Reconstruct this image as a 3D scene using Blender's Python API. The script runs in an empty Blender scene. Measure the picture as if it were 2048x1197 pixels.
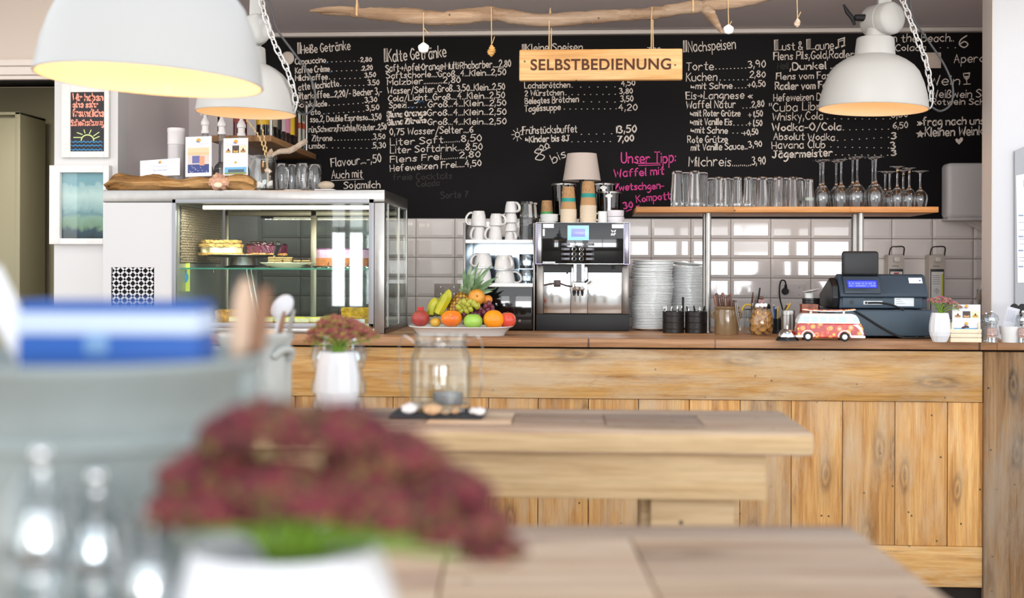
import bpy, bmesh, math, random
from mathutils import Vector, Matrix
random.seed(7)
R = math.radians
SC = bpy.context.scene
COL = SC.collection
# ------------------------------------------------------------------ camera
CAM_Z, FPX, YAW, ROLL, HORIZ = 1.33, 2400.0, R(3.35), R(0.18), 535.0
cam_d = bpy.data.cameras.new('camera')
cam = bpy.data.objects.new('camera', cam_d)
COL.objects.link(cam)
cam_d.sensor_width = 36
cam_d.lens = FPX / 2048 * 36
cam_d.shift_y = (HORIZ - 598.5) / 2048
cam_d.clip_start = 0.05
cam.matrix_world = Matrix.Translation((0, 0, CAM_Z)) @ Matrix.Rotation(YAW, 4, 'Z') @ Matrix.Rotation(R(90), 4, 'X') @ Matrix.Rotation(ROLL, 4, 'Z')
cam_d.dof.use_dof = True
cam_d.dof.focus_distance = 5.3
cam_d.dof.aperture_fstop = cam_d.lens / 12.5
SC.camera = cam
CM = cam.matrix_world.copy()
CROT = CM.to_3x3()
# ------------------------------------------------------------------ view and world
SC.view_settings.view_transform = 'Standard'
SC.view_settings.look = 'None'
SC.view_settings.gamma = 1
SC.view_settings.exposure = 0.27
SC.cycles.max_bounces = 12
SC.cycles.diffuse_bounces = 4
SC.cycles.glossy_bounces = 5
SC.cycles.transmission_bounces = 10
SC.cycles.transparent_max_bounces = 24
SC.cycles.sample_clamp_indirect = 6
SC.cycles.blur_glossy = 0.6
world = bpy.data.worlds.new('daylight')
SC.world = world
world.use_nodes = True
bg = world.node_tree.nodes['Background']
wt = world.node_tree
tcw = wt.nodes.new('ShaderNodeTexCoord')
spw = wt.nodes.new('ShaderNodeSeparateXYZ')
wt.links.new(tcw.outputs['Generated'], spw.inputs[0])
rmw = wt.nodes.new('ShaderNodeValToRGB')
el = rmw.color_ramp.elements
el[0].position, el[0].color = 0.0, (1.0, .985, .97, 1)      # brighter band at eye level, shaped to light upright surfaces
el[1].position, el[1].color = 0.75, (.24, .27, .31, 1)      # darker overhead
e3 = el.new(.22)
e3.color = (.90, .93, .97, 1)
wt.links.new(spw.outputs[2], rmw.inputs[0])
wt.links.new(rmw.outputs[0], bg.inputs[0])
bg.inputs[1].default_value = 2.3

def area(name, loc, rot, sx, sy, power, col):
    l = bpy.data.lights.new(name, 'AREA')
    l.shape = 'RECTANGLE'
    l.size, l.size_y, l.energy, l.color = sx, sy, power, col
    o = bpy.data.objects.new(name, l)
    COL.objects.link(o)
    o.location, o.rotation_euler = loc, rot
    return o
# daylight through the three windows of the wall behind the camera, and the glazed side of the room
YREAR = -6.0
WIN = [(-3.42, -2.88), (-1.9, 0.06), (0.57, 4.1)]
for i, (a, b) in enumerate(WIN):
    area('window_daylight', ((a + b) / 2, YREAR - .08, 1.29), (R(90), 0, 0), b - a, 1.0, 46 * (b - a), (0.95, 0.975, 1.0))
    area('window_daylight', ((a + b) / 2, YREAR - .08, 2.23), (R(90), 0, 0), b - a, 0.72, 7 * (b - a), (0.95, 0.975, 1.0))
# ceiling spots in front of the counter
for x in (-1.9, -0.6, 0.7, 2.0):
    area('ceiling_spot', (x, 4.12, 2.5), (R(48), 0, 0), .3, .12, 3.2, (1, .93, .84))
area('corridor_fill', (-3.3, 6.2, 2.5), (0, 0, 0), .4, .4, 26, (1, .93, .8))  # unseen fill light added to brighten the corridor

# ------------------------------------------------------------------ pixel <-> place
def ray(px, py):
    v = Vector(((px - 1024) / FPX, (598.5 - py) / FPX + cam_d.shift_y * 2048 / FPX, -1))
    return CROT @ v
def P(px, py, Y):
    "the point of the place seen at a pixel of the photograph on the plane at depth Y"
    d = ray(px, py)
    t = Y / d.y
    return Vector((d.x * t, Y, CAM_Z + d.z * t))
def on_z(px, py, z):
    d = ray(px, py)
    t = (z - CAM_Z) / d.z
    return Vector((d.x * t, d.y * t, z))
def mpp(px, Y):
    return P(px + 1, HORIZ, Y).x - P(px, HORIZ, Y).x
def X(px, Y, py=HORIZ):
    return P(px, py, Y).x
def Z(py, Y, px=1024):
    return P(px, py, Y).z
# ------------------------------------------------------------------ scene graph
def thing(name, label, cat, loc=(0, 0, 0), rz=0.0, group=None):
    o = bpy.data.objects.new(name, None)
    o.empty_display_size = 0.05
    COL.objects.link(o)
    o.location = loc
    o.rotation_euler = (0, 0, rz)
    return tag(o, label, cat, group)
def tag(o, label, cat, group=None):
    o['label'] = label
    o['category'] = cat
    if group:
        o['group'] = group
    return o
def dup(root, loc, rot=None, label=None, group=None):
    def cp(o, par):
        c = o.copy()
        COL.objects.link(c)
        if par is not None:
            c.parent = par
        for ch in o.children:
            cp(ch, c)
        return c
    c = cp(root, None)
    c.location = loc
    if rot is not None:
        c.rotation_euler = rot if isinstance(rot, (tuple, list)) else (0, 0, rot)
    if label:
        c['label'] = label
    if group:
        c['group'] = group
    return c
ORD = 'first second third fourth fifth sixth seventh eighth ninth tenth eleventh twelfth thirteenth fourteenth'.split()
# ------------------------------------------------------------------ mesh builder
class MB:
    def __init__(s):
        s.v, s.f, s.mi, s.rn = [], [], [], []
        s.m, s.r, s.M = 0, 0.0, None
    def add(s, vs, fs):
        k = len(s.v)
        if s.M is not None:
            vs = [s.M @ Vector(v) for v in vs]
        s.v += [tuple(v) for v in vs]
        for f in fs:
            s.f.append([k + i for i in f])
            s.mi.append(s.m)
            s.rn.append(s.r)
        return s
    def box(s, x0, x1, y0, y1, z0, z1, b=0, seg=2):
        if b <= 0:
            vs = [(x, y, z) for z in (z0, z1) for y in (y0, y1) for x in (x0, x1)]
            return s.add(vs, [(0, 2, 3, 1), (4, 5, 7, 6), (0, 1, 5, 4), (2, 6, 7, 3), (0, 4, 6, 2), (1, 3, 7, 5)])
        bm = bmesh.new()
        bmesh.ops.create_cube(bm, size=1)
        for v in bm.verts:
            v.co = Vector(((x0 + x1) / 2 + v.co.x * (x1 - x0), (y0 + y1) / 2 + v.co.y * (y1 - y0), (z0 + z1) / 2 + v.co.z * (z1 - z0)))
        b = min(b, .49 * min(abs(x1 - x0), abs(y1 - y0), abs(z1 - z0)))
        bmesh.ops.bevel(bm, geom=bm.edges[:], offset=b, segments=seg, affect='EDGES', profile=.5)
        bm.verts.index_update()
        s.add([v.co.copy() for v in bm.verts], [[v.index for v in f.verts] for f in bm.faces])
        bm.free()
        return s
    def cbox(s, c, d, b=0):
        return s.box(c[0] - d[0] / 2, c[0] + d[0] / 2, c[1] - d[1] / 2, c[1] + d[1] / 2, c[2] - d[2] / 2, c[2] + d[2] / 2, b)
    def lathe(s, prof, n=24, c=(0, 0, 0), sx=1, sy=1, fn=None):
        vs, fs, rings = [], [], []
        for r, z in prof:
            if r <= 1e-7:
                rings.append([len(vs)])
                vs.append((c[0], c[1], c[2] + z))
            else:
                ring = []
                for i in range(n):
                    a = 2 * math.pi * i / n
                    rr = r * (fn(a, z) if fn else 1)
                    ring.append(len(vs))
                    vs.append((c[0] + rr * math.cos(a) * sx, c[1] + rr * math.sin(a) * sy, c[2] + z))
                rings.append(ring)
        for A, B in zip(rings, rings[1:]):
            if len(A) == 1 and len(B) == 1:
                continue
            for i in range(n):
                j = (i + 1) % n
                if len(A) == 1:
                    fs.append((A[0], B[j], B[i]))
                elif len(B) == 1:
                    fs.append((A[i], A[j], B[0]))
                else:
                    fs.append((A[i], A[j], B[j], B[i]))
        return s.add(vs, fs)
    def ball(s, c, r, sc=(1, 1, 1), n=16, k=10, fn=None):
        prof = [(math.sin(math.pi * i / k), -math.cos(math.pi * i / k)) for i in range(k + 1)]
        prof[0] = (0, -1)
        prof[-1] = (0, 1)
        vs, fs = [], []
        t = MB()
        t.lathe(prof, n)
        out = []
        for v in t.v:
            q = Vector(v)
            g = fn(q) if fn else 1
            out.append((c[0] + q.x * r * sc[0] * g, c[1] + q.y * r * sc[1] * g, c[2] + q.z * r * sc[2] * g))
        return s.add(out, t.f)
    def tube(s, pts, r, n=8, closed=False, flat=1.0, caps=True):
        pts = [Vector(p) for p in pts]
        N = len(pts)
        rs = r if isinstance(r, (list, tuple)) else [r] * N
        T = []
        for i in range(N):
            a = pts[(i - 1) % N] if (closed or i > 0) else pts[i]
            b = pts[(i + 1) % N] if (closed or i < N - 1) else pts[i]
            t = (b - a)
            T.append(t.normalized() if t.length > 1e-9 else Vector((0, 0, 1)))
        u = T[0].orthogonal().normalized()
        if abs(T[0].z) < .95:
            u = (Vector((0, 0, 1)) - T[0] * T[0].z).normalized()
        vs, fs = [], []
        for i in range(N):
            u = (u - T[i] * u.dot(T[i])).normalized()
            w = T[i].cross(u)
            for k in range(n):
                a = 2 * math.pi * k / n
                vs.append(pts[i] + (u * math.cos(a) + w * math.sin(a) * flat) * rs[i])
        for i in range(N if closed else N - 1):
            j = (i + 1) % N
            for k in range(n):
                l = (k + 1) % n
                fs.append((i * n + k, i * n + l, j * n + l, j * n + k))
        if caps and not closed:
            fs.append(tuple(range(n - 1, -1, -1)))
            fs.append(tuple((N - 1) * n + k for k in range(n)))
        return s.add(vs, fs)
    def cyl(s, a, b, r, r2=None, n=20):
        return s.tube([a, b], [r, r if r2 is None else r2], n)
    def prism(s, pts, y0, y1, ax='y'):
        "a closed outline pushed along an axis; pts are (x,z) for y, (x,y) for z, (y,z) for x"
        mk = {'y': lambda p, q: (p[0], q, p[1]), 'z': lambda p, q: (p[0], p[1], q), 'x': lambda p, q: (q, p[0], p[1])}[ax]
        n = len(pts)
        vs = [mk(p, y0) for p in pts] + [mk(p, y1) for p in pts]
        fs = [tuple(range(n)), tuple(range(2 * n - 1, n - 1, -1))]
        fs += [(i, (i + 1) % n, n + (i + 1) % n, n + i) for i in range(n)]
        return s.add(vs, fs)
    def quad(s, *p):
        return s.add(p, [tuple(range(len(p)))])
    def build(s, name, mats, parent=None, loc=None, rz=None, ang=38, sub=0, bev=0):
        me = bpy.data.meshes.new(name)
        me.from_pydata(s.v, [], s.f)
        for m in (mats if isinstance(mats, (list, tuple)) else [mats]):
            me.materials.append(m)
        me.polygons.foreach_set('material_index', s.mi)
        if any(s.rn):
            at = me.attributes.new('rnd', 'FLOAT', 'FACE')
            at.data.foreach_set('value', s.rn)
        bm = bmesh.new()
        bm.from_mesh(me)
        bmesh.ops.recalc_face_normals(bm, faces=bm.faces[:])
        bm.to_mesh(me)
        bm.free()
        me.polygons.foreach_set('use_smooth', [True] * len(me.polygons))
        me.set_sharp_from_angle(angle=R(ang))
        me.update()
        o = bpy.data.objects.new(name, me)
        COL.objects.link(o)
        if parent is not None:
            o.parent = parent
        if loc is not None:
            o.location = loc
        if rz is not None:
            o.rotation_euler = (0, 0, rz)
        if bev:
            b = o.modifiers.new('edges', 'BEVEL')
            b.width, b.segments, b.limit_method = bev, 2, 'ANGLE'
        if sub:
            b = o.modifiers.new('smooth', 'SUBSURF')
            b.levels = b.render_levels = sub
        return o
def structure(o):
    o['kind'] = 'structure'
    return o
def crom(pts, k=5, closed=False):
    pts = [Vector(p) for p in pts]
    n = len(pts)
    out = []
    for i in range(n if closed else n - 1):
        p1, p2 = pts[i], pts[(i + 1) % n]
        p0 = pts[(i - 1) % n] if (closed or i > 0) else p1
        p3 = pts[(i + 2) % n] if (closed or i + 2 < n) else p2
        for q in range(k):
            t = q / k
            out.append(.5 * ((2 * p1) + (p2 - p0) * t + (2 * p0 - 5 * p1 + 4 * p2 - p3) * t * t + (3 * p1 - p0 - 3 * p2 + p3) * t ** 3))
    if not closed:
        out.append(pts[-1])
    return out
# ------------------------------------------------------------------ materials
def lin(h):
    h = h.lstrip('#')
    out = []
    for i in (0, 2, 4):
        c = int(h[i:i + 2], 16) / 255
        out.append(c / 12.92 if c <= .04045 else ((c + .055) / 1.055) ** 2.4)
    return (*out, 1)
class NT:
    def __init__(s, name):
        s.mat = bpy.data.materials.new(name)
        s.mat.use_nodes = True
        s.t = s.mat.node_tree
        s.b = s.t.nodes['Principled BSDF']
    def n(s, typ, **kw):
        o = s.t.nodes.new(typ)
        for k, v in kw.items():
            if k.startswith('i_'):
                k = k[2:]
                o.inputs[int(k) if k.isdigit() else k].default_value = v
            else:
                setattr(o, k, v)
        return o
    def l(s, a, b, ao=0, bi=0):
        s.t.links.new(a.outputs[ao] if not hasattr(a, 'is_output') else a, b.inputs[bi])
        return b
    def ramp(s, src, stops, interp='LINEAR'):
        r = s.n('ShaderNodeValToRGB')
        r.color_ramp.interpolation = interp
        e = r.color_ramp.elements
        while len(e) < len(stops):
            e.new(.5)
        for q, (p, c) in zip(e, stops):
            q.position = p
            q.color = lin(c) if isinstance(c, str) else c
        s.l(src, r)
        return r
    def mix(s, fac, a, b, mode='MIX'):
        m = s.n('ShaderNodeMix', data_type='RGBA', blend_type=mode)
        for i, q in ((0, fac), (6, a), (7, b)):
            if isinstance(q, (int, float)):
                m.inputs[i].default_value = q
            elif isinstance(q, str):
                m.inputs[i].default_value = lin(q)
            else:
                s.t.links.new(q, m.inputs[i])
        return m.outputs[2]
    def base(s, sock):
        s.t.links.new(sock, s.b.inputs['Base Color'])
    def coord(s, scale=(1, 1, 1), rnd=0.0):
        tc = s.n('ShaderNodeTexCoord')
        mp = s.n('ShaderNodeMapping')
        mp.inputs['Scale'].default_value = scale
        if rnd:
            at = s.n('ShaderNodeAttribute', attribute_name='rnd')
            ad = s.n('ShaderNodeVectorMath', operation='SCALE')
            ad.inputs[0].default_value = (17.3, 31.7, 23.1)
            s.t.links.new(at.outputs['Fac'], ad.inputs['Scale'])
            a2 = s.n('ShaderNodeVectorMath', operation='ADD')
            s.t.links.new(tc.outputs['Object'], a2.inputs[0])
            s.t.links.new(ad.outputs[0], a2.inputs[1])
            s.t.links.new(a2.outputs[0], mp.inputs[0])
            s.rndfac = at.outputs['Fac']
        else:
            s.t.links.new(tc.outputs['Object'], mp.inputs[0])
        return mp
    def bump(s, sock, strength=.2, dist=.002):
        b = s.n('ShaderNodeBump')
        b.inputs['Strength'].default_value = strength
        b.inputs['Distance'].default_value = dist
        s.t.links.new(sock, b.inputs['Height'])
        s.t.links.new(b.outputs[0], s.b.inputs['Normal'])
def mat(name, col, rough=.5, metal=0, trans=0, ior=1.45, emit=None, es=0, coat=0, var=0, vs=8, bump=0, bs=40, spec=.5, aniso=0, sss=0, alpha=1):
    t = NT(name)
    b = t.b
    b.inputs['Base Color'].default_value = lin(col)
    b.inputs['Roughness'].default_value = rough
    b.inputs['Metallic'].default_value = metal
    b.inputs['IOR'].default_value = ior
    b.inputs['Transmission Weight'].default_value = trans
    b.inputs['Specular IOR Level'].default_value = spec
    b.inputs['Coat Weight'].default_value = coat
    b.inputs['Subsurface Weight'].default_value = sss
    if sss:
        b.inputs['Subsurface Radius'].default_value = (.01, .006, .004)
        b.inputs['Subsurface Scale'].default_value = .5
    if emit:
        b.inputs['Emission Color'].default_value = lin(emit)
        b.inputs['Emission Strength'].default_value = es
    if var or bump:
        mp = t.coord()
        if var:
            nz = t.l(mp, t.n('ShaderNodeTexNoise', i_Scale=vs, i_Detail=5.0), 0, 'Vector')
            rp = t.ramp(nz, [(.3, (1 - var,) * 3 + (1,)), (.7, (1 + var * .4,) * 3 + (1,))])
            t.base(t.mix(1.0, col, rp.outputs[0], 'MULTIPLY'))
        if bump:
            n2 = t.l(mp, t.n('ShaderNodeTexNoise', i_Scale=bs, i_Detail=4.0), 0, 'Vector')
            t.bump(n2.outputs[0], bump)
    return t.mat
def thin(name, tint='#ffffff', k=1.0, rough=0.0, ior=1.5, base=0.0):
    "a clear sheet: lets light straight through and mirrors at grazing angles"
    t = NT(name)
    t.t.nodes.remove(t.b)
    out = t.t.nodes['Material Output']
    tr = t.n('ShaderNodeBsdfTransparent')
    tr.inputs[0].default_value = lin(tint)
    gl = t.n('ShaderNodeBsdfGlossy')
    gl.inputs['Roughness'].default_value = rough
    lw = t.n('ShaderNodeLayerWeight', i_Blend=.5)
    pw = t.n('ShaderNodeMath', operation='POWER')
    pw.inputs[1].default_value = 4.0
    t.l(lw, pw, 1, 0)
    ml = t.n('ShaderNodeMath', operation='MULTIPLY_ADD', use_clamp=True)
    ml.inputs[1].default_value = .75 * k
    ml.inputs[2].default_value = .035 + base
    t.l(pw, ml)
    mx = t.n('ShaderNodeMixShader')
    t.l(ml, mx)
    t.l(tr, mx, 0, 1)
    t.l(gl, mx, 0, 2)
    t.l(mx, out)
    return t.mat
def wood(name, stops, grain='x', plane='xz', rnd=1.0, rough=.6, knots=.5, gs=1.0, worn=0.0, worn_col='#b9ad9d', bump=.25, hue=.25, dark='#6b4a2a', spec=.35):
    t = NT(name)
    t.b.inputs['Roughness'].default_value = rough
    t.b.inputs['Specular IOR Level'].default_value = spec
    lo, hi = 1.1 * gs, 24.0 * gs
    sc = {'x': (lo, hi, hi), 'y': (hi, lo, hi), 'z': (hi, hi, lo)}[grain]
    mp = t.coord(sc, rnd)
    n1 = t.l(mp, t.n('ShaderNodeTexNoise', i_Scale=1.1, i_Detail=7.0, i_Roughness=.62, i_Distortion=.9), 0, 'Vector')
    r1 = t.ramp(n1, [(.22 + .56 * i / (len(stops) - 1), c) for i, c in enumerate(stops)])
    n2 = t.l(mp, t.n('ShaderNodeTexNoise', i_Scale=7.0, i_Detail=3.0, i_Roughness=.7), 0, 'Vector')
    r2 = t.ramp(n2, [(.35, (.72, .68, .62, 1)), (.6, (1, 1, 1, 1))])
    col = t.mix(.75, r1.outputs[0], r2.outputs[0], 'MULTIPLY')
    if knots:
        ks = {'x': (1.0, 3.2, 3.2), 'y': (3.2, 1.0, 3.2), 'z': (3.2, 3.2, 1.0)}[grain]
        mk = t.coord(tuple(q * 1.7 * gs for q in ks), rnd)
        sx = t.n('ShaderNodeSeparateXYZ')
        t.l(mk, sx)
        cx = t.n('ShaderNodeCombineXYZ')
        t.t.links.new(sx.outputs[0], cx.inputs[0])
        t.t.links.new(sx.outputs[2 if plane == 'xz' else 1], cx.inputs[1])
        nd = t.l(mk, t.n('ShaderNodeTexNoise', i_Scale=2.5, i_Detail=3.0), 0, 'Vector')
        ad = t.n('ShaderNodeVectorMath', operation='MULTIPLY_ADD')
        ad.inputs[1].default_value = (.16, .16, .16)
        t.t.links.new(nd.outputs[1], ad.inputs[0])
        t.t.links.new(cx.outputs[0], ad.inputs[2])
        vo = t.l(ad, t.n('ShaderNodeTexVoronoi', voronoi_dimensions='2D', i_Scale=1.0, i_Randomness=1.0), 0, 'Vector')
        rk = t.ramp(vo, [(.02, (1, 1, 1, 1)), (.055, (.35, .35, .35, 1)), (.085, (.95, .95, .95, 1)), (.14, (.3, .3, .3, 1)), (.27, (0, 0, 0, 1))])
        mn = t.coord((5.5, 5.5, 5.5), rnd)
        s3 = t.n('ShaderNodeSeparateXYZ')
        t.l(mn, s3)
        c3 = t.n('ShaderNodeCombineXYZ')
        t.t.links.new(s3.outputs[0], c3.inputs[0])
        t.t.links.new(s3.outputs[2 if plane == 'xz' else 1], c3.inputs[1])
        v3 = t.l(c3, t.n('ShaderNodeTexVoronoi', voronoi_dimensions='2D', i_Scale=1.0), 0, 'Vector')
        nail = t.ramp(v3, [(.018, (.85, .85, .85, 1)), (.026, (0, 0, 0, 1))])
        col = t.mix(nail.outputs[0], col, '#2a1d14')
        fk = t.n('ShaderNodeMath', operation='MULTIPLY')
        fk.inputs[1].default_value = knots
        t.l(rk, fk)
        col = t.mix(fk.outputs[0], col, dark)
    if worn:
        mw = t.coord({'x': (.8, 4, 4), 'y': (4, .8, 4), 'z': (4, 4, .8)}[grain], rnd)
        nw = t.l(mw, t.n('ShaderNodeTexNoise', i_Scale=1.6, i_Detail=8.0, i_Roughness=.7), 0, 'Vector')
        rw = t.ramp(nw, [(.46, (0, 0, 0, 1)), (.64, (worn, worn, worn, 1))])
        col = t.mix(rw.outputs[0], col, worn_col)
        nd2 = t.l(mw, t.n('ShaderNodeTexNoise', i_Scale=3.3, i_Detail=9.0, i_Roughness=.75, i_Distortion=.6), 0, 'Vector')
        rd = t.ramp(nd2, [(.60, (0, 0, 0, 1)), (.72, (worn * .8, worn * .8, worn * .8, 1))])
        col = t.mix(rd.outputs[0], col, dark)
    if rnd and hue:
        rr = t.ramp(t.rndfac.node, [(0, (1 - hue, 1 - hue, 1 - hue * .9, 1)), (1, (1 + hue * .35, 1 + hue * .3, 1 + hue * .2, 1))])
        t.t.links.new(t.rndfac, rr.inputs[0])
        col = t.mix(1.0, col, rr.outputs[0], 'MULTIPLY')
    t.base(col)
    if bump:
        t.bump(n2.outputs[0], bump, .0015)
    return t.mat
M = {}
M['white'] = mat('white_paint', '#d6d4d2', .55)
M['wall'] = mat('wall_paint', '#d9d0d3', .6, var=.03, vs=3)
M['pillar'] = mat('white_pillar_paint', '#c4c5c9', .5)
M['taupe'] = mat('taupe_paint', '#cdc2ba', .6)
M['gloss_wall'] = mat('satin_mauve_paint', '#ddd3d2', .28)
M['ceil'] = mat('ceiling_paint', '#ded5d5', .8)
M['cream'] = mat('cream_trim_paint', '#dacfc5', .5)
M['olive'] = mat('olive_grey_paint', '#857f69', .7)
M['door'] = mat('olive_door_lacquer', '#8f8a72', .5)
M['floor'] = mat('floor_boards_grey', '#8a7d70', .6, var=.2)
M['steel'] = mat('brushed_steel', '#a3a09c', .33, 1, var=.08, vs=30)
M['steel_dark'] = mat('dark_steel', '#77726d', .3, 1)
M['chrome'] = mat('chrome', '#e6e6e6', .06, 1)
M['alu'] = mat('satin_aluminium', '#96979b', .45, .6)
M['black'] = mat('black_plastic', '#141416', .4)
M['blackgloss'] = mat('black_gloss', '#08090a', .06, coat=.5)
M['rubber'] = mat('black_rubber', '#0d0d0e', .6)
M['ceramic'] = mat('white_glazed_ceramic', '#e2e1de', .15, coat=.3)
M['mug'] = mat('pale_grey_glazed_china', '#d6d2cf', .18, coat=.3)
M['plate'] = mat('white_china', '#f0f2f1', .12, coat=.3)
M['pane'] = thin('clear_pane', '#f4faf8', 1.0)
M['glass'] = mat('clear_glass', '#ffffff', 0, trans=1, ior=1.45)
M['thin'] = thin('thin_clear_glass', '#fafcfb', 1.3, 0, 1.45, .02)
M['twine'] = mat('hemp_twine', '#c9a97c', .9, bump=.3)
M['paper'] = mat('white_paper', '#e2e2e4', .7)
# ------------------------------------------------------------------ heights and planes of the room
CT = 1.05                     # bar counter top
YW = 6.10                     # back wall with the menu board
YC = on_z(1400, 679.2, CT).y  # front edge of the counter top
ZC = Z(58, YW, 1700)          # ceiling
ZT = Z(438, YW, 1600)         # top of the tiles
YP = 5.15                     # partition on the door side
XS = X(235, YP)               # side wall beside the partition
XB0, XB1 = X(522, YW), X(2010, YW)
YR = 4.97                     # white column on the counter end
XR0 = X(1985, YR)
o = structure(MB().box(-7, 6, -6.6, 8, -.05, 0).build('floor', M['floor']))
o = structure(MB().box(-7, 6, 4.0, YW + .05, ZC, ZC + .1).build('ceiling', M['ceil']))
o = structure(MB().box(XS - .1, 6, YW, YW + .12, 0, ZC).build('wall_back', M['gloss_wall']))
# bevelled metro tiles, laid one above the other
t = MB()
TW = X(1539, YW) - X(1459, YW)
TH = .0995
x0t = X(1302, YW)
g = .0016
for k in range(-10, 12):
    for j in range(0, 8):
        xa, xb = x0t + k * TW + g, x0t + (k + 1) * TW - g
        zb, za = ZT - j * TH - g, ZT - (j + 1) * TH + g
        y0, y1, c = YW - .001, YW - .010, .014
        tilt = random.uniform(-.0005, .0005)
        tz = random.uniform(-.0004, .0004)
        A = [(xa, y0, za), (xb, y0, za), (xb, y0, zb), (xa, y0, zb)]
        B = [(xa, y0 - .003, za), (xb, y0 - .003, za), (xb, y0 - .003, zb), (xa, y0 - .003, zb)]
        Cc = [(xa + c, y1 - tilt - tz, za + c), (xb - c, y1 + tilt - tz, za + c), (xb - c, y1 + tilt + tz, zb - c), (xa + c, y1 - tilt + tz, zb - c)]
        fs = [(8, 9, 10, 11)]
        for i in range(4):
            q = (i + 1) % 4
            fs += [(i, q, 4 + q, 4 + i), (4 + i, 4 + q, 8 + q, 8 + i)]
        t.add(A + B + Cc, fs)
t.m = 1
t.box(x0t - 10 * TW, x0t + 12 * TW, YW - .002, YW + .01, ZT - 8 * TH, ZT)
M['tile'] = mat('glazed_white_tile', '#efe7e2', .07, coat=.4)
M['grout'] = mat('grey_grout', '#7d736d', .9)
o = structure(t.build('wall_back_tiles', [M['tile'], M['grout']], ang=12))
o['label'] = 'glossy off-white bevelled metro tiles under the menu board'
# trim under the ceiling
o = structure(MB().box(X(500, YW), 3.2, YW - .045, YW, Z(67.5, YW, 1700), ZC - .002, .006).build('trim_1', M['cream']))
# partition with the door opening
ZD = Z(160, YP, 60)
t = MB()
t.box(X(108, YP), XS, YP, YP + .12, 0, ZC)
t.box(-7, X(108, YP), YP, YP + .2, ZD, ZC)
o = structure(t.build('wall_left', M['white']))
o = structure(MB().box(-7, X(108, YP), YP - .004, YP + .001, ZD + .08, ZC).build('wall_left_paint', mat('beige_paint', '#cdbfb2', .7)))
o = structure(MB().box(XS - .06, XS - .0004, YP + .121, YW, 0, ZC).build('wall_side', M['gloss_wall']))
t = MB()
t.box(-7, X(100, YP), YP - .05, YP + .01, Z(135, YP, 60), Z(122, YP, 60), .004)
t.box(-7, X(104, YP), YP - .035, YP + .01, Z(152, YP, 60), Z(135, YP, 60), .003)
t.box(-7, X(106, YP), YP - .02, YP + .22, Z(160, YP, 60), Z(152, YP, 60), .003)
o = structure(t.build('trim_2', M['cream']))
# corridor behind the opening with an olive door leaf
t = MB()
t.box(-7, XS - .05, 7.6, 7.7, 0, 2.7)
t.box(X(108, YP) + .001, X(108, YP) + .02, YP + .13, 7.6, 0, 2.7)
t.box(-7, XS, YP + .2, 7.7, 2.6, 2.7)
t.box(-7.0, -6.9, YP, 7.7, 0, 2.7)
o = structure(t.build('wall_corridor', M['olive']))
d = bpy.data.objects.new('door_1', None)
COL.objects.link(d)
structure(d)
YDR = 7.2
t = MB()
xl, xr = X(-160, YDR), X(36, YDR)
t.box(xl, xr, YDR, YDR + .05, 0.01, Z(232, YDR, 30), .004)
t.build('door_leaf', M['door'], d)
t = MB()
t.box(xr, xr + .035, YDR - .05, YDR + .3, 0, Z(226, YDR, 30), .004)
t.box(xl, xr + .035, YDR - .05, YDR + .3, Z(232, YDR, 30), Z(226, YDR, 30), .004)
t.build('door_frame', mat('olive_frame', '#8d8872', .5), d)
MB().tube([(X(98, 6.3), 6.9, Z(600, 6.9)), (X(98, 6.3), 6.9, Z(565, 6.9))], .006).build('door_handle', M['steel'], d)
# white column beside the counter end
t = MB()
t.box(XR0, 6, YR, YR + .12, 0, ZC)
t.m = 1
t.box(XR0 - .004, XR0 + .001, YR + .0005, YR + .12, 0, ZC)
o = structure(t.build('wall_right', [M['pillar'], M['taupe']]))
# wall with three windows behind the camera
t = MB()
t.box(-7, 6, YREAR - .2, YREAR, 0, .74)
for u, v in ((-7, WIN[0][0]), (WIN[0][1], WIN[1][0]), (WIN[2][1], 6)):  # full-height pieces put in so case pane and tiles reflect dark
    t.box(u, v, YREAR - .2, YREAR, .74, 2.8)
t.box(WIN[0][0], WIN[0][1], YREAR - .2, YREAR, 2.62, 2.8)
o = structure(t.build('wall_rear', mat('rear_wall_paint', '#8d827a', .7)))
for i, (a, b) in enumerate(WIN):
    t = MB()
    for u, v in ((a, a + .06), (b - .06, b), ((a + b) / 2 - .03, (a + b) / 2 + .03)):
        t.box(u, v, YREAR - .06, YREAR, .74, 2.62, .004)
    for u, v in ((.74, .80), (1.80, 1.86), (2.56, 2.62)):
        t.box(a, b, YREAR - .06, YREAR, u, v, .004)
    structure(t.build('window_%d' % (i + 1), M['white']))

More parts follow.
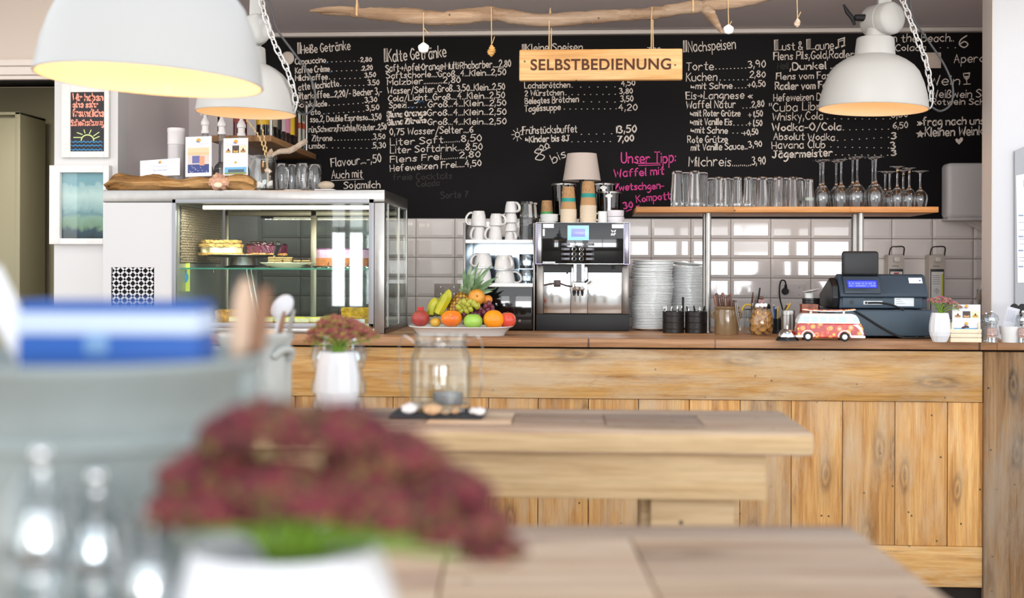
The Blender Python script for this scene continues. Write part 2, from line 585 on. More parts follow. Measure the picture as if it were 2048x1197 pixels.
# ------------------------------------------------------------------ handwriting
GL = {}
def _g(s):
    for ln in s.strip().split('\n'):
        k, v = ln.split(' ', 1)
        st = []
        for q in v.split('|'):
            sm = q.startswith('~')
            q = q.lstrip('~')
            pts = [(int(q[i], 36), int(q[i + 1], 36) - 8) for i in range(0, len(q), 2)]
            if sm:
                pts = [(p.x, p.y) for p in (Vector((a, b, 0)) for a, b in pts)]
                pts = [(p.x, p.y) for p in crom([(a, b, 0) for a, b in pts], 5)]
            st.append(pts)
        GL[k] = st
_g('''a ~7e4g1e0b28587c|7g78
b 0l08|~0d4g7c4809
c ~7f4g0c4879
d ~7e3g0c387a|7l78
e ~0c7c6f3g0c3879
f ~6l4l2i28|0g5g
g ~7f4g0c397c|~7g763203
h 0l08|~0d4g7e78
i 0g08|0j0k
j ~2g241200|2j2k
k 0l08|6g0b|2d78
l ~0l0a18
m 0g08|~0e3g5e58|~5e8gaea8
n 0g08|~0d4g7e78
o ~4g0c487c4g
p 0g02|~0e4g7c4809
q ~7e3g0c387a|7g72
r 0g08|~0c3g6f
s ~6f3g1e5b4809
t ~3k3a4868|0g6g
u ~0g0a3879|7g78
v 0g387g
w 0g285f88ag
x 0g78|7g08
y 0g49|7g22
z 0g7g0878
ß ~080h3l6i3e7b4828
A 084l88|1d7d
B 080l|~0l6k6g0f|~0f8d6808
C ~8j4l0e4889
D 080l|~0l6k9e6808
E 7l0l0878|0f6f
F 7l0l08|0f6f
G ~8j4l0e488a8e|8e5e
H 0l08|8l88|0e8e
I 0l08
J ~6l6b380a|3l9l
K 0l08|8l0e|2f88
L 0l0878
M 080l5dala8
N 080l888l
O ~5l0e589e5l
P 080l|~0l7k7f0e
R 080l|~0l7k7f0e|3e88
S ~8j4l0i4f8b4809
T 0l8l|4l48
U ~0l0b488b8l
V 0l488l
W 0l386h98cl
Z 0l8l0888
0 ~4l0e487e4l
1 1i4l48
2 ~0i4l7h3c08|0878
3 ~0k4l6i3f|~3f7c4809
4 5l0d7d|5h58
5 7l1l0f|~0f4g7c4809
6 ~6k1g0b487b4e0b
7 0l7l28
8 ~4l1i4f7b480b4f7i4l
9 ~7h3l0h3e7h|7h68
. 0809
, 1a05
- 0d5d
/ 056m
: 0a0b|0f0g
& ~8c480b5i3l1i88
+ 0c8c|4g48
> 0d9d|6g9d6a
_ 0g0c7c|5e7c5a
< 4f0c49|8f4c89
= 0f4c09|4f8c49
* 0d0e
" 0l0h|3l3h''')
for k, b in (('ä', 'a'), ('ö', 'o'), ('ü', 'u')):
    GL[k] = GL[b] + [[(2, 11), (2, 12)], [(5, 11), (5, 12)]]
GL['è'] = GL['e'] + [[(2, 12), (4, 10)]]
def stroke(mb, pts, w):
    "a flat chalk-pen line through 2-D points"
    pts = [Vector((p[0], p[1])) for p in pts]
    if len(pts) == 1:
        pts = [pts[0], pts[0] + Vector((w * .2, 0))]
    h = w / 2
    L, Rr = [], []
    n = len(pts)
    for i in range(n):
        a = pts[max(i - 1, 0)]
        b = pts[min(i + 1, n - 1)]
        d = (b - a)
        d = d.normalized() if d.length > 1e-9 else Vector((1, 0))
        nn = Vector((-d.y, d.x))
        p = pts[i]
        if i == 0:
            p = p - d * h * .7
        if i == n - 1:
            p = p + d * h * .7
        k = h
        if 0 < i < n - 1:
            e = (pts[i] - pts[i - 1]).normalized()
            k = h / max(.5, abs(e.dot(d)))
        if i in (0, n - 1):
            k = h * .75
        L.append(p + nn * k)
        Rr.append(p - nn * k)
    vs = [(p.x, 0, p.y) for p in L] + [(p.x, 0, p.y) for p in Rr]
    mb.add(vs, [(i, i + 1, n + i + 1, n + i) for i in range(n - 1)])
def write(mb, s, p0, p1, cap, w, jit=1.0):
    "letters of cap height between two points of the board plane"
    x = 0
    items = []
    for ch in s:
        if ch == ' ':
            x += 5
            continue
        st = GL[ch]
        wd = max(q[0] for k in st for q in k)
        items.append((st, x, ch))
        x += wd + (3.2 if ch in '.,' else 2.8)
    W = max(x - 2.8, 1)
    p0, p1 = Vector(p0), Vector(p1)
    d = p1 - p0
    sx = d.length / W
    ca = d.normalized()
    up = Vector((-ca.y, ca.x))
    sy = cap / 13
    for st, xx, ch in items:
        dy = random.uniform(-.5, .5) * jit
        sh = random.uniform(-.04, .10) * jit
        k = random.uniform(.93, 1.08) if jit else 1
        for pts in st:
            stroke(mb, [p0 + ca * ((xx + a * 1.0 + b * sh) * sx) + up * ((b * k + dy) * sy) for a, b in pts], w)
# ------------------------------------------------------------------ menu board
YBD = YW - .006
M['board'] = mat('blackboard_paint', '#151212', .6, var=.3, vs=2.2, spec=.15)
M['chalk'] = mat('cream_chalk_marker', '#efe2d5', .8)
M['chalk_dim'] = mat('wiped_chalk', '#393433', .8)
M['chalk_blue'] = mat('blue_chalk', '#2a5f86', .8)
M['chalk_pink'] = mat('pink_chalk_marker', '#ee4f9f', .8)
t = MB()
t.box(XB0, XB1, YBD, YW - .0005, ZT + .001, Z(67, YW, 1700))
menu = t.build('menu_board', M['board'])
tag(menu, 'long blackboard covering the wall above the tiles, handwritten menu in columns', 'blackboard')
YWR = YBD - .0012
def bp(px, py):
    q = P(px, py, YWR)
    return (q.x, q.z)
PXM = mpp(1200, YWR)
FR = {'A': (500, 60, 3.5204), 'B': (1000, 60, 2.9926), 'C': (1508, 0, 2.9926)}
def zp(k, x, y):
    a, b, s = FR[k]
    return bp(a + x / s, b + y / s)
def section(fr, lines, label, m='chalk', w=1.85):
    mb = MB()
    s = FR[fr][2]
    for ln in lines:
        if ln[0] == 'dots':
            _, x0, y0, x1, y1, n = ln
            for i in range(n):
                f = i / max(1, n - 1)
                x, y = zp(fr, x0 + (x1 - x0) * f, y0 + (y1 - y0) * f)
                stroke(mb, [(x - PXM * .5, y), (x + PXM * .5, y)], 1.9 * PXM)
        elif ln[0] == 'line':
            stroke(mb, [zp(fr, *q) for q in ln[1]], (ln[2] if len(ln) > 2 else w) * PXM)
        elif ln[0] == 'hatch':
            _, x0, y0, x1, y1 = ln
            q = [(x0, y0), (x1, y0 - 4), (x1 + 1, y1), (x0 + 1, y1 + 2), (x0, y0)]
            stroke(mb, [zp(fr, *v) for v in q], 1.3 * PXM)
            n = 9
            for i in range(1, n):
                yy = y1 + (y0 - y1) * i / n
                stroke(mb, [zp(fr, x0, yy + 4), zp(fr, x1, yy - 6)], 1.0 * PXM)
        else:
            txt, x0, y0, x1, y1, cap = ln[:6]
            ww = (ln[6] if len(ln) > 6 else w) * PXM
            write(mb, txt, zp(fr, x0, y0), zp(fr, x1, y1), cap / s * PXM, ww)
    o = mb.build('lettering', M[m], menu, (0, YWR, 0))
    o['label'] = label
    return o
section('A', [
    ('hatch', 336, 167, 355, 88), ('Heiße Getränke', 362, 165, 706, 138, 62),
    ('Cappuccino', 318, 243, 532, 228, 40), ('dots', 545, 226, 765, 218, 8), ('2,80', 780, 224, 856, 221, 32),
    ('Kaffee Crème', 320, 305, 560, 292, 42), ('dots', 575, 290, 785, 284, 7), ('2,20', 792, 284, 862, 278, 32),
    ('Milchkaffee', 320, 357, 546, 348, 40), ('dots', 560, 345, 775, 340, 7), ('3,50', 808, 334, 884, 330, 32),
    ('Latte Machiatto', 320, 428, 626, 395, 46), ('dots', 640, 393, 800, 390, 6), ('3.50', 830, 389, 908, 386, 34),
    ('Filterkaffee....2,20/- Becher 3,-', 324, 489, 928, 452, 46),
    ('Schokolade', 328, 545, 541, 536, 38), ('dots', 558, 532, 795, 515, 8), ('3,30', 810, 510, 893, 504, 34),
    ('ato', 430, 596, 495, 594, 36), ('dots', 520, 590, 800, 573, 9), ('3,50', 818, 568, 908, 561, 36),
    ('sso..2, Double Espresso...3,50', 424, 650, 922, 630, 42),
    ('rün,Schwarz,Früchte/Kräuter...2,50', 416, 721, 960, 700, 42),
    ('Zitrone', 436, 783, 578, 780, 40), ('dots', 596, 777, 860, 772, 12), ('3,50', 870, 771, 950, 767, 36),
    ('umba', 417, 835, 525, 832, 40), ('dots', 542, 830, 862, 834, 9), ('5,30', 870, 833, 955, 829, 38),
    ('Flavour....-,50', 572, 962, 924, 930, 58),
    ('Auch mit', 576, 1045, 790, 1038, 54), ('line', [(572, 1062), (800, 1050)], 1.4),
    ('Sojamilch', 660, 1118, 916, 1112, 50)], 'column of hot drinks in cream chalk writing')
section('A', [
    ('hatch', 945, 225, 966, 130), ('Kalte Getränke', 972, 222, 1382, 190, 82, 2.3),
    ('Saft>Apfel·Orange·Multi·Rhabarber.....2,80'.replace('·', '*'), 956, 293, 1836, 258, 48),
    ('Saftschorle....Groß...4...Klein...2,50', 960, 340, 1800, 316, 42),
    ('Malzbier...........2,80', 968, 389, 1480, 370, 42),
    ('Wasser/Selter..Groß...3,50...Klein...2,50', 968, 450, 1794, 418, 44),
    ('Cola/Light...Groß....4...Klein...2,50', 972, 502, 1792, 478, 42),
    ('Spezi', 980, 550, 1098, 548, 40), ('dots', 1115, 546, 1235, 544, 5), ('Groß...4...Klein...2,50', 1252, 544, 1803, 530, 42),
    ('Bluna Orange', 965, 615, 1240, 600, 38, 2.9), ('Groß...4...Klein...2,50', 1248, 604, 1803, 594, 42),
    ('Bluna Zitrone', 970, 670, 1240, 652, 38, 2.9), ('Groß...4...Klein...2,50', 1250, 668, 1803, 662, 42),
    ('0,75 Wasser/Selter....6', 985, 740, 1570, 722, 46),
    ('Liter Saft........8,50', 988, 812, 1630, 780, 46),
    ('Liter Softdrink....8,50', 988, 870, 1635, 842, 46),
    ('Flens Frei........2,80', 988, 936, 1620, 893, 44),
    ('Hefeweizen Frei.....4,50', 988, 996, 1628, 956, 44)], 'column of cold drinks in cream chalk writing')
section('A', [('freie Cocktails', 1010, 1060, 1420, 1045, 44), ('Colada', 1175, 1105, 1332, 1095, 40), ('Sorte 7', 1345, 1187, 1532, 1178, 46)], 'wiped chalk lines barely visible', 'chalk_dim', 1.7)
section('A', [('line', [(620, 400), (640, 396)], 1.5), ('line', [(560, 300), (580, 296)], 1.5), ('line', [(535, 236), (550, 232)], 1.5), ('line', [(1165, 512), (1180, 500), (1195, 512), (1208, 498), (1225, 510)], 1.6),
              ('line', [(1115, 552), (1130, 542), (1142, 552), (1160, 540)], 1.4), ('line', [(525, 596), (545, 586)], 1.5), ('line', [(480, 662), (495, 656)], 1.4)], 'small blue chalk marks', 'chalk_blue')
sun = [('line', [(104 + 13 * math.cos(q * .524), 627 + 15 * math.sin(q * .524)) for q in range(13)], 1.8)]
for a in range(0, 360, 45):
    sun.append(('line', [(104 + 22 * math.cos(R(a)), 627 + 24 * math.sin(R(a))), (104 + 34 * math.cos(R(a)), 627 + 38 * math.sin(R(a)))], 1.7))
section('B', [
    ('hatch', 133, 125, 152, 85), ('Kleine Speisen', 158, 128, 492, 122, 46), ('7,00', 880, 122, 958, 120, 16, 1.5),
    ('Lachsbrötchen', 148, 350, 418, 344, 34), ('dots', 432, 343, 688, 341, 6), ('4,50', 728, 336, 808, 330, 34),
    ('2 Würstchen', 150, 395, 380, 390, 34), ('dots', 395, 388, 690, 385, 9), ('3,80', 716, 382, 793, 378, 30),
    ('Belegtes Brötchen', 150, 443, 470, 430, 36), ('dots', 500, 430, 688, 432, 5), ('3,50', 722, 430, 797, 425, 32),
    ('Tagessuppe', 148, 489, 362, 477, 36), ('dots', 385, 474, 695, 472, 10), ('4,20', 712, 482, 820, 480, 36),
    ('Frühstücksbuffet', 135, 622, 460, 612, 42), ('dots', 487, 625, 668, 622, 5), ('13,50', 685, 616, 815, 610, 42, 2.6),
    ('_Kinder bis 8J', 153, 672, 415, 664, 36, 2.3), ('dots', 430, 670, 660, 668, 7), ('7,00', 703, 670, 800, 664, 36, 2.6),
    ('8', 218, 790, 272, 775, 72), ('00', 240, 728, 297, 706, 34), ('line', [(258, 724), (300, 704)], 1.6), ('line', [(228, 722), (240, 700)], 1.5),
    ('bis', 318, 800, 398, 758, 50)] + sun, 'column of small dishes and breakfast in cream chalk writing')
section('B', [
    ('Unser Tipp:', 727, 797, 1048, 793, 62, 2.4), ('line', [(820, 800), (955, 798)], 2), ('line', [(830, 812), (960, 808)], 2),
    ('Waffel mit', 685, 882, 980, 864, 46), ('Zwetschgen-', 685, 962, 980, 950, 40), ('Kompott', 818, 1032, 1020, 1012, 42), ('30', 742, 1073, 795, 1062, 38, 2.6), ('line', [(756, 1086), (786, 1075)], 2.4), ('line', [(815, 1058), (832, 1052)], 2)], 'special offer in pink chalk writing', 'chalk_pink', 2.2)
section('B', [
    ('hatch', 1098, 133, 1116, 62), ('Nachspeisen', 1128, 130, 1410, 112, 60),
    ('Torte', 1115, 241, 1278, 238, 48), ('dots', 1292, 234, 1470, 228, 9), ('3,90', 1486, 226, 1588, 222, 40),
    ('Kuchen', 1115, 306, 1298, 302, 46), ('dots', 1318, 300, 1480, 298, 7), ('2,80', 1495, 284, 1587, 282, 36),
    ('_mit Sahne', 1143, 353, 1390, 350, 36), ('dots', 1408, 348, 1470, 346, 4), ('+0,50', 1482, 341, 1588, 338, 34),
    ('Eis>Langnese <', 1115, 413, 1510, 410, 42),
    ('Waffel Natur', 1115, 470, 1410, 464, 42), ('dots', 1455, 468, 1498, 466, 3), ('2,80', 1508, 464, 1580, 459, 36),
    ('_mit Roter Grütze', 1140, 516, 1437, 516, 36), ('+1,50', 1487, 520, 1572, 517, 34),
    ('_mit Vanille Eis', 1140, 569, 1387, 568, 38), ('dots', 1400, 570, 1475, 570, 4), ('+1,50', 1485, 573, 1568, 575, 36),
    ('_mit Sahne', 1143, 616, 1362, 619, 36), ('dots', 1395, 618, 1448, 618, 3), ('+0,50', 1455, 630, 1545, 625, 34),
    ('Rote Grütze', 1123, 675, 1362, 672, 38),
    ('mit Vanille Sauce...', 1143, 721, 1482, 714, 38), ('3,90', 1490, 704, 1567, 696, 36),
    ('Milchreis..........', 1130, 816, 1502, 814, 56), ('3,90', 1508, 806, 1588, 804, 44)], 'column of desserts in cream chalk writing')
section('C', [
    ('hatch', 122, 302, 146, 238), ('line', [(147, 238), (147, 300), (165, 298)]), ('ust &', 170, 300, 290, 296, 46),
    ('hatch', 315, 296, 335, 234), ('line', [(337, 234), (337, 294), (362, 292)]), ('aune', 368, 296, 476, 294, 48),
    ('line', [(505, 282), (505, 238), (540, 226), (540, 272)], 2.4), ('line', [(505, 250), (540, 238)], 2.2), ('line', [(490, 288), (506, 280)], 4.5), ('line', [(526, 278), (541, 271)], 4.5),
    ('Flens Pils,Gold,Radler', 118, 360, 596, 344, 44),
    (',Dunkel ..', 215, 418, 475, 410, 40, 2.6), ('Flens vom Fass', 133, 476, 478, 470, 38), ('Radler vom Fass', 128, 536, 480, 529, 40, 2.5),
    ('Hefeweizen Dunkel', 118, 606, 510, 597, 42), ('"Cuba Libre', 92, 668, 440, 657, 48), ('Whisky,Cola', 110, 722, 412, 714, 44),
    ('dots', 440, 712, 815, 712, 10), ('6,50', 822, 705, 920, 700, 38), ('Wodka-O/Cola', 110, 782, 520, 778, 42, 2.5), ('dots', 535, 778, 805, 774, 8), ('6,50', 833, 770, 920, 764, 36),
    ('Absolut Wodka', 118, 836, 482, 840, 40), ('dots', 500, 842, 805, 822, 8), ('3', 822, 833, 850, 832, 36, 2.6),
    ('Havana Club', 108, 890, 425, 884, 42), ('dots', 460, 880, 805, 886, 9), ('3', 820, 890, 846, 889, 36, 2.6),
    ('Jägermeister', 110, 946, 468, 934, 44, 2.6), ('dots', 490, 928, 800, 930, 9), ('3', 822, 932, 850, 931, 32, 2.6)], 'column of beer and spirits in cream chalk writing')
section('C', [('Hell', 140, 414, 205, 412, 38)], 'wiped chalk word', 'chalk_dim')
glass_icon = [('line', [(1253, 440), (1258, 465), (1272, 478), (1286, 465), (1290, 438), (1253, 440)], 2), ('line', [(1272, 478), (1274, 504)], 2), ('line', [(1255, 505), (1294, 503)], 2.2), ('line', [(1258, 460), (1286, 458)], 3.2), ('line', [(1263, 468), (1281, 467)], 3.2)]
star = [('line', [(995, 784), (1002, 797), (1014, 800), (1004, 808), (1006, 818), (995, 811), (982, 818), (987, 806), (976, 798), (989, 797), (995, 784)], 2.4), ('line', [(990, 803), (1001, 804)], 5)]
section('C', [
    ('=Sex on the Beach..', 630, 254, 1195, 246, 44), ('6', 1230, 288, 1280, 286, 76, 2.4), ('Colada', 845, 304, 1027, 302, 36), ('dots', 1070, 286, 1205, 286, 4),
    ('Aperol Spritz', 1198, 376, 1610, 366, 46), ('Wein', 1045, 510, 1230, 506, 54), ('Weißwein Schorle', 1058, 586, 1540, 580, 44), ('Rotwein Schorle', 1063, 626, 1480, 626, 34),
    ('=frag nach unserer', 978, 752, 1500, 738, 44, 2.6), ('Kleinen Weinkarte', 1024, 816, 1490, 803, 50, 2.6)] + glass_icon + star, 'column of cocktails and wine in cream chalk writing')
t = MB()
q = [(1228, 866), (1210, 850), (1204, 836), (1212, 828), (1226, 836), (1238, 822), (1250, 826), (1250, 842)]
pp = [zp('C', *v) for v in q]
t.add([(a, 0, b) for a, b in pp], [tuple(range(8))])
o = t.build('chalk_heart', M['chalk'], menu, (0, YWR, 0))
# wall fittings sitting on the board
t = MB()
c = P(575, 116.5, YBD)
t.M = Matrix.Translation(c) @ Matrix.Rotation(R(90), 4, 'X')
t.lathe([(0, .004), (.026, .004), (.0335, .0015), (.0345, 0), (0, 0)], 32)
tag(t.build('cover_cap', mat('beige_plastic', '#d5c6b9', .5)), 'round beige cover cap on the blackboard beside the hot drinks heading', 'wall cap')
c = P(1865.5, 121, YBD)
t = MB()
w = .5 * 32 * mpp(1865, YBD)
e = thing('light_switch', 'square beige light switch on the blackboard above the word Wein', 'light switch', c)
t.box(-w, w, -.006, .0, -w, w, .002)
t.build('switch_frame', mat('beige_switch', '#d9c6b6', .5), e)
MB().box(-w * .62, w * .62, -.0085, -.005, -w * .62, w * .62, .0015).build('rocker', mat('beige_rocker', '#dbc9ba', .45), e)
# paper towel dispenser
YD = YW - .012
x0, x1 = X(1893, YD - .1), X(1995, YD)
z0, z1 = Z(441, YD - .1), Z(331, YD)
e = thing('paper_towel_dispenser', 'white paper towel dispenser at the end of the glass shelf, towel hanging out', 'towel dispenser', ((x0 + x1) / 2, YD, z0))
w = (x1 - x0) / 2
MB().box(-w, w, -.11, 0, .012, z1 - z0, .022, 4).build('cover', mat('white_dispenser_plastic', '#d8d5d3', .35), e)
MB().box(-w + .002, w - .002, -.108, 0, 0, .016, .005).build('base_tray', mat('dispenser_base', '#c9c5c2', .4), e)
t = MB()
tw = [(-w * .35, 0), (w * .9, 0), (w * .9, -.075), (w * .6, -.072), (w * .3, -.05), (0, -.03)]
t.prism([(a, b) for a, b in tw], -.062, -.056)
t.prism([(a + .012, b * .6) for a, b in tw], -.072, -.066)
t.build('paper_towel', mat('towel_paper', '#ddd2cb', .9), e)
# soap dispensers with steel levers
e0 = None
for i, (px, lab) in enumerate(((1785, 'wall soap dispenser nearer the glass shelf post, red marked label'), (1866, 'wall soap dispenser nearer the tap, yellow edged label'))):
    c = P(px, 548, YD)
    w = 16.5 * mpp(px, YD)
    H = Z(507, YD) - Z(600, YD)
    e = thing('soap_dispenser', lab, 'soap dispenser', (c.x, YD, Z(640, YD)), 0, 'soap dispensers on the tiles')
    h0 = Z(508, YD) - Z(640, YD)
    zz = lambda py: Z(py, YD) - Z(640, YD)
    MB().box(-w, w, -.07, 0, 0, zz(508), .006).build('housing', mat('beige_steel_housing', '#c5bbb0', .4), e)
    MB().box(-w * .82, w * .82, -.073, -.05, .02, zz(536), .002).build('window_frame', mat('dark_bezel', '#37373a', .4), e)
    t = MB()
    t.box(-w * .72, w * .72, -.0755, -.06, .03, zz(541), .002)
    t.m = 1 if i else 2
    if i:
        t.box(w * .5, w * .70, -.0762, -.07, .035, zz(545))
    else:
        t.box(-w * .3, w * .3, -.0762, -.07, zz(546), zz(543))
    t.m = 3
    for k in range(5 if i else 2):
        t.box(-w * .6, w * .35, -.0760, -.07, zz(549 + k * 4), zz(548 + k * 4))
    if i:
        tt = [(-.3, 0), (0, .3), (.3, 0), (0, -.3)]
        zc = zz(578)
        pts = [(w * a - w * .1, -.0763, zc + w * b) for a, b in tt]
        t.m = 4
        t.tube(pts, .0011, 4, True)
        t.box(-w * .13, -w * .07, -.0763, -.07, zc - .004, zc + .005)
    t.build('label', [mat('label_white', '#e2e0db', .6), mat('label_yellow', '#c3c23e', .6), mat('label_red', '#b8423c', .6), mat('label_print', '#8a8a8a', .7), mat('label_mark', '#6d2f3a', .7)], e)
    t = MB()
    pts = crom([(-w * .82, -.06, zz(522)), (-w * .80, -.068, zz(505)), (-w * .6, -.075, zz(494)), (0, -.078, zz(492.5)), (w * .85, -.075, zz(493.5)), (w * .92, -.068, zz(505)), (w * .82, -.06, zz(522))], 5)
    t.tube(pts, .0034, 8)
    t.build('lever', mat('bronze_steel', '#3d352f', .35, .8), e)
    MB().box(-w * .35, w * .35, -.088, -.06, zz(522), zz(513), .003).build('nozzle', mat('nozzle_white', '#dcd6d0', .4), e)
    MB().box(-w * .5, w * .3, -.0712, -.066, zz(531), zz(529.6)).build('imprint', mat('grey_imprint', '#77706a', .6), e)
# tap and round switch by the column
xt = X(1962, 5.75)
e = thing('tap', 'curved chrome tap standing beside the white column', 'tap', (xt, 5.75, CT))
pts = crom([(0, 0, .001), (-.004, 0, Z(600, 5.75) - CT), (.002, -.01, Z(575, 5.75) - CT), (.014, -.02, Z(553, 5.75) - CT), (.05, -.04, Z(535, 5.75) - CT), (.09, -.05, Z(540, 5.75) - CT), (.1, -.055, Z(560, 5.75) - CT)], 6)
MB().tube(pts, .013, 14).build('spout', M['chrome'], e)
MB().cyl((0, 0, .0005), (0, 0, .012), .026).build('foot', M['chrome'], e)
def socket(px, py, Y, label, name='wall_socket', n=2, col='#c9bdb4', plugged=None, s=26.5):
    c = P(px, py, Y)
    k = mpp(px, Y)
    e = thing(name, label, 'wall socket', c, 0)
    w = s * k / 2
    m1 = mat('socket_plastic', col, .35)
    t = MB()
    t.box(-w, w * (2 * n - 1), -.009, 0, -w, w, .003)
    t.build('cover_frame', m1, e)
    for i in range(n):
        f = MB()
        f.M = Matrix.Translation((2 * w * i, -.0085, 0)) @ Matrix.Rotation(R(90), 4, 'X')
        f.lathe([(w * .92, 0), (w * .92, .003), (w * .66, .0035), (w * .6, -.004), (0, -.004)], 28)
        f.m = 1
        f.cyl((-w * .28, 0, -.0038), (-w * .28, 0, -.0030), w * .1, n=10)
        f.cyl((w * .28, 0, -.0038), (w * .28, 0, -.0030), w * .1, n=10)
        f.m = 2
        f.box(-w * .08, w * .08, w * .42, w * .6, -.004, .002)
        f.box(-w * .08, w * .08, -w * .6, -w * .42, -.004, .002)
        f.build('socket_insert', [m1, M['black'], M['steel']], e)
    return e, w
socket(882, 581, YD + .002, 'double wall socket in the tiles behind the bananas', n=2, col='#a3958c')
e, w = socket(1570, 583, YD + .002, 'double wall socket with a black plug, beside the cash register', n=2, col='#d9d1cd', s=27.5)
e = thing('power_plug', 'black plug with a looping black cable in the wall socket', 'plug', P(1570, 583, YD - .012))
t = MB()
t.M = Matrix.Rotation(R(90), 4, 'X')
t.lathe([(0, .036), (.012, .036), (.0165, .02), (.0175, .004), (.0175, 0), (0, 0)], 20)
t.M = None
t.tube([(0, -.02, .012), (0, -.024, .034)], [.0085, .006], 10)
t.build('plug_body', M['rubber'], e)
k = mpp(1570, YD)
pts = crom([(0, -.024, .034), (-.004, -.026, .05), (-.016, -.03, .056), (-.026, -.032, .05), (-.032, -.034, .02), (-.034, -.05, -.03), (-.03, -.1, -.08), (-.03, -.2, -.14)], 6)
MB().tube(pts, .0036, 8).build('cable', M['rubber'], e)
e, w = socket(1968, 593, YD, 'single beige socket beside the tap, mostly hidden by the column', n=1, col='#a49a91', s=30)
# ------------------------------------------------------------------ bar counter
W_BAR = wood('bar_front_wood', ['#6f4722', '#a8743a', '#c99455', '#d9ab6c', '#e0bd86'], 'z', 'xz', 1, .62, .75, 1.0, .75, '#c9b08e')
W_RAIL = wood('bar_rail_wood', ['#7d5125', '#b27d3e', '#cf9b55', '#dfb272', '#e5c48e'], 'x', 'xz', 1, .6, .8, .8, .7, '#d9c3a2')
W_TOP = wood('bar_top_wood', ['#7a4f30', '#a87448', '#c29062', '#cfa478'], 'x', 'xy', 1, .45, .3, 1.0, .3, '#b99a80', spec=.4)
W_POST = wood('weathered_post_wood', ['#3f3020', '#7d5c3a', '#a37e55', '#b99a70'], 'z', 'xz', 1, .7, .9, 1.0, .8, '#9b8a76', dark='#2d2118')
M['gap'] = mat('dark_gap', '#1c130c', .9)
YF = YC + .022
bar = thing('bar_counter', 'long reclaimed wood bar counter below the blackboard', 'counter', (0, YC, 0))
xl, xr = X(150, YC), 4.2
t = MB()
for i, (a, b) in enumerate(((xl, X(930, YC)), (X(930, YC), X(1995, YC)), (X(1995, YC), xr))):
    for j in range(4):
        y0 = [0, .30, .58, .86][j]
        t.r = random.random()
        t.box(a + .0004, b - .0004, y0 + .0004, [.30, .58, .86, 1.02][j] - .0004, CT - .034, CT, .002)
t.build('worktop', W_TOP, bar)
zr0, zr1 = Z(803, YF, 1700), CT - .042
xp = X(1968, YF)
t = MB()
for a, b in ((xl, xp - .002),):
    t.r = random.random()
    t.box(a + .001, b - .001, .022, .05, zr0, zr1, .003)
t.build('top_rail', W_RAIL, bar)
t = MB()
edges = [X(q, YF) for q in (978, 1077, 1178, 1278, 1380, 1481.5, 1584, 1687, 1792, 1897, 1968)]
w0 = edges[1] - edges[0]
while edges[0] > xl:
    edges.insert(0, edges[0] - w0 * random.uniform(.9, 1.05))
zb = Z(1094, YF, 1880)
for a, b in zip(edges, edges[1:]):
    t.r = random.random()
    dy = random.uniform(0, .003)
    t.box(a + .0012, b - .0012, .026 + dy, .05, zb + .001, zr0 - .0015, .002)
t.build('plank_panel', W_BAR, bar)
t = MB()
t.r = .35
t.box(xl, xp - .002, .023, .05, .09, zb, .003)
t.build('bottom_rail', W_RAIL, bar)
t = MB()
t.r = .4
t.box(xp, xp + .21, .012, .05, .0, CT - .042, .004)
t.r = .8
t.box(xp + .212, xr, .016, .05, .0, CT - .042, .004)
t.build('corner_post', W_POST, bar)
t = MB()
t.box(xl + .01, xr - .01, .0502, .98, .0, CT - .0345)
t.build('counter_body', M['gap'], bar)

# ------------------------------------------------------------------ tables
W_TAB = wood('pale_table_wood', ['#7d5c47', '#b48f72', '#cfb092', '#dec4a6', '#e8d6bd'], 'x', 'xy', 1, .55, .7, .9, .35, '#d3c1b2', hue=.5)
W_EDGE = wood('pale_table_edge_wood', ['#a98456', '#cfae80', '#dcc096', '#e5cfa9'], 'x', 'xz', 1, .6, .45, .8, .3, '#cbb591')
def table(name, label, xl, xr, y0, y1, z, rz, pivot, th, legx, apr, planks):
    e = thing(name, label, 'table', pivot, rz, 'reclaimed wood bar tables')
    x0, x1 = xl - pivot[0], xr - pivot[0]
    a, b = y0 - pivot[1], y1 - pivot[1]
    t = MB()
    t.r = .55
    t.box(x0, x1, a, a + .085, z - th, z, .006, 3)
    t.m = 1
    t.box(x0 + .003, x1 - .003, a - .0006, a + .002, z - th + .004, z - .005, .002)
    t.m = 0
    n = len(planks) - 1
    t.r = .2
    t.box(x0, x1, b - .06, b, z - th, z - .0005, .004)
    for i in range(n):
        t.r = random.random()
        t.box(x0 + (x1 - x0) * planks[i] + .0008, x0 + (x1 - x0) * planks[i + 1] - .0008, a + .0855, b - .0605, z - th, z - .0008, .002)
    t.build('tabletop', [W_TAB, W_EDGE], e)
    t = MB()
    t.r = .6
    t.box(x0 + .1, apr - pivot[0], a + .035, a + .065, z - th - .083, z - th - .001, .004)
    t.r = .3
    t.box(x0 + .1, apr - pivot[0], b - .065, b - .035, z - th - .083, z - th - .001, .004)
    t.build('apron', W_EDGE, e)
    for lx in (legx, (x0 + pivot[0] + .18, x0 + pivot[0] + .34)):
        t = MB()
        t.r = random.random()
        u, v = lx[0] - pivot[0], lx[1] - pivot[0]
        t.box(u + .015, v - .012, a + .07, a + .10, .06, z - th - .002, .003)
        t.r = .1
        t.box(u, v, a + .102, b - .10, .06, z - th - .002, .003)
        t.box(u - .04, v + .04, a + .03, b - .03, 0, .06, .004)
        t.build('leg', W_EDGE, e)
    return e
TZ = 1.05
ya, yb = on_z(1628, 867, TZ).y, on_z(1555, 822, TZ).y
xr_ = on_z(1628, 867, TZ).x
table('bar_table', 'high reclaimed wood table nearer the counter, with the lantern jar on it', xr_ - 1.25, xr_, ya, yb, TZ, R(.6), (xr_, ya, 0), .040, (X(1285, ya + .1), X(1480, ya + .1)), X(1535, ya + .03), [0, .16, .31, .46, .585, .72, .86, 1.0])
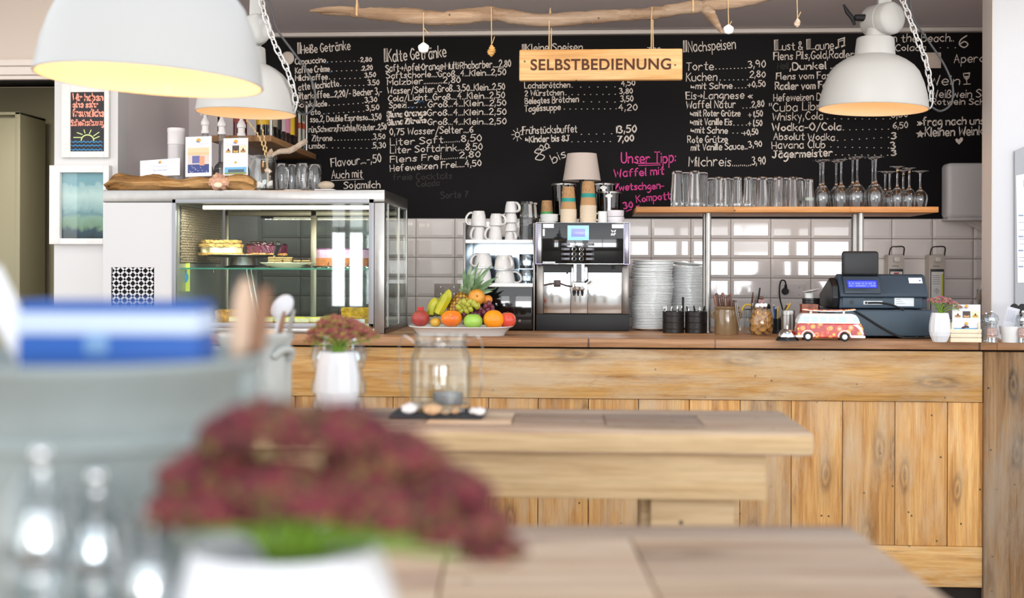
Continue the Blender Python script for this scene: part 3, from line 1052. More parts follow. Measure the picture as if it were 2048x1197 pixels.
c = on_z(1700, 1050, TZ)
table('bar_table', 'high reclaimed wood table nearest the camera, holding bucket and big flower vase', c.x - 1.45, c.x, c.y - .85, c.y, TZ, R(3.9), (c.x, c.y, 0), .042, (c.x - .3, c.x - .15), c.x - .12, [0, .2, .37, .52, .70, .83, 1.0])

# ------------------------------------------------------------------ lamps
M['shade'] = mat('white_lamp_enamel', '#b9b8b4', .45)
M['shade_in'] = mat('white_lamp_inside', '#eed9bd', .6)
M['bulb'] = mat('lit_bulb', '#ffffff', .3, emit='#ffd08a', es=9)
def links(mb, pts, step, r, wire):
    L = [0]
    for a, b in zip(pts, pts[1:]):
        L.append(L[-1] + (Vector(b) - Vector(a)).length)
    n = int(L[-1] / step)
    for i in range(n):
        s = (i + .5) * L[-1] / n
        k = max(j for j in range(len(L)) if L[j] <= s)
        k = min(k, len(pts) - 2)
        a, b = Vector(pts[k]), Vector(pts[k + 1])
        c = a.lerp(b, (s - L[k]) / max(1e-6, L[k + 1] - L[k]))
        d = (b - a).normalized()
        u = d.cross(Vector((0, 1, 0)))
        u = u.normalized() if u.length > .1 else Vector((1, 0, 0))
        w = d.cross(u)
        q = (u * .8 + w * .6) if i % 2 else (u * .75 - w * .66)
        q.normalize()
        ring = []
        for j in range(14):
            an = 2 * math.pi * j / 14
            ring.append(c + d * (step * .72 * math.cos(an)) + q * (r * math.sin(an)))
        mb.tube(ring, wire, 5, True)
def lamp(label, px, py, Y, rad, tilt, power, spin=0.0, emit=14):
    c = P(px, py, Y)
    e = thing('pendant_lamp', label, 'pendant lamp', c, 0, 'white industrial pendant lamps')
    e.rotation_mode = 'ZYX'
    e.rotation_euler = (0, tilt, spin)
    pr = [(1.0, -.015), (1.008, -.005), (1.0, .01), (.985, .12), (.96, .27), (.90, .48), (.81, .69), (.72, .80), (.585, .90), (.46, .965), (.385, .99), (.372, 1.0), (.345, 1.30), (.335, 1.325), (.31, 1.335), (.19, 1.335), (.18, 1.5)]
    inner = [(.17, 1.28), (.33, 1.27), (.35, .98), (.44, .945), (.57, .88), (.70, .78), (.79, .67), (.88, .47), (.94, .26), (.967, .12), (.982, .0), (.985, -.012)]
    t = MB()
    t.lathe([(r * rad, z * rad) for r, z in pr], 56)
    t.build('shade', M['shade'], e, ang=30)
    t = MB()
    t.lathe([(0, 1.28 * rad)] + [(r * rad, z * rad) for r, z in inner] + [(1.0 * rad, -.015 * rad)], 56)
    t.build('shade_lining', M['shade_in'], e, ang=30)
    t = MB()
    t.M = Matrix.Translation((.12 * rad, 0, 1.67 * rad)) @ Matrix.Rotation(R(28), 4, 'Z') @ Matrix.Rotation(R(90), 4, 'X')
    rr = .315 * rad
    t.lathe([(0, rr * 1.05), (rr * .6, rr * 1.03), (rr * .86, rr * .94), (rr * .96, rr * .8), (rr * .97, rr * .3), (rr * .93, rr * .26), (rr, rr * .22), (rr, -rr * .75), (rr * .9, -rr * .98), (rr * .6, -rr * 1.08), (0, -rr * 1.1)], 40)
    t.M = None
    t.lathe([(0, 1.36 * rad), (.19 * rad, 1.36 * rad), (.17 * rad, 1.40 * rad), (.2 * rad, 1.5 * rad), (0, 1.52 * rad)], 24, (.07 * rad, 0, 0))
    t.box(.02 * rad, .26 * rad, -.07 * rad, .07 * rad, 1.9 * rad, 2.95 * rad, .02 * rad)
    t.build('housing', M['shade'], e)
    t = MB()
    a = Vector((-.27 * rad, .02 * rad, 1.71 * rad))
    t.cyl(a + Vector((.12 * rad, 0, 0)), a - Vector((.12 * rad, 0, 0)), .075 * rad, .06 * rad, 14)
    t.tube([a + Vector((-.12 * rad, 0, -.14 * rad)), a + Vector((-.17 * rad, 0, 0)), a + Vector((-.26 * rad, 0, .10 * rad)), a + Vector((-.34 * rad, 0, .24 * rad))], [.025 * rad, .045 * rad, .045 * rad, .02 * rad], 8)
    t.build('wing_nut', M['rubber'], e)
    t = MB()
    pts = crom([(1.0 * rad, -.1 * rad, .04 * rad), (1.03 * rad, -.12 * rad, .3 * rad), (.88 * rad, -.25 * rad, .85 * rad), (.66 * rad, -.36 * rad, 1.3 * rad), (.46 * rad, -.36 * rad, 1.8 * rad), (.30 * rad, -.25 * rad, 2.3 * rad), (.2 * rad, -.1 * rad, 2.9 * rad)], 8)
    links(t, pts, .031, .0105, .0031)
    t.build('chain', M['white'], e)
    t = MB()
    t.tube(crom([(.25 * rad, -.3 * rad, 2.5 * rad), (.5 * rad, -.28 * rad, 2.15 * rad), (.62 * rad, -.2 * rad, 1.7 * rad), (.95 * rad, -.15 * rad, 1.25 * rad), (1.25 * rad, -.1 * rad, .85 * rad), (1.42 * rad, -.1 * rad, .45 * rad), (1.40 * rad, -.1 * rad, (.5 if spin else .12) * rad), (1.22 * rad, -.1 * rad, (.6 if spin else -.02) * rad), (1.06 * rad, -.05 * rad, (.7 if spin else .06) * rad)], 8), .0042, 8)
    t.build('cable', mat('grey_cable', '#4a4a4c', .5), e)
    t = MB()
    zt = ZC - c.z + .02
    t.cyl((.16 * rad, 0, 2.8 * rad), (.16 * rad - tilt * 0, 0, max(zt, 3.0 * rad)), .009, n=10)
    t.build('suspension_rod', M['shade'], e)
    t = MB()
    t.lathe([(0, .50 * rad), (.10 * rad, .53 * rad), (.17 * rad, .64 * rad), (.17 * rad, .74 * rad), (.10 * rad, .9 * rad), (.07 * rad, 1.0 * rad), (.07 * rad, 1.27 * rad), (0, 1.27 * rad)], 20)
    t.build('bulb', M['bulb'] if emit > 10 else mat('lit_bulb_warm', '#ffffff', .3, emit='#ffae62', es=emit), e)
    l = bpy.data.lights.new('bulb_light', 'POINT')
    l.energy, l.color, l.shadow_soft_size = power, (1, .62, .28), .05
    o = bpy.data.objects.new('bulb_light', l)
    COL.objects.link(o)
    o.parent = e
    o.location = (0, 0, .42 * rad)
    return e
lamp('big white dome lamp close to the camera, lit warm inside, above the vitrine', 301, 160, 2.28, .2135, R(2.9), 3.2, R(105), emit=11)
lamp('white dome lamp partly hidden behind the big close one, over the bottle shelf', 492, 226, 4.55, .190, R(1.6), .7, emit=2)
lamp('white dome lamp over the cash register, with chain and looping cable', 1746, 218, 5.0, .2185, R(1.8), .9, emit=2)

# ------------------------------------------------------------------ driftwood, shells, wooden sign
YD2 = 4.72
W_DRIFT = wood('driftwood', ['#5c4634', '#8d7158', '#a98f76', '#c0a98f'], 'x', 'xz', 0, .8, .3, 1.2, .4, '#b5a493', bump=.6)
def knob(pts, rs, mb, n=12, amp=.25, seed=3):
    rnd = random.Random(seed)
    P_ = crom(pts, 6)
    r_ = []
    for i in range(len(P_)):
        f = i / 6
        k = min(int(f), len(rs) - 2)
        r_.append((rs[k] + (rs[k + 1] - rs[k]) * (f - k)) * (1 + amp * (rnd.random() - .5)))
    mb.tube(P_, r_, n, flat=.8)
br = thing('driftwood_branch', 'long driftwood branch hanging below the ceiling in front of the blackboard', 'branch', P(1050, 38, YD2))
k = mpp(1050, YD2)
o_ = P(1050, 38, YD2)
pp = lambda x, y, dy=0: P(x, y, YD2) - o_ + Vector((0, dy, 0))
t = MB()
knob([pp(640, 24), pp(700, 25), pp(760, 28), pp(820, 32), pp(880, 37), pp(930, 33), pp(985, 27, .01), pp(1040, 36), pp(1090, 41), pp(1160, 36), pp(1230, 31), pp(1300, 25, .02), pp(1370, 16), pp(1440, 9), pp(1520, -6), pp(1600, -24)], [q * k for q in (5, 9, 13, 16, 15, 15, 15, 14, 13, 13, 12, 12, 13, 12, 12, 10)], t)
t.build('trunk', W_DRIFT, br)
t = MB()
knob([pp(720, 24), pp(670, 20, -.01), pp(622, 24, -.02)], [9 * k, 7 * k, 2.5 * k], t, seed=5)
knob([pp(1405, 10), pp(1420, 32, -.02), pp(1432, 52, -.03), pp(1442, 69, -.03)], [11 * k, 11 * k, 7 * k, 3 * k], t, seed=8)
knob([pp(1180, 36), pp(1187, 46, -.01)], [5 * k, 3 * k], t, seed=9)
t.build('side_twig', W_DRIFT, br)
t = MB()
for px, y in ((715, 20), (1385, 12)):
    t.tube([pp(px, y + 14, -.022), pp(px, y - 60, 0), Vector((pp(px, 0).x, 0, ZC - o_.z))], .004, 6)
    a = pp(px, y)
    t.tube([a + Vector((0, .024 * math.cos(q), .024 * math.sin(q) * 1.1)) for q in [i * .63 for i in range(10)]], .004, 6, True)
t.build('hanging_twine', M['twine'], br)
def shell_fan(mb, s, seed=1):
    def f(q):
        return 1 + .06 * math.cos(9 * math.atan2(q.x, q.z + .8))
    mb.ball((0, 0, 0), s, (1, .45, .95), 24, 14, f)
def shell_spiral(mb, s, turns=6, seed=1):
    rnd = random.Random(seed)
    prof = []
    n = 26
    for i in range(n + 1):
        u = i / n
        r = s * .52 * (math.sin(math.pi * min(1, u * 1.02)) ** .8) * (1.0 - .35 * u) * (1 + .16 * math.sin(u * turns * 6.28))
        prof.append((max(r, 0 if i in (0, n) else .02 * s), s * (1.5 * u - .75)))
    prof[0] = (0, prof[0][1])
    prof[-1] = (0, prof[-1][1])
    mb.lathe(prof, 14, fn=lambda a, z: 1 + .18 * math.sin(a * 3 + z / s * 4))
SH = [mat('shell_white', '#e9e2de', .5, var=.2, vs=40), mat('shell_ochre', '#d9a55f', .55, var=.3, vs=40), mat('shell_rose', '#dfc2ad', .5, var=.3, vs=50)]
for i, (px, py, top, kind, m, lab, s) in enumerate(((847, 96, 24, 'fan', 0, 'white shell on twine in front of the cold drinks heading', 11), (983, 101, 14, 'sp', 1, 'ochre conch shell on twine beside the wooden sign', 17), (1457, 59, -20, 'fan', 0, 'small white shell on twine beside the branch fork', 10), (1595, 45, -30, 'sp', 2, 'small pale snail shell on twine above beer prices', 13))):
    c = P(px, py, YD2 - .03)
    e = thing('hanging_shell', lab, 'shell', c, 0, 'shells hanging from the driftwood branch')
    t = MB()
    (shell_fan if kind == 'fan' else shell_spiral)(t, s * k)
    t.build('shell', SH[m], e, ang=80)
    t = MB()
    t.tube([(0, 0, s * k * .5), (0, 0, s * k * 1.0), (-.002, .01, (py - top) * k)], .0018, 6)
    t.tube([(.003, 0, s * k * .8), (.012, -.003, s * k * 1.6)] if i != 0 else [(0, .008, (py - 55) * k), (.02, .006, (py - 68) * k * 1)], .0015, 5)
    t.build('twine', M['twine'], e)
W_SIGN = wood('sign_wood', ['#a8713a', '#cf9a5c', '#deb078', '#e8c595'], 'x', 'xz', 0, .55, .5, .7, 0, bump=.15)
c = P(1201, 130.5, YD2 - .02)
e = thing('wooden_sign', 'wooden board sign reading SELBSTBEDIENUNG hanging from the driftwood branch', 'sign', c, 0)
hw, hh = 161 * k, 31 * k
MB().box(-hw, hw, -.014, .014, -hh, hh, .006, 3).build('board', W_SIGN, e)
def lettering(name, body, m, parent, width, loc, off=0.0, rot=(R(90), 0, 0), th=.0004):
    cu = bpy.data.curves.new('letters', 'FONT')
    cu.body = body
    cu.size = 1
    cu.offset = off
    cu.extrude = .002
    cu.space_character = 1.08
    to = bpy.data.objects.new('letters', cu)
    COL.objects.link(to)
    dg = bpy.context.evaluated_depsgraph_get()
    me = bpy.data.meshes.new_from_object(to.evaluated_get(dg))
    bpy.data.objects.remove(to)
    bpy.data.curves.remove(cu)
    xs = [v.co.x for v in me.vertices]
    ys = [v.co.y for v in me.vertices]
    s = width / (max(xs) - min(xs))
    mx, my = (max(xs) + min(xs)) / 2, (max(ys) + min(ys)) / 2
    for v in me.vertices:
        v.co = Vector(((v.co.x - mx) * s, (v.co.y - my) * s, v.co.z * th / .002))
    me.name = name
    me.materials.append(m)
    o = bpy.data.objects.new(name, me)
    COL.objects.link(o)
    o.parent = parent
    o.location = loc
    o.rotation_euler = rot
    return o
lettering('lettering', 'SELBSTBEDIENUNG', mat('burnt_letters', '#4a2813', .8), e, 277 * k, (0, -.0142, .5 * k), .023)
t = MB()
for px in (1101, 1303):
    a = (px - 1201) * k
    t.tube([(a - .004, 0, hh), (a - .004, .0, (130 - 40) * k), (a, .02, (130 - 14) * k), (a + .004, .04, 90 * k), (a + .004, .005, hh)], .0022, 6)
t.build('twine', M['twine'], e)
# ------------------------------------------------------------------ refrigerated display case
YV = on_z(769, 668.5, CT).y
YVB = YV + .66
VX0, VX1 = X(205, YV), X(769, YV)
VH = Z(380, YV, 760) - CT
vt = thing('display_case', 'steel and glass cake display case standing on the counter', 'display case', ((VX0 + VX1) / 2, YV, CT))
vo = Vector(vt.location)
vx = lambda px, Y=None: X(px, Y or YV) - vo.x
vz = lambda py, Y=None, px=560: Z(py, Y or YV, px) - CT
VD = YVB - YV
M['vwhite'] = mat('white_sheet_metal', '#cccbcb', .35)
M['vdark'] = mat('dark_interior', '#3c3f42', .35, .4)
xg = vx(347)
hw = (VX1 - VX0) / 2
t = MB()
t.box(-hw, hw, 0, VD, vz(405), VH, .004, 2)
t.build('top_cover', M['steel'], vt)
# compressor side with the diamond grille cut into a white panel
t = MB()
gx0, gx1, gz0, gz1 = vx(222), vx(308), vz(618), vz(536)
xa, xb = -hw + .002, xg - .001
za, zb = .0, vz(405.5)
t.box(xa, gx0, 0.002, .02, za, zb)
t.box(gx1, xb, 0.002, .02, za, zb)
t.box(gx0, gx1, 0.002, .02, gz1, zb)
t.box(gx0, gx1, 0.002, .02, za, gz0)
t.box(xa, xa + .012, .02, VD, za, zb)
t.box(xa, xb, VD - .012, VD, za, zb)
t.build('side_cabinet', M['vwhite'], vt)
MB().box(gx0 - .005, gx1 + .005, .05, .06, gz0 - .005, gz1 + .005).build('dark_recess', mat('dark_recess', '#2c2f33', .8), vt)
def diamond(mb, x0, x1, z0, z1, y, p, w, plane='xz', th=.002):
    "expanded-metal lattice of crossing bars clipped to a rectangle"
    W, H = x1 - x0, z1 - z0
    for sgn in (1, -1):
        n = int((W + H) / p) + 2
        for i in range(-2, n):
            c = i * p
            # line: sgn=1: x+z=c  ; sgn=-1: x-z = c-H
            if sgn == 1:
                pts = [(max(0, c - H), min(H, c)), (min(W, c), max(0, c - W))]
            else:
                d = c - H
                pts = [(max(0, d), max(0, -d)), (min(W, H + d), min(H, W - d))]
            (a, b), (e, f) = pts
            if e - a < 1e-4 or min(b, f) < -1e-6 or max(b, f) > H + 1e-6:
                continue
            dx, dz = e - a, f - b
            l = math.hypot(dx, dz)
            nx, nz = -dz / l * w / 2, dx / l * w / 2
            q = [(x0 + a + nx, z0 + b + nz), (x0 + e + nx, z0 + f + nz), (x0 + e - nx, z0 + f - nz), (x0 + a - nx, z0 + b - nz)]
            mb.prism(q, y, y + th, 'y' if plane == 'xz' else 'x')
t = MB()
diamond(t, gx0, gx1, gz0, gz1, .004, .0358, .0085)
t.build('vent_grille', M['vwhite'], vt)
# frame of the front pane, corner posts, base
t = MB()
fx0, fx1, fz0, fz1 = vx(344), vx(748), vz(657), vz(398.5)
for b in ((fx0, fx0 + .017, fz0, fz1), (fx1 - .022, fx1, fz0, fz1), (fx0, fx1, fz1 - .018, fz1), (fx0, fx1, fz0, fz0 + .022)):
    t.box(b[0], b[1], -.004, .012, b[2], b[3], .002)
t.build('pane_frame', M['alu'], vt)
t = MB()
t.box(fx1 + .0005, hw, 0, .03, .0, vz(405.5), .003)
t.box(hw - .018, hw, VD - .02, VD, 0, vz(405.5), .002)
t.box(-hw + .002, hw, .002, VD, .0, vz(655), .002)
t.build('steel_frame', M['steel'], vt)
MB().box(fx0 + .016, fx1 - .02, .003, .007, fz0 + .02, fz1 - .016).build('front_pane', M['pane'], vt)
MB().box(hw - .008, hw - .003, .03, VD - .02, vz(655), vz(405.5)).build('side_pane', M['pane'], vt)
t = MB()
for y in (.10, .4):
    t.box(hw - .0025, hw + .001, y, y + .004, vz(655), vz(405))
t.build('side_rail', M['steel'], vt)
# inside
xi0, xi1 = vx(352), fx1
zfl = vz(655)
t = MB()
t.box(xi0, xi1 + .02, .012, VD - .01, zfl, zfl + .006)
t.build('floor_tray', mat('steel_tray', '#b8bbbb', .3, .9), vt)
MB().box(xi0, xi1 + .02, .02, VD - .01, vz(404), vz(401)).build('inner_ceiling', mat('steel_ceiling', '#c7c2b8', .35, .8), vt)
t = MB()
t.box(xi0 - .004, xi0 + .002, .014, VD - .01, zfl, vz(405))
t.build('inner_side', mat('inner_side_steel', '#a8a6a0', .35, .6), vt)
t = MB()
diamond(t, .05, VD - .05, vz(525), vz(412), xi0 + .003, .022, .006, 'yz')
t.m = 1
t.box(xi0 + .0021, xi0 + .0026, .04, VD - .04, vz(528), vz(410))
t.build('side_grille', [mat('beige_grille', '#b9a790', .4, .5), M['vdark']], vt)
# back: sliding panes in frames
t = MB()
yb = VD - .02
xm = (X(628, YV + yb) - vo.x)
zt_ = vz(405)
for a, b in ((xi0 + .02, xi0 + .036), (xm - .014, xm + .014), (xi1 - .004, xi1 + .014)):
    t.box(a, b, yb - .012, yb, zfl, zt_, .002)
t.box(xi0 + .02, xi1, yb - .012, yb, zt_ - .03, zt_ - .004, .002)
t.box(xi0 + .02, xi1, yb - .012, yb, zfl, zfl + .02, .002)
t.build('door_frame', mat('champagne_aluminium', '#b7ab98', .35, .8), vt)
t = MB()
t.box(xi0 + .03, xm, yb - .008, yb - .004, zfl, zt_)
t.box(xm - .01, xi1, yb - .003, yb - .0005, zfl, zt_)
t.build('sliding_pane', thin('smoky_pane', '#d0d4d3', 1.6), vt)
zs = vz(538)
t = MB()
t.box(xi0 + .004, xi1 - .002, .045, VD - .06, zs - .003, zs + .003)
t.m = 1
t.box(xi0 + .004, xi1 - .002, .0445, .0455, zs - .0031, zs + .0031)
t.build('glass_shelf', [thin('shelf_pane', '#e2f1ea', 1.0), mat('green_glass_edge', '#4c9a80', .2, emit='#4c9a80', es=.0)], vt)
t = MB()
for y in (.12, VD - .16):
    for x_ in (xi0 + .004, xi1 - .006):
        t.cyl((x_, y, zs - .02), (x_, y, zs - .004), .005, n=8)
t.build('shelf_bracket', M['steel_dark'], vt)
# fluorescent tube under the ceiling
t = MB()
t.cyl((xi0 + .10, .05, vz(414)), (xi1 - .03, .05, vz(414)), .008, n=12)
t.build('light_tube', mat('lit_tube', '#ffffff', .4, emit='#ffedc8', es=9), vt)
la = area('tube_light', (vo.x + .12, YV + .06, CT + vz(416)), (0, 0, 0), .7, .02, 7, (1, .93, .80))
# round warning sticker behind the pane
t = MB()
cx = vx(364, YV + .12)
zc_ = vz(555, YV + .1)
t.box(cx - .03, cx + .035, .118, .12, vz(585), vz(527))
t.m = 1
t.M = Matrix.Translation((cx, .117, vz(556))) @ Matrix.Rotation(R(90), 4, 'X')
t.lathe([(.030, 0), (.030, .0008), (.019, .0008), (.019, 0)], 24)
t.tube([(-.018, .016, .0006), (.0, -.004, .0006), (.012, .02, .0006)], .004, 5)
t.build('sticker', [mat('yellow_sticker', '#d5d860', .5), mat('blue_ring', '#4b9bd0', .5)], vt)
t = MB()
for x_, y_ in ((-hw + .04, .05), (hw - .04, .05), (-hw + .04, VD - .05), (hw - .04, VD - .05)):
    t.cyl((x_, y_, 0), (x_, y_, .003), .02)
t.build('foot', M['rubber'], vt)
# ---- cakes and dishes in the case
zS = CT + zs + .003
zF = CT + zfl + .006
M['choc'] = mat('dark_chocolate_glaze', '#2a1712', .2, coat=.4)
M['cream'] = M['cream']
M['sponge'] = mat('sponge', '#c58a4e', .8, var=.3, vs=60, bump=.5, bs=150)
M['puff'] = mat('puff_pastry', '#d9ac62', .7, var=.45, vs=35, bump=.8, bs=90)
M['vanilla'] = mat('vanilla_cream', '#f0dfb4', .5, var=.12, vs=40, bump=.3, bs=80)
YK = YV + .30
cst = thing('cake_stand', 'low steel cake stand on the glass shelf under the cream cake', 'cake stand', (X(488, YK), YK, zS))
ks = mpp(500, YK)
t = MB()
hs = (531 - 507) * ks
t.lathe([(0, 0), (.09, 0), (.085, .006), (.06, .012), (.055, hs - .01), (.16, hs - .004), (.172, hs + .002), (.17, hs + .004), (.155, hs), (0, hs)], 40)
t.build('stand', M['steel'], cst)
zc = zS + hs + .0005
def wedge_cake(name, label, cat, loc, a0, a1, r, layers, tops=None, n=16, group=None, wob=.0, r0=0.0):
    "part of a round cake: layers are (height, material, radius factor)"
    e = thing(name, label, cat, loc, 0, group)
    z = 0
    rnd = random.Random(len(label))
    for nm, h, m, rf in layers:
        t = MB()
        full = abs(a1 - a0 - 360) < 1
        pts = []
        for i in range(n + 1):
            a = R(a0 + (a1 - a0) * i / n)
            q = r * rf * (1 + wob * (rnd.random() - .5))
            pts.append((q * math.cos(a), q * math.sin(a)))
        if full:
            pts = pts[:-1]
        else:
            pts.append((r0 * math.cos(R(a0)), r0 * math.sin(R(a0))))
        mid = [(x * 1.0, y * 1.0) for x, y in pts]
        bm = bmesh.new()
        lo = [bm.verts.new((x, y, z)) for x, y in mid]
        hi = [bm.verts.new((x, y, z + h)) for x, y in mid]
        N_ = len(mid)
        bm.faces.new(lo[::-1])
        bm.faces.new(hi)
        for i in range(N_):
            bm.faces.new((lo[i], lo[(i + 1) % N_], hi[(i + 1) % N_], hi[i]))
        bmesh.ops.triangulate(bm, faces=bm.faces[:])
        bmesh.ops.subdivide_edges(bm, edges=bm.edges[:], cuts=3, use_grid_fill=True)
        bm.verts.index_update()
        am = .0022 if wob else .0008
        vs_ = []
        for v in bm.verts:
            k_ = am if z + 1e-5 < v.co.z else am * .3
            vs_.append((v.co.x + rnd.uniform(-am, am), v.co.y + rnd.uniform(-am, am), max(z, v.co.z + rnd.uniform(-k_, k_) * (1 if v.co.z > z + 1e-5 else 0))))
        t.add(vs_, [[v.index for v in f.verts] for f in bm.faces])
        bm.free()
        t.build(nm, m, e, ang=70)
        z += h
    return e, z
e, z = wedge_cake('cream_cake', 'puff pastry cream cake on the steel stand, golden lid over white cream', 'cake', (X(447, YK), YK - .02, zc), 150, 360, .098, [('pastry_base', .011, M['puff'], 1.0), ('cream_filling', .026, M['vanilla'], .96), ('pastry_lid', .012, M['puff'], 1.02), ('cream_layer', .006, M['vanilla'], .85), ('pastry_crust', .011, M['puff'], .93)], wob=.10)
M['berry'] = mat('berry_jelly', '#5a1c33', .12, coat=.6, var=.5, vs=45)
M['berrycream'] = mat('berry_cream', '#c69ab2', .5, var=.25, vs=50)
e, z = wedge_cake('berry_cake', 'dark berry jelly cake on the steel stand beside the cream cake', 'cake', (X(532, YK), YK + .03, zc), 120, 345, .10, [('cake_base', .010, M['sponge'], 1.0), ('jelly_berries', .034, M['berry'], .98), ('glaze', .008, mat('berry_glaze', '#3c1422', .08, coat=.8), .94)], wob=.07)
t = MB()
for i in range(9):
    a = R(130 + i * 24)
    t.ball((.072 * math.cos(a), .072 * math.sin(a), z + .004), .008, n=8, k=6)
t.build('berry_topping', M['choc'], e)
e = thing('cake_server', 'dark handled cake server standing between berry cake and biscuits', 'cake server', (X(548, YK - .19), YK - .1, zS))
t = MB()
zz = lambda py: Z(py, YK - .19) - zS
xx = lambda px: X(px, YK - .19) - e.location.x
t.tube([(xx(549), -.02, zz(491)), (xx(541), -.01, zz(512))], [.011, .008], 10)
t.ball((xx(549), -.02, zz(491)), .0125)
t.build('handle', M['black'], e)
t = MB()
t.tube([(xx(541), -.01, zz(512)), (xx(520), 0, zz(533))], .004, 8)
t.prism([(xx(500), .001), (xx(532), .001), (xx(524), .004), (xx(503), .004)], -.02, .015)
t.build('blade', M['chrome'], e)
# plate with stacked biscuits
YB = YV + .16
cxp = X(575, YB)
kp = mpp(575, YB)
pl = thing('serving_plate', 'white oval plate of layered biscuits on the glass shelf', 'plate', (cxp, YB, zS))
MB().lathe([(0, .004), (.055, 0), (.062, .003), (.118, .020), (.122, .0225), (.118, .0235), (.06, .008), (0, .008)], 40, sy=.6).build('dish', M['vanilla'] if 0 else mat('cream_china', '#ece5d0', .2, coat=.3), pl)
M['bisc'] = mat('butter_biscuit', '#dcb36e', .7, var=.3, vs=60)
for s, (px, dy, n, m) in enumerate(((560, .0, 6, M['bisc']), (545, .01, 6, M['bisc']), (576, .005, 6, M['bisc']), (596, .015, 5, M['choc']), (612, .01, 5, M['choc']))):
    for i in range(n):
        t = MB()
        h = .0068
        x_ = X(px, YB) + random.uniform(-.001, .001)
        t.m = 0
        t.cbox((0, 0, h * .3), (.030, .045, h * .6), .0015)
        t.m = 1
        t.cbox((0, 0, h * .8), (.028, .043, h * .38), .0008)
        b = t.build('layered_biscuit', [m if i % 2 == 0 or m is M['bisc'] else M['bisc'], M['choc'] if s > 2 or i in (1, 4) else M['choc']], None, (x_ + i * .0008, YB + dy - .02, zS + .0085 + i * h))
        b.rotation_euler = (0, 0, random.uniform(-.08, .08))
        tag(b, ('pale layered biscuit in the stacks on the white oval plate' if s < 3 else 'chocolate coated biscuit in the darker stacks on the white oval plate'), 'biscuit', 'biscuits on the oval plate')
# blueberry cheesecake on a tray
YQ = YV + .27
M['bb'] = mat('blueberry_cream', '#c9a3bd', .5, var=.4, vs=22)
e, z = wedge_cake('blueberry_cheesecake', 'tall round cheesecake with lilac cream on brown crust, upper shelf', 'cake', (X(690, YQ), YQ + .05, zS + .0105), -180, 180, .138, [('crust', .034, mat('brown_crust', '#a8683c', .8, var=.3, vs=60, bump=.4), 1.0), ('lilac_cream', .036, M['bb'], .985), ('purple_top', .006, mat('purple_glaze', '#6a4468', .3, var=.4, vs=25), .98)], n=48)
t = MB().lathe([(0, .0), (.14, 0), (.155, .008), (.153, .0095), (.14, .004), (0, .004)], 40)
tag(t.build('cake_plate', M['steel'], None, (X(690, YQ), YQ + .05, zS)), 'flat steel plate carrying the lilac cheesecake', 'plate')
e = thing('bread_rack', 'curved wire rack hanging over the glass shelf edge below the cheesecake', 'wire rack', (X(690, YV + .06), YV + .07, zS + .0015))
for i in range(6):
    x_ = X(640 + i * 20, YV + .06) - e.location.x
    pts = crom([(x_ + .03, .02, .022), (x_ + .032, .0, .012), (x_ + .022, -.012, .004), (x_ - .0, -.004, .0015), (x_ - .02, .01, .0015)], 5)
    MB().tube(pts, .0016, 6).build('wire', M['chrome'], e)
# lower deck
YL = YV + .10
tr = thing('serving_tray', 'long white tray of lemon cheesecake slices on the case floor', 'tray', (X(560, YL), YL + .03, zF))
MB().box(-.26, .20, -.07, .09, .0, .006, .003).build('tray_plate', M['ceramic'], tr)
M['lemon'] = mat('lemon_glaze', '#f0d84e', .3, var=.15, vs=40)
M['cheese'] = mat('cheese_filling', '#efe2b6', .6, var=.1, vs=40)
for i, (px, dy, rz) in enumerate(((470, .03, .1), (500, 0, -.1), (530, .02, .2), (572, -.01, .3), (588, .05, -.2), (606, -.012, .15), (628, .03, -.1), (545, .06, .1))):
    e = thing('cheesecake_slice', ['lemon cheesecake slice %s, in the case' % q for q in ('by the crumble cake', 'second from the crumble cake', 'third from the crumble cake', 'at the tray middle, leaning', 'behind the leaning slice', 'at the tray front edge', 'at the white tray end by the yellow cake', 'at the back of the tray')][i], 'cake slice', (X(px, YL), YL + dy, zF + .0065), rz, 'lemon cheesecake slices')
    MB().prism([(-.03, -.024), (.03, -.028), (.026, .024), (-.026, .02)], 0, .005, 'z').build('crust', M['sponge'], e, bev=.001)
    MB().prism([(-.03, -.024), (.03, -.028), (.026, .024), (-.026, .02)], .005, .022, 'z').build('filling', M['cheese'], e, bev=.002)
    MB().prism([(-.0295, -.0235), (.0295, -.0275), (.0255, .0235), (-.0255, .0195)], .0221, .0255, 'z').build('glaze', M['lemon'], e, bev=.0012)
def rough_block(mb, c, d, amp, seed):
    bm = bmesh.new()
    bmesh.ops.create_cube(bm, size=1)
    bmesh.ops.subdivide_edges(bm, edges=bm.edges[:], cuts=7, use_grid_fill=True)
    rnd = random.Random(seed)
    for v in bm.verts:
        k = Vector((rnd.uniform(-1, 1), rnd.uniform(-1, 1), rnd.uniform(-.3, 1))) * amp
        v.co = Vector((v.co.x * d[0] + k.x + c[0], v.co.y * d[1] + k.y + c[1], max(0, (v.co.z + .5) * d[2] + k.z) + c[2]))
    bm.verts.index_update()
    mb.add([v.co.copy() for v in bm.verts], [[v.index for v in f.verts] for f in bm.faces])
    bm.free()
kf = mpp(560, YL)
M['yellowcake'] = mat('yellow_crumble', '#dba621', .7, var=.45, vs=55, bump=.8, bs=110)
M['goldcake'] = mat('golden_pastry', '#d7a44a', .7, var=.4, vs=45, bump=.8, bs=90)
t = MB()
rough_block(t, (0, 0, 0), (80 * kf, .10, 26 * kf), .004, 3)
tag(t.build('apple_crumble_cake', mat('apple_crumble', '#cf8f45', .75, var=.45, vs=40, bump=.8, bs=100), None, (X(470, YL + .1), YL + .14, zF)), 'golden brown crumble cake behind the wooden utensils on the case floor', 'cake')
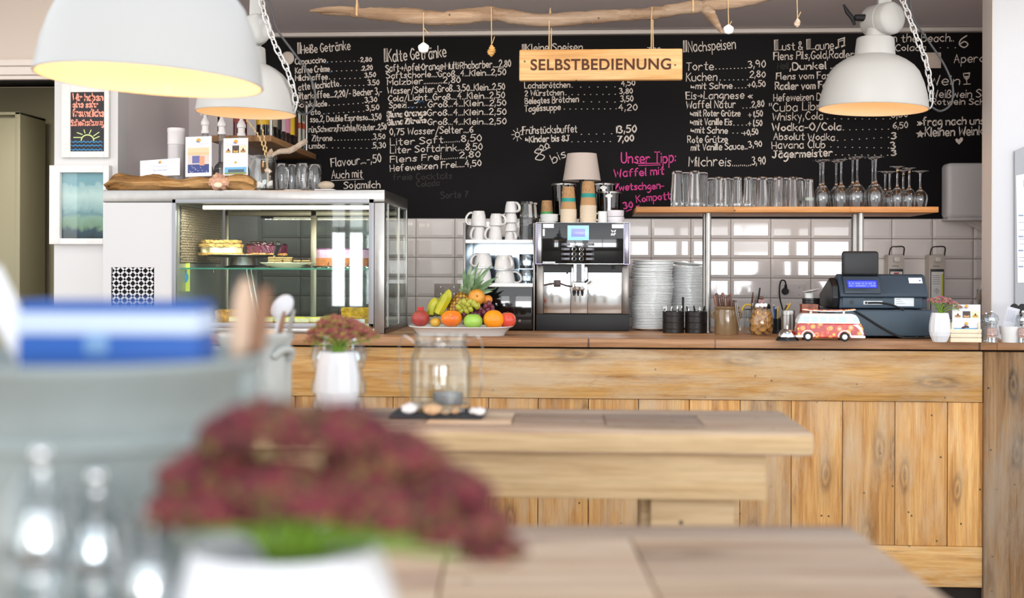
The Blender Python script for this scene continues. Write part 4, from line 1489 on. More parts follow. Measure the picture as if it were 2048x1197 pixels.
for i, (px, w, h, y, zb, m, lab) in enumerate(((714, 58, 22, .03, .024, 'yellowcake', 'yellow crumble cake block on top, behind the small price card'), (722, 60, 17, .03, 0, 'goldcake', 'golden pastry block underneath the yellow crumble cake'), (676, 34, 17, .02, 0, 'goldcake', 'golden pastry piece beside the price card on the case floor'))):
    t = MB()
    rough_block(t, (0, 0, 0), (w * kf, .07, h * kf), .003, 11 + i)
    tag(t.build('crumble_cake', M[m], None, (X(px - 2, YL), YL + y, zF + zb)), lab, 'cake')
t = MB()
t.M = Matrix.Rotation(R(-12), 4, 'X')
t.box(-24 * kf, 24 * kf, -.001, .001, 0, 13 * kf)
t.m = 1
t.box(-14 * kf, 12 * kf, -.0014, -.0005, 5 * kf, 6 * kf)
tag(t.build('price_card', [M['paper'], mat('pink_print', '#d6a9a9', .7)], None, (X(705, YV + .045), YV + .045, zF)), 'small white price card before the yellow crumble cake', 'price card')
e = thing('cake_tongs', 'steel cake tongs leaning inside the lower deck of the case', 'tongs', (X(510, YV + .2), YV + .2, zF))
for dx in (-.012, .008):
    MB().tube([(dx - .03, .02, zs - .03), (dx + .01, .0, .06), (dx + .03, -.01, .006)], [.004, .006, .008], 8, flat=.4).build('arm', M['chrome'], e)
# ------------------------------------------------------------------ on top of the display case
VT = CT + VH
YT1 = YV + .062
def at_top(px, Y):
    return Vector((X(px, Y), Y, VT))
W_LOG = wood('driftwood_log', ['#3f2610', '#7a5228', '#a87a43', '#c79a62', '#d8b27c'], 'x', 'xz', 0, .85, .5, 1.6, .5, '#c9a473', bump=1.0, dark='#4a2f16')
e = thing('driftwood_log', 'flat brown driftwood log lying along the top of the display case', 'driftwood', at_top(360, YT1))
kq = mpp(360, YT1)
bm = bmesh.new()
t = MB()
rnd = random.Random(4)
N, K = 46, 18
vs, fs = [], []
for i in range(N + 1):
    u = i / N
    x_ = (218 + (512 - 218) * u - 360) * kq
    h = (13.5 + 2.2 * math.sin(u * 9) + 1.3 * math.sin(u * 23)) * kq * (min(1, .55 + u * 9) if u < .1 else 1) * (min(1, .75 + (1 - u) * 6))
    for j in range(K):
        a = 2 * math.pi * j / K
        g = 1 + .15 * math.sin(3 * a + u * 7) + .11 * math.sin(7 * a - u * 9) + .06 * math.sin(12 * a + u * 21) + rnd.uniform(-.035, .035)
        vs.append((x_, .055 * math.cos(a) * g, max(.0005, h + h * math.sin(a) * g)))
for i in range(N):
    for j in range(K):
        q = (j + 1) % K
        fs.append((i * K + j, i * K + q, (i + 1) * K + q, (i + 1) * K + j))
fs += [tuple(range(K)), tuple(N * K + j for j in range(K))]
t.add(vs, fs)
t.build('log', W_LOG, e, ang=60)
zl = 27 * kq
M['orange'] = mat('logo_orange', '#f0a23c', .6)
M['logo_blue'] = mat('logo_blue', '#5d7bb0', .6)
M['print_grey'] = mat('grey_print', '#c9c9dd', .7)
def cardprint(mb, x0, x1, z0, z1, y=-.0006):
    mb.box(x0, x1, y, 0, z0, z1)
def logo(mb, cx, cz, r, mi_o, mi_b, y=-.0008):
    mb.m = mi_o
    n = 16
    mb.prism([(cx + r * math.cos(2 * math.pi * i / n), cz + r * math.sin(2 * math.pi * i / n)) for i in range(n)], y, 0)
    mb.m = mi_b
    mb.prism([(cx - 1.4 * r, cz - .5 * r), (cx - .2 * r, cz - .1 * r), (cx + .5 * r, cz - 1.05 * r), (cx - .3 * r, cz - .9 * r)], y - .0003, 0)
c = P(320, 352, YT1 + .005)
e = thing('voucher_card', 'small white folded voucher card standing in the driftwood log', 'card', c)
t = MB()
t.M = Matrix.Rotation(R(-3), 4, 'Y') @ Matrix.Rotation(R(-8), 4, 'X')
w, h = 40 * kq, 33 * kq
t.prism([(-w, .001), (w, -.002), (w, h + .002), (-w, h - .001)], -.0002, .0004)
logo(t, 0, h * .84, .0065, 1, 2)
t.m = 3
t.box(-w * .35, w * .4, -.0008, 0, h * .56, h * .6)
t.m = 2
write_m = MB()
t.build('card', [M['paper'], M['orange'], M['logo_blue'], M['print_grey']], e)
t = MB()
write(t, 'Gutschein', (-w * .33, h * .31), (w * .38, h * .31), .0055, .0011, .3)
t.M = None
tt = MB()
tt.M = Matrix.Rotation(R(-3), 4, 'Y') @ Matrix.Rotation(R(-8), 4, 'X') @ Matrix.Translation((0, -.0009, 0))
tt.add(t.v, t.f)
tt.build('lettering', mat('blue_grey_print', '#8fa0c4', .7), e)
def brochure(px, py0, py1, w_px, Y, label, pic, tilt, zbase=None):
    c = P(px, py1, Y)
    k = mpp(px, Y)
    e = thing('brochure', label, 'brochure', c, R(2))
    w, h = w_px * k / 2, (py1 - py0) * k
    Rm = Matrix.Rotation(tilt, 4, 'Y') @ Matrix.Rotation(R(-7), 4, 'X')
    t = MB()
    t.M = Rm
    t.box(-w, w, -.0003, .0006, 0, h)
    logo(t, w * .0, h * .90, w * .17, 1, 2)
    t.m = 3
    t.box(-w * .8, w * .8, -.0006, 0, h * .815, h * .825)
    t.box(-w * .5, w * .5, -.0006, 0, h * .775, h * .785)
    t.build('cover', [M['paper'], M['orange'], M['logo_blue'], M['print_grey']], e)
    t = MB()
    t.M = Rm @ Matrix.Translation((0, -.0008, 0))
    pic(t, w, h)
    return e, t
def pic_sea(t, w, h):
    t.m = 0
    t.box(-w * .82, w * .80, 0, .0006, h * .53, h * .72)
    t.m = 4
    t.box(-w * .82, w * .80, -.0001, .0006, h * .53, h * .60)
    t.m = 1
    t.box(-w * .82, w * .80, 0, .0006, h * .30, h * .525)
    t.m = 2
    t.box(-w * .48, w * .12, -.0003, .0006, h * .33, h * .515)
    t.m = 3
    t.box(w * .08, w * .46, -.0004, .0006, h * .27, h * .505)
    t.m = 5
    t.box(-w * .82, w * .80, -.0001, .0006, h * .09, h * .30)
    t.m = 6
    for i in range(14):
        a, b = random.uniform(-.7, .6) * w, random.uniform(.10, .27) * h
        t.prism([(a, b), (a + .09 * w, b - .012 * h), (a + .1 * w, b - .006 * h), (a + .01 * w, b + .006 * h)], -.0004, 0)
PC = [mat('pic_sand', '#e2c9a4', .6), mat('pic_grey', '#d2c6bf', .6), mat('pic_violet', '#6a6aa0', .6), mat('pic_coral', '#e99b7b', .6), mat('pic_peach', '#edbd92', .6), mat('pic_sea', '#3c4a85', .6), M['paper']]
e, t = brochure(397, 273, 353, 52, YT1, 'tall white brochure with a beach towel and sea picture on the driftwood', pic_sea, R(-2))
t.build('picture', PC, e)
def pic_three(t, w, h):
    for i, x_ in enumerate((-.60, 0, .60)):
        t.m = i
        t.box(w * (x_ - .27), w * (x_ + .27), 0, .0006, h * .60, h * .80)
        t.m = 3 + (i + 1) % 3
        t.box(w * (x_ - .2), w * (x_ + .2), -.0002, 0, h * .61, h * .67)
        t.m = 6
        t.prism([(w * x_ - w * .1, h * .66), (w * x_ + w * .12, h * .66), (w * x_, h * .74)], -.0003, 0)
    t.m = 7
    t.prism([(w * .1 * math.cos(i * .5236), h * .345 + w * .1 * math.sin(i * .5236)) for i in range(12)], -.0002, 0)
    t.m = 8
    t.box(-w * .88, w * .88, 0, .0006, h * .03, h * .22)
    t.m = 9
    t.box(-w * .88, w * .88, -.0001, .0006, h * .03, h * .075)
    t.m = 10
    t.box(-w * .6, w * .7, -.0002, .0006, h * .08, h * .16)
PC3 = [mat('pic_white', '#e9e2da', .6), mat('pic_dark', '#4f4640', .6), mat('pic_cream', '#e8dcb8', .6), mat('pic_brown', '#b08458', .6), mat('pic_tan', '#c79a6b', .6), mat('pic_gold', '#caa64b', .6), mat('pic_plum', '#5b3332', .6), M['orange'], mat('pic_sky', '#6fb2dd', .6), mat('pic_grass', '#8a9450', .6), mat('pic_house', '#55636e', .6)]
e, t = brochure(471, 276, 351, 49, YT1 + .01, 'white brochure with three small photos over a house picture, by the jar', pic_three, R(-1.5))
t.build('picture', PC3, e)
# coral like shell cluster
e = thing('shell_cluster', 'pinkish rugged shell cluster at the end of the driftwood log', 'shell', at_top(437, YT1 - .05) + Vector((0, 0, 12 * kq)))
t = MB()
t.m = 0
def lump(q):
    return 1 + .16 * math.sin(q.x * 7 + q.z * 3) + .13 * math.sin(q.y * 9 - q.z * 6) + .1 * math.sin(q.z * 11 + 2)
t.ball((0, .0, .002), 12.5 * kq, (1.3, 1, 1.05), 22, 14, lump)
for a, l, s_ in ((30, 13, 8), (62, 13, 7), (100, 14, 8), (140, 12, 7), (5, 15, 7), (175, 14, 6), (80, 4, 11)):
    t.ball((l * kq * math.cos(R(a)), -.004, l * kq * math.sin(R(a)) * .9), s_ * kq, (1, .9, 1.1), 14, 9, lump)
t.m = 1
t.ball((2 * kq, -.022, -.006), 6.5 * kq, (1.3, .8, .9), 14, 10)
t.build('shell', [mat('shell_pink', '#d9ab8f', .6, var=.4, vs=50, bump=.5), mat('shell_cream', '#f0dcc0', .4)], e, ang=60)
# jar with wheat, shells and a stick
YJ = YV + .075
cj = at_top(527, YJ)
kj = mpp(527, YJ)
r_ = 28 * kj
h_ = 69 * kj
e = thing('glass_jar', 'wide open glass jar of shells and wheat stalks on the display case', 'jar', cj)
t = MB()
t.lathe([(0, .001), (r_ * .8, .001), (r_ * .95, .008), (r_ * .97, h_ * .72), (r_ * .84, h_ * .84), (r_ * .86, h_ * .9), (r_ * .93, h_ * .92), (r_ * .93, h_), (r_ * .88, h_), (r_ * .86, h_ * .93), (r_ * .80, h_ * .9), (r_ * .80, h_ * .83), (r_ * .93, h_ * .71), (r_ * .9, .012), (0, .006)], 36)
t.build('jar_glass', M['thin'], e)
for nm, pts, lab in (('a', [(8, 0), (6, -10), (5, 40), (-2, 72), (-14, 98), (-36, 126)], 'wheat stalk leaning away from the glass mugs in the jar'), ('b', [(12, 0), (8, -12), (7, 45), (2, 80), (-6, 115), (-13, 150)], 'taller upright wheat stalk in the jar')):
    w_ = thing('wheat_stalk', lab, 'wheat', cj + Vector((0, .004, .008)), 0, 'wheat stalks in the jar')
    P3 = crom([(a * kj, .0 if i else .01, max(0, (b + 12)) * kj) for i, (a, b) in enumerate(pts[1:])], 6)
    MB().tube(P3, .0018, 6).build('stem', mat('straw', '#cfae72', .8), w_)
    t = MB()
    for i, p in enumerate(P3[-16:]):
        s = 1 if i % 2 else -1
        t.ball(Vector(p) + Vector((s * .0026, 0, 0)), .0036, (.7, .7, 1.9), 8, 6)
    t.build('ear', mat('wheat_ear', '#e0c391', .8, var=.3, vs=80), w_)
for i, (dx, dz, s, knd, lab) in enumerate(((13, 15, 11, 'sp', 'whitish conch shell low in the jar'), (-11, 11, 9, 'fan', 'pale fan shell at the bottom of the jar'), (8, 40, 11, 'sp', 'long shell leaning in the middle of the jar'))):
    t = MB()
    if knd == 'sp':
        t.M = Matrix.Rotation(R(40 + 30 * i), 4, 'Y')
        shell_spiral(t, s * kj)
    else:
        shell_fan(t, s * kj)
    tag(t.build('jar_shell', SH[2 if i == 2 else 0], None, cj + Vector((dx * kj, -.004 + .006 * i, dz * kj)), ang=80), lab, 'shell', 'shells inside the jar')
t = MB()
t.M = Matrix.Rotation(R(16), 4, 'Y')
shell_spiral(t, 13 * kj)
tag(t.build('pointed_shell', mat('shell_tan', '#b9a18a', .6, var=.3, vs=40), None, cj + Vector((13 * kj, 0, h_ + 6 * kj)), ang=80), 'pointed brown shell on top of the jar filling', 'shell')
t = MB()
knob([Vector((-5, .0, 0)) * kj, (12 * kj, 0, 8 * kj), (32 * kj, 0, 10 * kj), (52 * kj, .0, 21 * kj), (66 * kj, 0, 30 * kj)], [q * kj for q in (4, 5, 6, 5.5, 4.5)], t, 10, .25, 6)
tag(t.build('driftwood_stick', mat('grey_driftwood', '#b7a491', .85, var=.35, vs=40, bump=.5), None, cj + Vector((20 * kj, .0, h_ + 1 * kj))), 'short grey driftwood stick lying across the jar rim', 'driftwood')
# glass mugs
def glass_mug(name, label, c, r, h, rz, mtl, group, cat='glass mug'):
    e = thing(name, label, cat, c, rz, group)
    t = MB()
    t.lathe([(0, .001), (r * .86, .001), (r * .92, .006), (r * 1.0, h * .55), (r, h - .003), (r * .98, h), (r * .93, h - .003), (r * .92, h * .5), (r * .84, .016), (0, .012)], 26)
    t.build('cup', mtl, e)
    pts = crom([(r * .98, 0, h * .82), (r * 1.45, 0, h * .80), (r * 1.62, 0, h * .55), (r * 1.4, 0, h * .25), (r * .96, 0, h * .12)], 5)
    MB().tube(pts, .005, 8).build('handle', mtl, e)
    return e
YG = YV + .17
for i, (px, dy, rz) in enumerate(((563, 0, 5.5), (583, .05, 5.6), (605, 0, 5.8), (629, .05, 3.4))):
    glass_mug('glass_mug', 'clear glass mug, %s from the shell jar on the display case' % ORD[i], at_top(px, YG + dy), 13.5 * kj, 58 * kj, rz, M['glass'], 'glass mugs on the display case')
e = thing('note_pad', 'small white note pads lying at the end of the display case top', 'note pad', at_top(650, YG - .05))
MB().box(-.04, .045, -.03, .03, 0, .009, .001).build('pad', M['paper'], e)
e2 = thing('note_pad', 'white note pad in front of the glass mugs', 'note pad', at_top(585, YV + .06))
MB().box(-.03, .04, -.02, .02, 0, .004, .001).build('pad', M['paper'], e2)
t = MB().ball((0, 0, 0), 16.5 * kj, (1, .8, .52), 22, 12)
tag(t.build('pebble', mat('beige_pebble', '#b6a793', .8, var=.15, vs=30), None, at_top(652, YG - .05) + Vector((0, 0, .009 + 8.4 * kj))), 'smooth beige pebble on the white note pad', 'pebble')
# syrup bottles with white pumps, white canister, behind
YS = YV + .15
for i, (px, top, lab) in enumerate(((410, 225, 'syrup bottle with a white pump behind the tall brochure'), (443, 227, 'syrup bottle with a white pump between the two brochures'), (482, 230, 'syrup bottle with a white pump behind the wheat stalks'))):
    c = at_top(px, YS)
    k = mpp(px, YS)
    e = thing('syrup_bottle', lab, 'bottle', c, 0, 'syrup bottles with pumps')
    hz = Z(top, YS, px) - VT
    MB().lathe([(0, 0), (.034, 0), (.036, .006), (.036, .09), (.03, .112), (.015, .13), (.013, hz - .09), (0, hz - .09)], 22).build('bottle', mat('clear_syrup', '#cfcfcf', .05, trans=.9), e)
    t = MB()
    hh_ = hz - .092
    t.lathe([(0, hh_), (.018, hh_), (.018, hh_ + .012), (.015, hh_ + .013), (.015, hh_ + .034), (.019, hh_ + .036), (.019, hh_ + .05), (.016, hh_ + .054), (.012, hh_ + .064), (.008, hh_ + .068), (.007, hz), (0, hz)], 18)
    t.tube([(0, 0, hz - .004), (.0, -.05, hz - .006), (0, -.062, hz - .016)], .005, 8)
    t.build('pump', mat('pump_white', '#ddd8d6', .4), e)
c = at_top(352, YV + .16)
kq2 = mpp(352, YV + .16)
e = thing('canister', 'white two-part canister standing behind the voucher card', 'canister', c)
zc_ = Z(257, YV + .16, 352) - VT
zm_ = Z(290, YV + .16, 352) - VT
zb_ = Z(326, YV + .16, 352) - VT
MB().lathe([(0, 0), (16 * kq2, 0), (16.5 * kq2, .004), (16.5 * kq2, zm_), (0, zm_)], 30).build('body', mat('canister_grey', '#c7c2c2', .3), e)
MB().lathe([(0, zm_ + .0005), (17 * kq2, zm_ + .0005), (17 * kq2, zc_ - .02), (17.5 * kq2, zc_ - .018), (17.5 * kq2, zc_ - .003), (16.8 * kq2, zc_), (0, zc_)], 30).build('lid', mat('canister_white', '#dcd7d6', .35), e)
# ------------------------------------------------------------------ bottle shelf hung from the back wall
ZSH = Z(320, YW, 633)
xs1 = X(633, YW, 320)
xs0 = X(430, YW, 320)
W_SH = wood('oak_shelf_wood', ['#5c3d26', '#8a6340', '#a87d52', '#b98f62'], 'y', 'xy', 0, .5, .3, 1.2)
e = thing('wall_shelf', 'wooden bottle shelf running out from the back wall over the display case', 'shelf', (xs1, YW, ZSH))
ysh = -.90
x0s = -.27
MB().box(x0s, 0, ysh, -.008, 0, .028, .002).build('board', W_SH, e)
t = MB()
for y_ in (-.12, -.8):
    t.box(x0s - .002, x0s + .004, y_ - .015, y_ + .015, .0285, ZC - ZSH)
    t.box(x0s - .002, x0s + .03, y_ - .015, y_ + .015, .0282, .031)
t.build('hanger_strap', M['steel_dark'], e)
t = MB()
xr_s = -.012
zr_ = Z(197, YW - .3, 612) - ZSH
t.cyl((xr_s, -.18, .027), (xr_s, -.18, zr_), .0085, n=12)
t.tube([(xr_s, -.18, zr_ - .012), (xr_s, -.86, zr_ - .012)], .0075, 10)
t.cyl((xr_s, -.86, .027), (xr_s, -.86, zr_), .0085, n=12)
t.build('guard_rail', M['steel'], e)
GB = lambda n, c: mat(n, c, .08, trans=.5, coat=.3)
bot = [(-.235, .062, .285, '#1d3a1e', '#2f7d35', 'flat', 'green square liqueur bottle with orange banded label, at the guard rail'), (-.325, .036, .27, '#3b1f15', '#5c2c1c', 'round', 'dark brown bottle beside the green liqueur bottle'), (-.405, .038, .27, '#191514', '#e7c427', 'round', 'dark bottle with a bright yellow label on the wall shelf'), (-.485, .037, .27, '#3f2520', '#d98aa6', 'round', 'bottle with a pink label on the wall shelf'), (-.565, .036, .26, '#463530', '#cbb7b8', 'round', 'bottle with a pale lilac label on the wall shelf'), (-.645, .036, .26, '#151413', '#332d2c', 'round', 'black bottle with a dark grey label on the wall shelf'), (-.725, .037, .27, '#17140f', '#a59b86', 'round', 'black bottle with a beige label on the wall shelf'), (-.805, .037, .27, '#211a12', '#dcae1e', 'round', 'dark bottle with a small golden label on the wall shelf'), (-.862, .030, .28, '#6b1d1c', '#7d2a26', 'round', 'red bottle at the near end of the wall shelf')]
for y_, r, h, c1, c2, kind, lab in bot:
    e = thing('liquor_bottle', lab, 'bottle', (xs1 - (.15 if 'red' in lab else .055), YW + y_, ZSH + .0285), 0, 'bottles on the wall shelf')
    g_ = GB('bottle_glass', c1)
    t = MB()
    if kind == 'flat':
        t.box(-.042, .042, -.03, .03, 0, h * .68, .012, 3)
        t.lathe([(.03, h * .66), (.016, h * .78), (.014, h), (0, h)], 18)
    else:
        t.lathe([(0, 0), (r, 0), (r, h * .60), (r * .8, h * .70), (r * .38, h * .78), (r * .36, h * .98), (0, h)], 22)
    t.build('bottle', g_, e)
    t = MB()
    if kind == 'flat':
        for m_, a, b in ((0, .08, .62), (1, .36, .46)):
            t.m = m_
            t.box(-.034 - .0005 * m_, .034 + .0005 * m_, -.0306 - .0003 * m_, .0, h * a, h * b)
            t.box(.0422, .0426 + .0003 * m_, -.024, .024, h * a, h * b)
        t.m = 2
        t.cyl((.042, 0, h * .54), (.0434, 0, h * .54), .016, n=18)
        t.build('label', [mat('label_cream_green', '#e6e2cf', .6), mat('label_orange', '#df5a2c', .6), mat('label_emblem', '#6b5a3a', .6)], e)
    else:
        t.lathe([(r * 1.01, h * .2), (r * 1.012, h * .2), (r * 1.012, h * .55), (r * 1.01, h * .55)], 22)
        t.build('label', mat('bottle_label', c2, .5), e)
    MB().lathe([(0, h), (.014, h), (.014, h + .02), (0, h + .02)], 14).build('cap', M['rubber'], e)
# ------------------------------------------------------------------ two picture frames on the partition
YFm = YP - .002
def frame(px0, py0, px1, py1, ix0, iy0, ix1, iy1, label, depth, fcol):
    a, b = P(px0, py1, YFm), P(px1, py0, YFm)
    e = thing('picture_frame', label, 'picture', ((a.x + b.x) / 2, YFm, (a.z + b.z) / 2))
    ox, oz = e.location.x, e.location.z
    c, d = P(ix0, iy1, YFm - depth), P(ix1, iy0, YFm - depth)
    x0, x1, z0, z1 = a.x - ox, b.x - ox, a.z - oz, b.z - oz
    u0, u1, w0, w1 = c.x - ox, d.x - ox, c.z - oz, d.z - oz
    t = MB()
    for q in ((x0, u0, z0, z1), (u1, x1, z0, z1), (u0, u1, w1, z1), (u0, u1, z0, w0)):
        t.box(q[0], q[1], -depth, -.0005, q[2], q[3], .002)
    t.build('frame', fcol, e)
    return e, (u0, u1, w0, w1)
fm = mat('white_frame_wood', '#e9e6e2', .6, var=.08, vs=25)
e, (u0, u1, w0, w1) = frame(126, 168, 221, 316, 140, 184, 208, 303, 'white framed chalk sign with a sunrise and a friendly self-service greeting', .018, fm)
MB().box(u0 - .001, u1 + .001, -.010, -.004, w0 - .001, w1 + .001).build('slate', mat('slate_panel', '#2c2729', .6), e)
kp_ = mpp(170, YFm)
ox, oz = e.location.x, e.location.z
q_ = lambda x, y: (P(100 + x / 4.604, 160 + y / 4.604, YFm - .011).x - ox, P(100 + x / 4.604, 160 + y / 4.604, YFm - .011).z - oz)
t = MB()
write(t, 'Wir haben', q_(208, 190), q_(486, 188), 60 / 4.604 * kp_, 3.0 * kp_, .6)
write(t, 'eine sehr', q_(210, 252), q_(440, 250), 52 / 4.604 * kp_, 2.8 * kp_, .6)
write(t, 'freundliche', q_(210, 335), q_(494, 335), 62 / 4.604 * kp_, 3.0 * kp_, .6)
write(t, 'Selbstbedienung', q_(196, 420), q_(494, 414), 50 / 4.604 * kp_, 2.8 * kp_, .6)
t.build('lettering', mat('coral_chalk', '#f5a08a', .8), e, (0, -.0106, 0))
t = MB()
stroke(t, [q_(345 + 58 * math.cos(R(a)), 558 - 52 * math.sin(R(a))) for a in range(0, 181, 15)], 2.2 * kp_)
for a, b in (((218, 530), (284, 530)), ((250, 486), (296, 502)), ((312, 460), (322, 488)), ((362, 495), (378, 462)), ((402, 516), (450, 482)), ((408, 540), (452, 522))):
    stroke(t, [q_(*a), q_(*b)], 2.2 * kp_)
t.build('chalk_sun', mat('lime_chalk', '#d8ec9a', .8), e, (0, -.0106, 0))
t = MB()
for y_ in (568, 602, 640):
    stroke(t, [q_(196 + i * 19, y_ + (8 if i % 2 else -5) * (1 if i % 4 else .4)) for i in range(16)], 1.8 * kp_)
t.build('chalk_waves', mat('blue_chalk_wave', '#3f8fc4', .8), e, (0, -.0106, 0))
e, (u0, u1, w0, w1) = frame(105, 332, 224, 489, 119, 345, 206, 477, 'white framed sea photograph behind the display case end', .035, fm)
t = NT('sea_photo')
tc = t.n('ShaderNodeTexCoord')
mp = t.n('ShaderNodeMapping')
t.t.links.new(tc.outputs['Generated'], mp.inputs[0])
sx_ = t.n('ShaderNodeSeparateXYZ')
t.l(mp, sx_)
nz = t.l(mp, t.n('ShaderNodeTexNoise', i_Scale=3.5, i_Detail=6.0, i_Roughness=.65, i_Distortion=.8), 0, 'Vector')
ad = t.n('ShaderNodeMath', operation='MULTIPLY_ADD')
ad.inputs[1].default_value = .30
t.l(nz, ad)
t.t.links.new(sx_.outputs[2], ad.inputs[2])
rp = t.ramp(ad, [(.17, '#1b2733'), (.28, '#33465a'), (.35, '#8a9d84'), (.46, '#9fb2a4'), (.52, '#7f9aa8'), (.60, '#b5c5ca'), (.8, '#dde3e4'), (.97, '#b9cbd2'), (1.0, '#8fb0bf')])
t.base(rp.outputs[0])
t.b.inputs['Roughness'].default_value = .5
MB().box(u0 - .002, u1 + .002, -.010, -.004, w0 - .002, w1 + .002).build('photograph', t.mat, e)
MB().box(u0 - .001, u1 + .001, -.016, -.014, w0 - .001, w1 + .001).build('cover_glass', M['pane'], e)
# ------------------------------------------------------------------ cup rack with the black cooler below
YG1 = 5.28
gx0, gx1 = X(926, YG1), X(1070, YG1)
kg = mpp(1000, YG1)
rk = thing('cup_rack', 'steel cup rack on a black glossy cooler box beside the coffee machine', 'cup rack', ((gx0 + gx1) / 2, YG1, CT))
ro = Vector(rk.location)
gw = (gx1 - gx0) / 2
gz = lambda py, Y=YG1: Z(py, Y, 1000) - CT
GD = .36
zc0 = gz(568)
t = MB()
t.box(-gw + .012, gw - .012, .02, GD, .006, zc0 - .004, .004)
t.build('cooler_body', M['black'], rk)
dr = MB().box(-gw + .008, gw - .010, 0, .02, .004, zc0 - .006, .006, 3).build('cooler_door', M['blackgloss'], rk)
t = MB()
t.M = Matrix.Translation((X(1040, YG1) - ro.x, 0, gz(642))) @ Matrix.Rotation(R(90), 4, 'X')
t.lathe([(.0, .004), (.006, .004), (.0065, 0)], 16)
t.build('lock', M['chrome'], dr)
MB().box(-gw, -gw + .011, .0, GD, 0, gz(446), .002).build('side_panel', M['steel_dark'], rk)
MB().box(gw - .009, gw, .0, GD, 0, gz(446), .002).build('side_panel', M['steel_dark'], rk)
zr1, zr2 = gz(482.5), gz(569.5)
for z_, h_ in ((zr1, .016), (zr2, .014)):
    t = MB()
    t.box(-gw + .0115, gw - .0095, .0, GD, z_ - .003, z_ + .0)
    t.m = 1
    t.box(-gw + .0115, gw - .0095, -.004, .002, z_ - .010, z_ + .006, .001)
    t.build('rack_shelf', [M['steel'], mat('white_shelf_edge', '#eceae6', .35)], rk)
MB().box(-gw + .012, gw - .01, GD - .008, GD - .002, zc0, gz(470)).build('mirror_back', mat('rack_mirror', '#9fb0bd', .12, 1), rk)
def mug(label, c, r, h, rz, group, up=False):
    e = thing('coffee_mug', label, 'mug', c, rz, group)
    prof = [(0, .001), (r * .70, .001), (r * .76, .005), (r * .88, h * .35), (r * .97, h * .75), (r, h - .002), (r * .985, h), (r * .94, h - .002), (r * .9, h * .7), (r * .7, .008), (0, .007)]
    if not up:
        prof = [(q, h - z) for q, z in prof]
    t = MB()
    t.lathe(prof, 32)
    t.build('cup', M['mug'], e)
    hz = (lambda z: z) if up else (lambda z: h - z)
    pts = crom([(r * .93, 0, hz(h * .86)), (r * 1.32, 0, hz(h * .88)), (r * 1.62, 0, hz(h * .68)), (r * 1.52, 0, hz(h * .38)), (r * 1.15, 0, hz(h * .16)), (r * .80, 0, hz(h * .14))], 6)
    MB().tube(pts, .0052, 10, flat=1.4).build('handle', M['mug'], e)
    return e
mx = lambda px, Y: X(px, Y)
Y1 = YG1 + .075
z1, z2 = CT + zr1 + .0008, CT + zr2 + .0008
mh, mr = 30 * kg, 16.2 * kg
mh2 = 29 * kg
r_ = 16.2 * kg
top = 'top row of the cup rack'
mug('grey white mug at the bottom, outer end of the rack top, handle outward', (X(957, Y1), Y1, z1), 15.2 * kg, 30 * kg, R(235), 'mugs on the rack top')
mug('tilted grey white mug stacked at the outer end of the rack top', (X(957, Y1), Y1, z1 + 30.2 * kg), 16.0 * kg, 31.5 * kg, R(190), 'mugs on the rack top')
mug('second grey white bottom mug on the rack top, handle toward its neighbour', (X(990, Y1), Y1, z1), 14.6 * kg, 31 * kg, R(215), 'mugs on the rack top')
mug('grey white mug stacked on the second bottom mug of the rack top', (X(992, Y1), Y1 + .004, z1 + 31.2 * kg), 14.4 * kg, 25 * kg, R(-30), 'mugs on the rack top')
mug('mug in the back row of the rack top behind the stacked mugs', (X(974, Y1 + .11), Y1 + .11, z1), 15 * kg, 31 * kg, R(60), 'mugs on the rack top')
for i, q in enumerate(('lowest', 'second', 'third', 'topmost')):
    hh = [20, 17, 20, 23][i] * kg
    zz_ = z1 + [0, 20.2, 37.4, 57.6][i] * kg
    mug('small espresso cup, %s of the four cup tower beside the tumblers' % q, (X(1022, Y1), Y1, zz_), 13.2 * kg, hh, R([-60, 70, 160, -35][i]), 'espresso cup tower')
M['tumb'] = M['glass']
def tumbler(name, label, c, r0, r1, h, group, facets=0, cat='glass', n=24, th=.0022):
    "upside-down glass: r0 at the standing rim, r1 at the raised base"
    f = (lambda a, z: 1 + .035 * math.cos(facets * a) * (1 if z > h * .2 else .2)) if facets else None
    t = MB()
    t.lathe([(r0, 0), (r0 * .8 + r1 * .2, h * .3), (r1, h - .004), (r1 * .95, h), (0, h), (0, h - .009), (r1 * .9, h - .011), (r0 * .8 + r1 * .2 - th, h * .3), (r0 - th * .7, 0), (r0, 0)], n if not facets else facets * 4, fn=f)
    o = t.build(name, M['glass'], None, c, ang=50)
    return tag(o, label, cat, group)
rt, ht = 15.8 * kg, 49 * kg
for i, (px, dy, lv) in enumerate(((1053, 0, 0), (1054, .002, 1), (1062, .085, 0), (1063, .085, 1))):
    tumbler('tumbler', ['faceted tumbler at the bottom of the stack beside the espresso cups', 'faceted tumbler on top of the stack beside the espresso cups', 'bottom tumbler of the stack behind, by the coffee machine', 'upper tumbler of the stack behind, by the coffee machine'][i], (X(px, Y1 + dy), Y1 + dy, z1 + lv * (ht * .63)), rt, rt * .8, ht * (1 if lv else .98), 'tumblers on the rack top', 9)
mug('large pale mug below, in the outer stack of the lower rack shelf', (X(964, Y1), Y1, z2), 20 * kg, 33 * kg, R(232), 'mugs on the lower rack shelf')
mug('large pale mug above, in the outer stack of the lower rack shelf', (X(965, Y1), Y1, z2 + 33.2 * kg), 20 * kg, 30 * kg, R(228), 'mugs on the lower rack shelf')
mug('large pale mug below, in the middle of the lower rack shelf', (X(1010, Y1), Y1, z2), 21.5 * kg, 29 * kg, R(-15), 'mugs on the lower rack shelf')
mug('large pale mug above, in the middle of the lower rack shelf', (X(1009, Y1), Y1, z2 + 29.2 * kg), 21 * kg, 30 * kg, R(-60), 'mugs on the lower rack shelf')
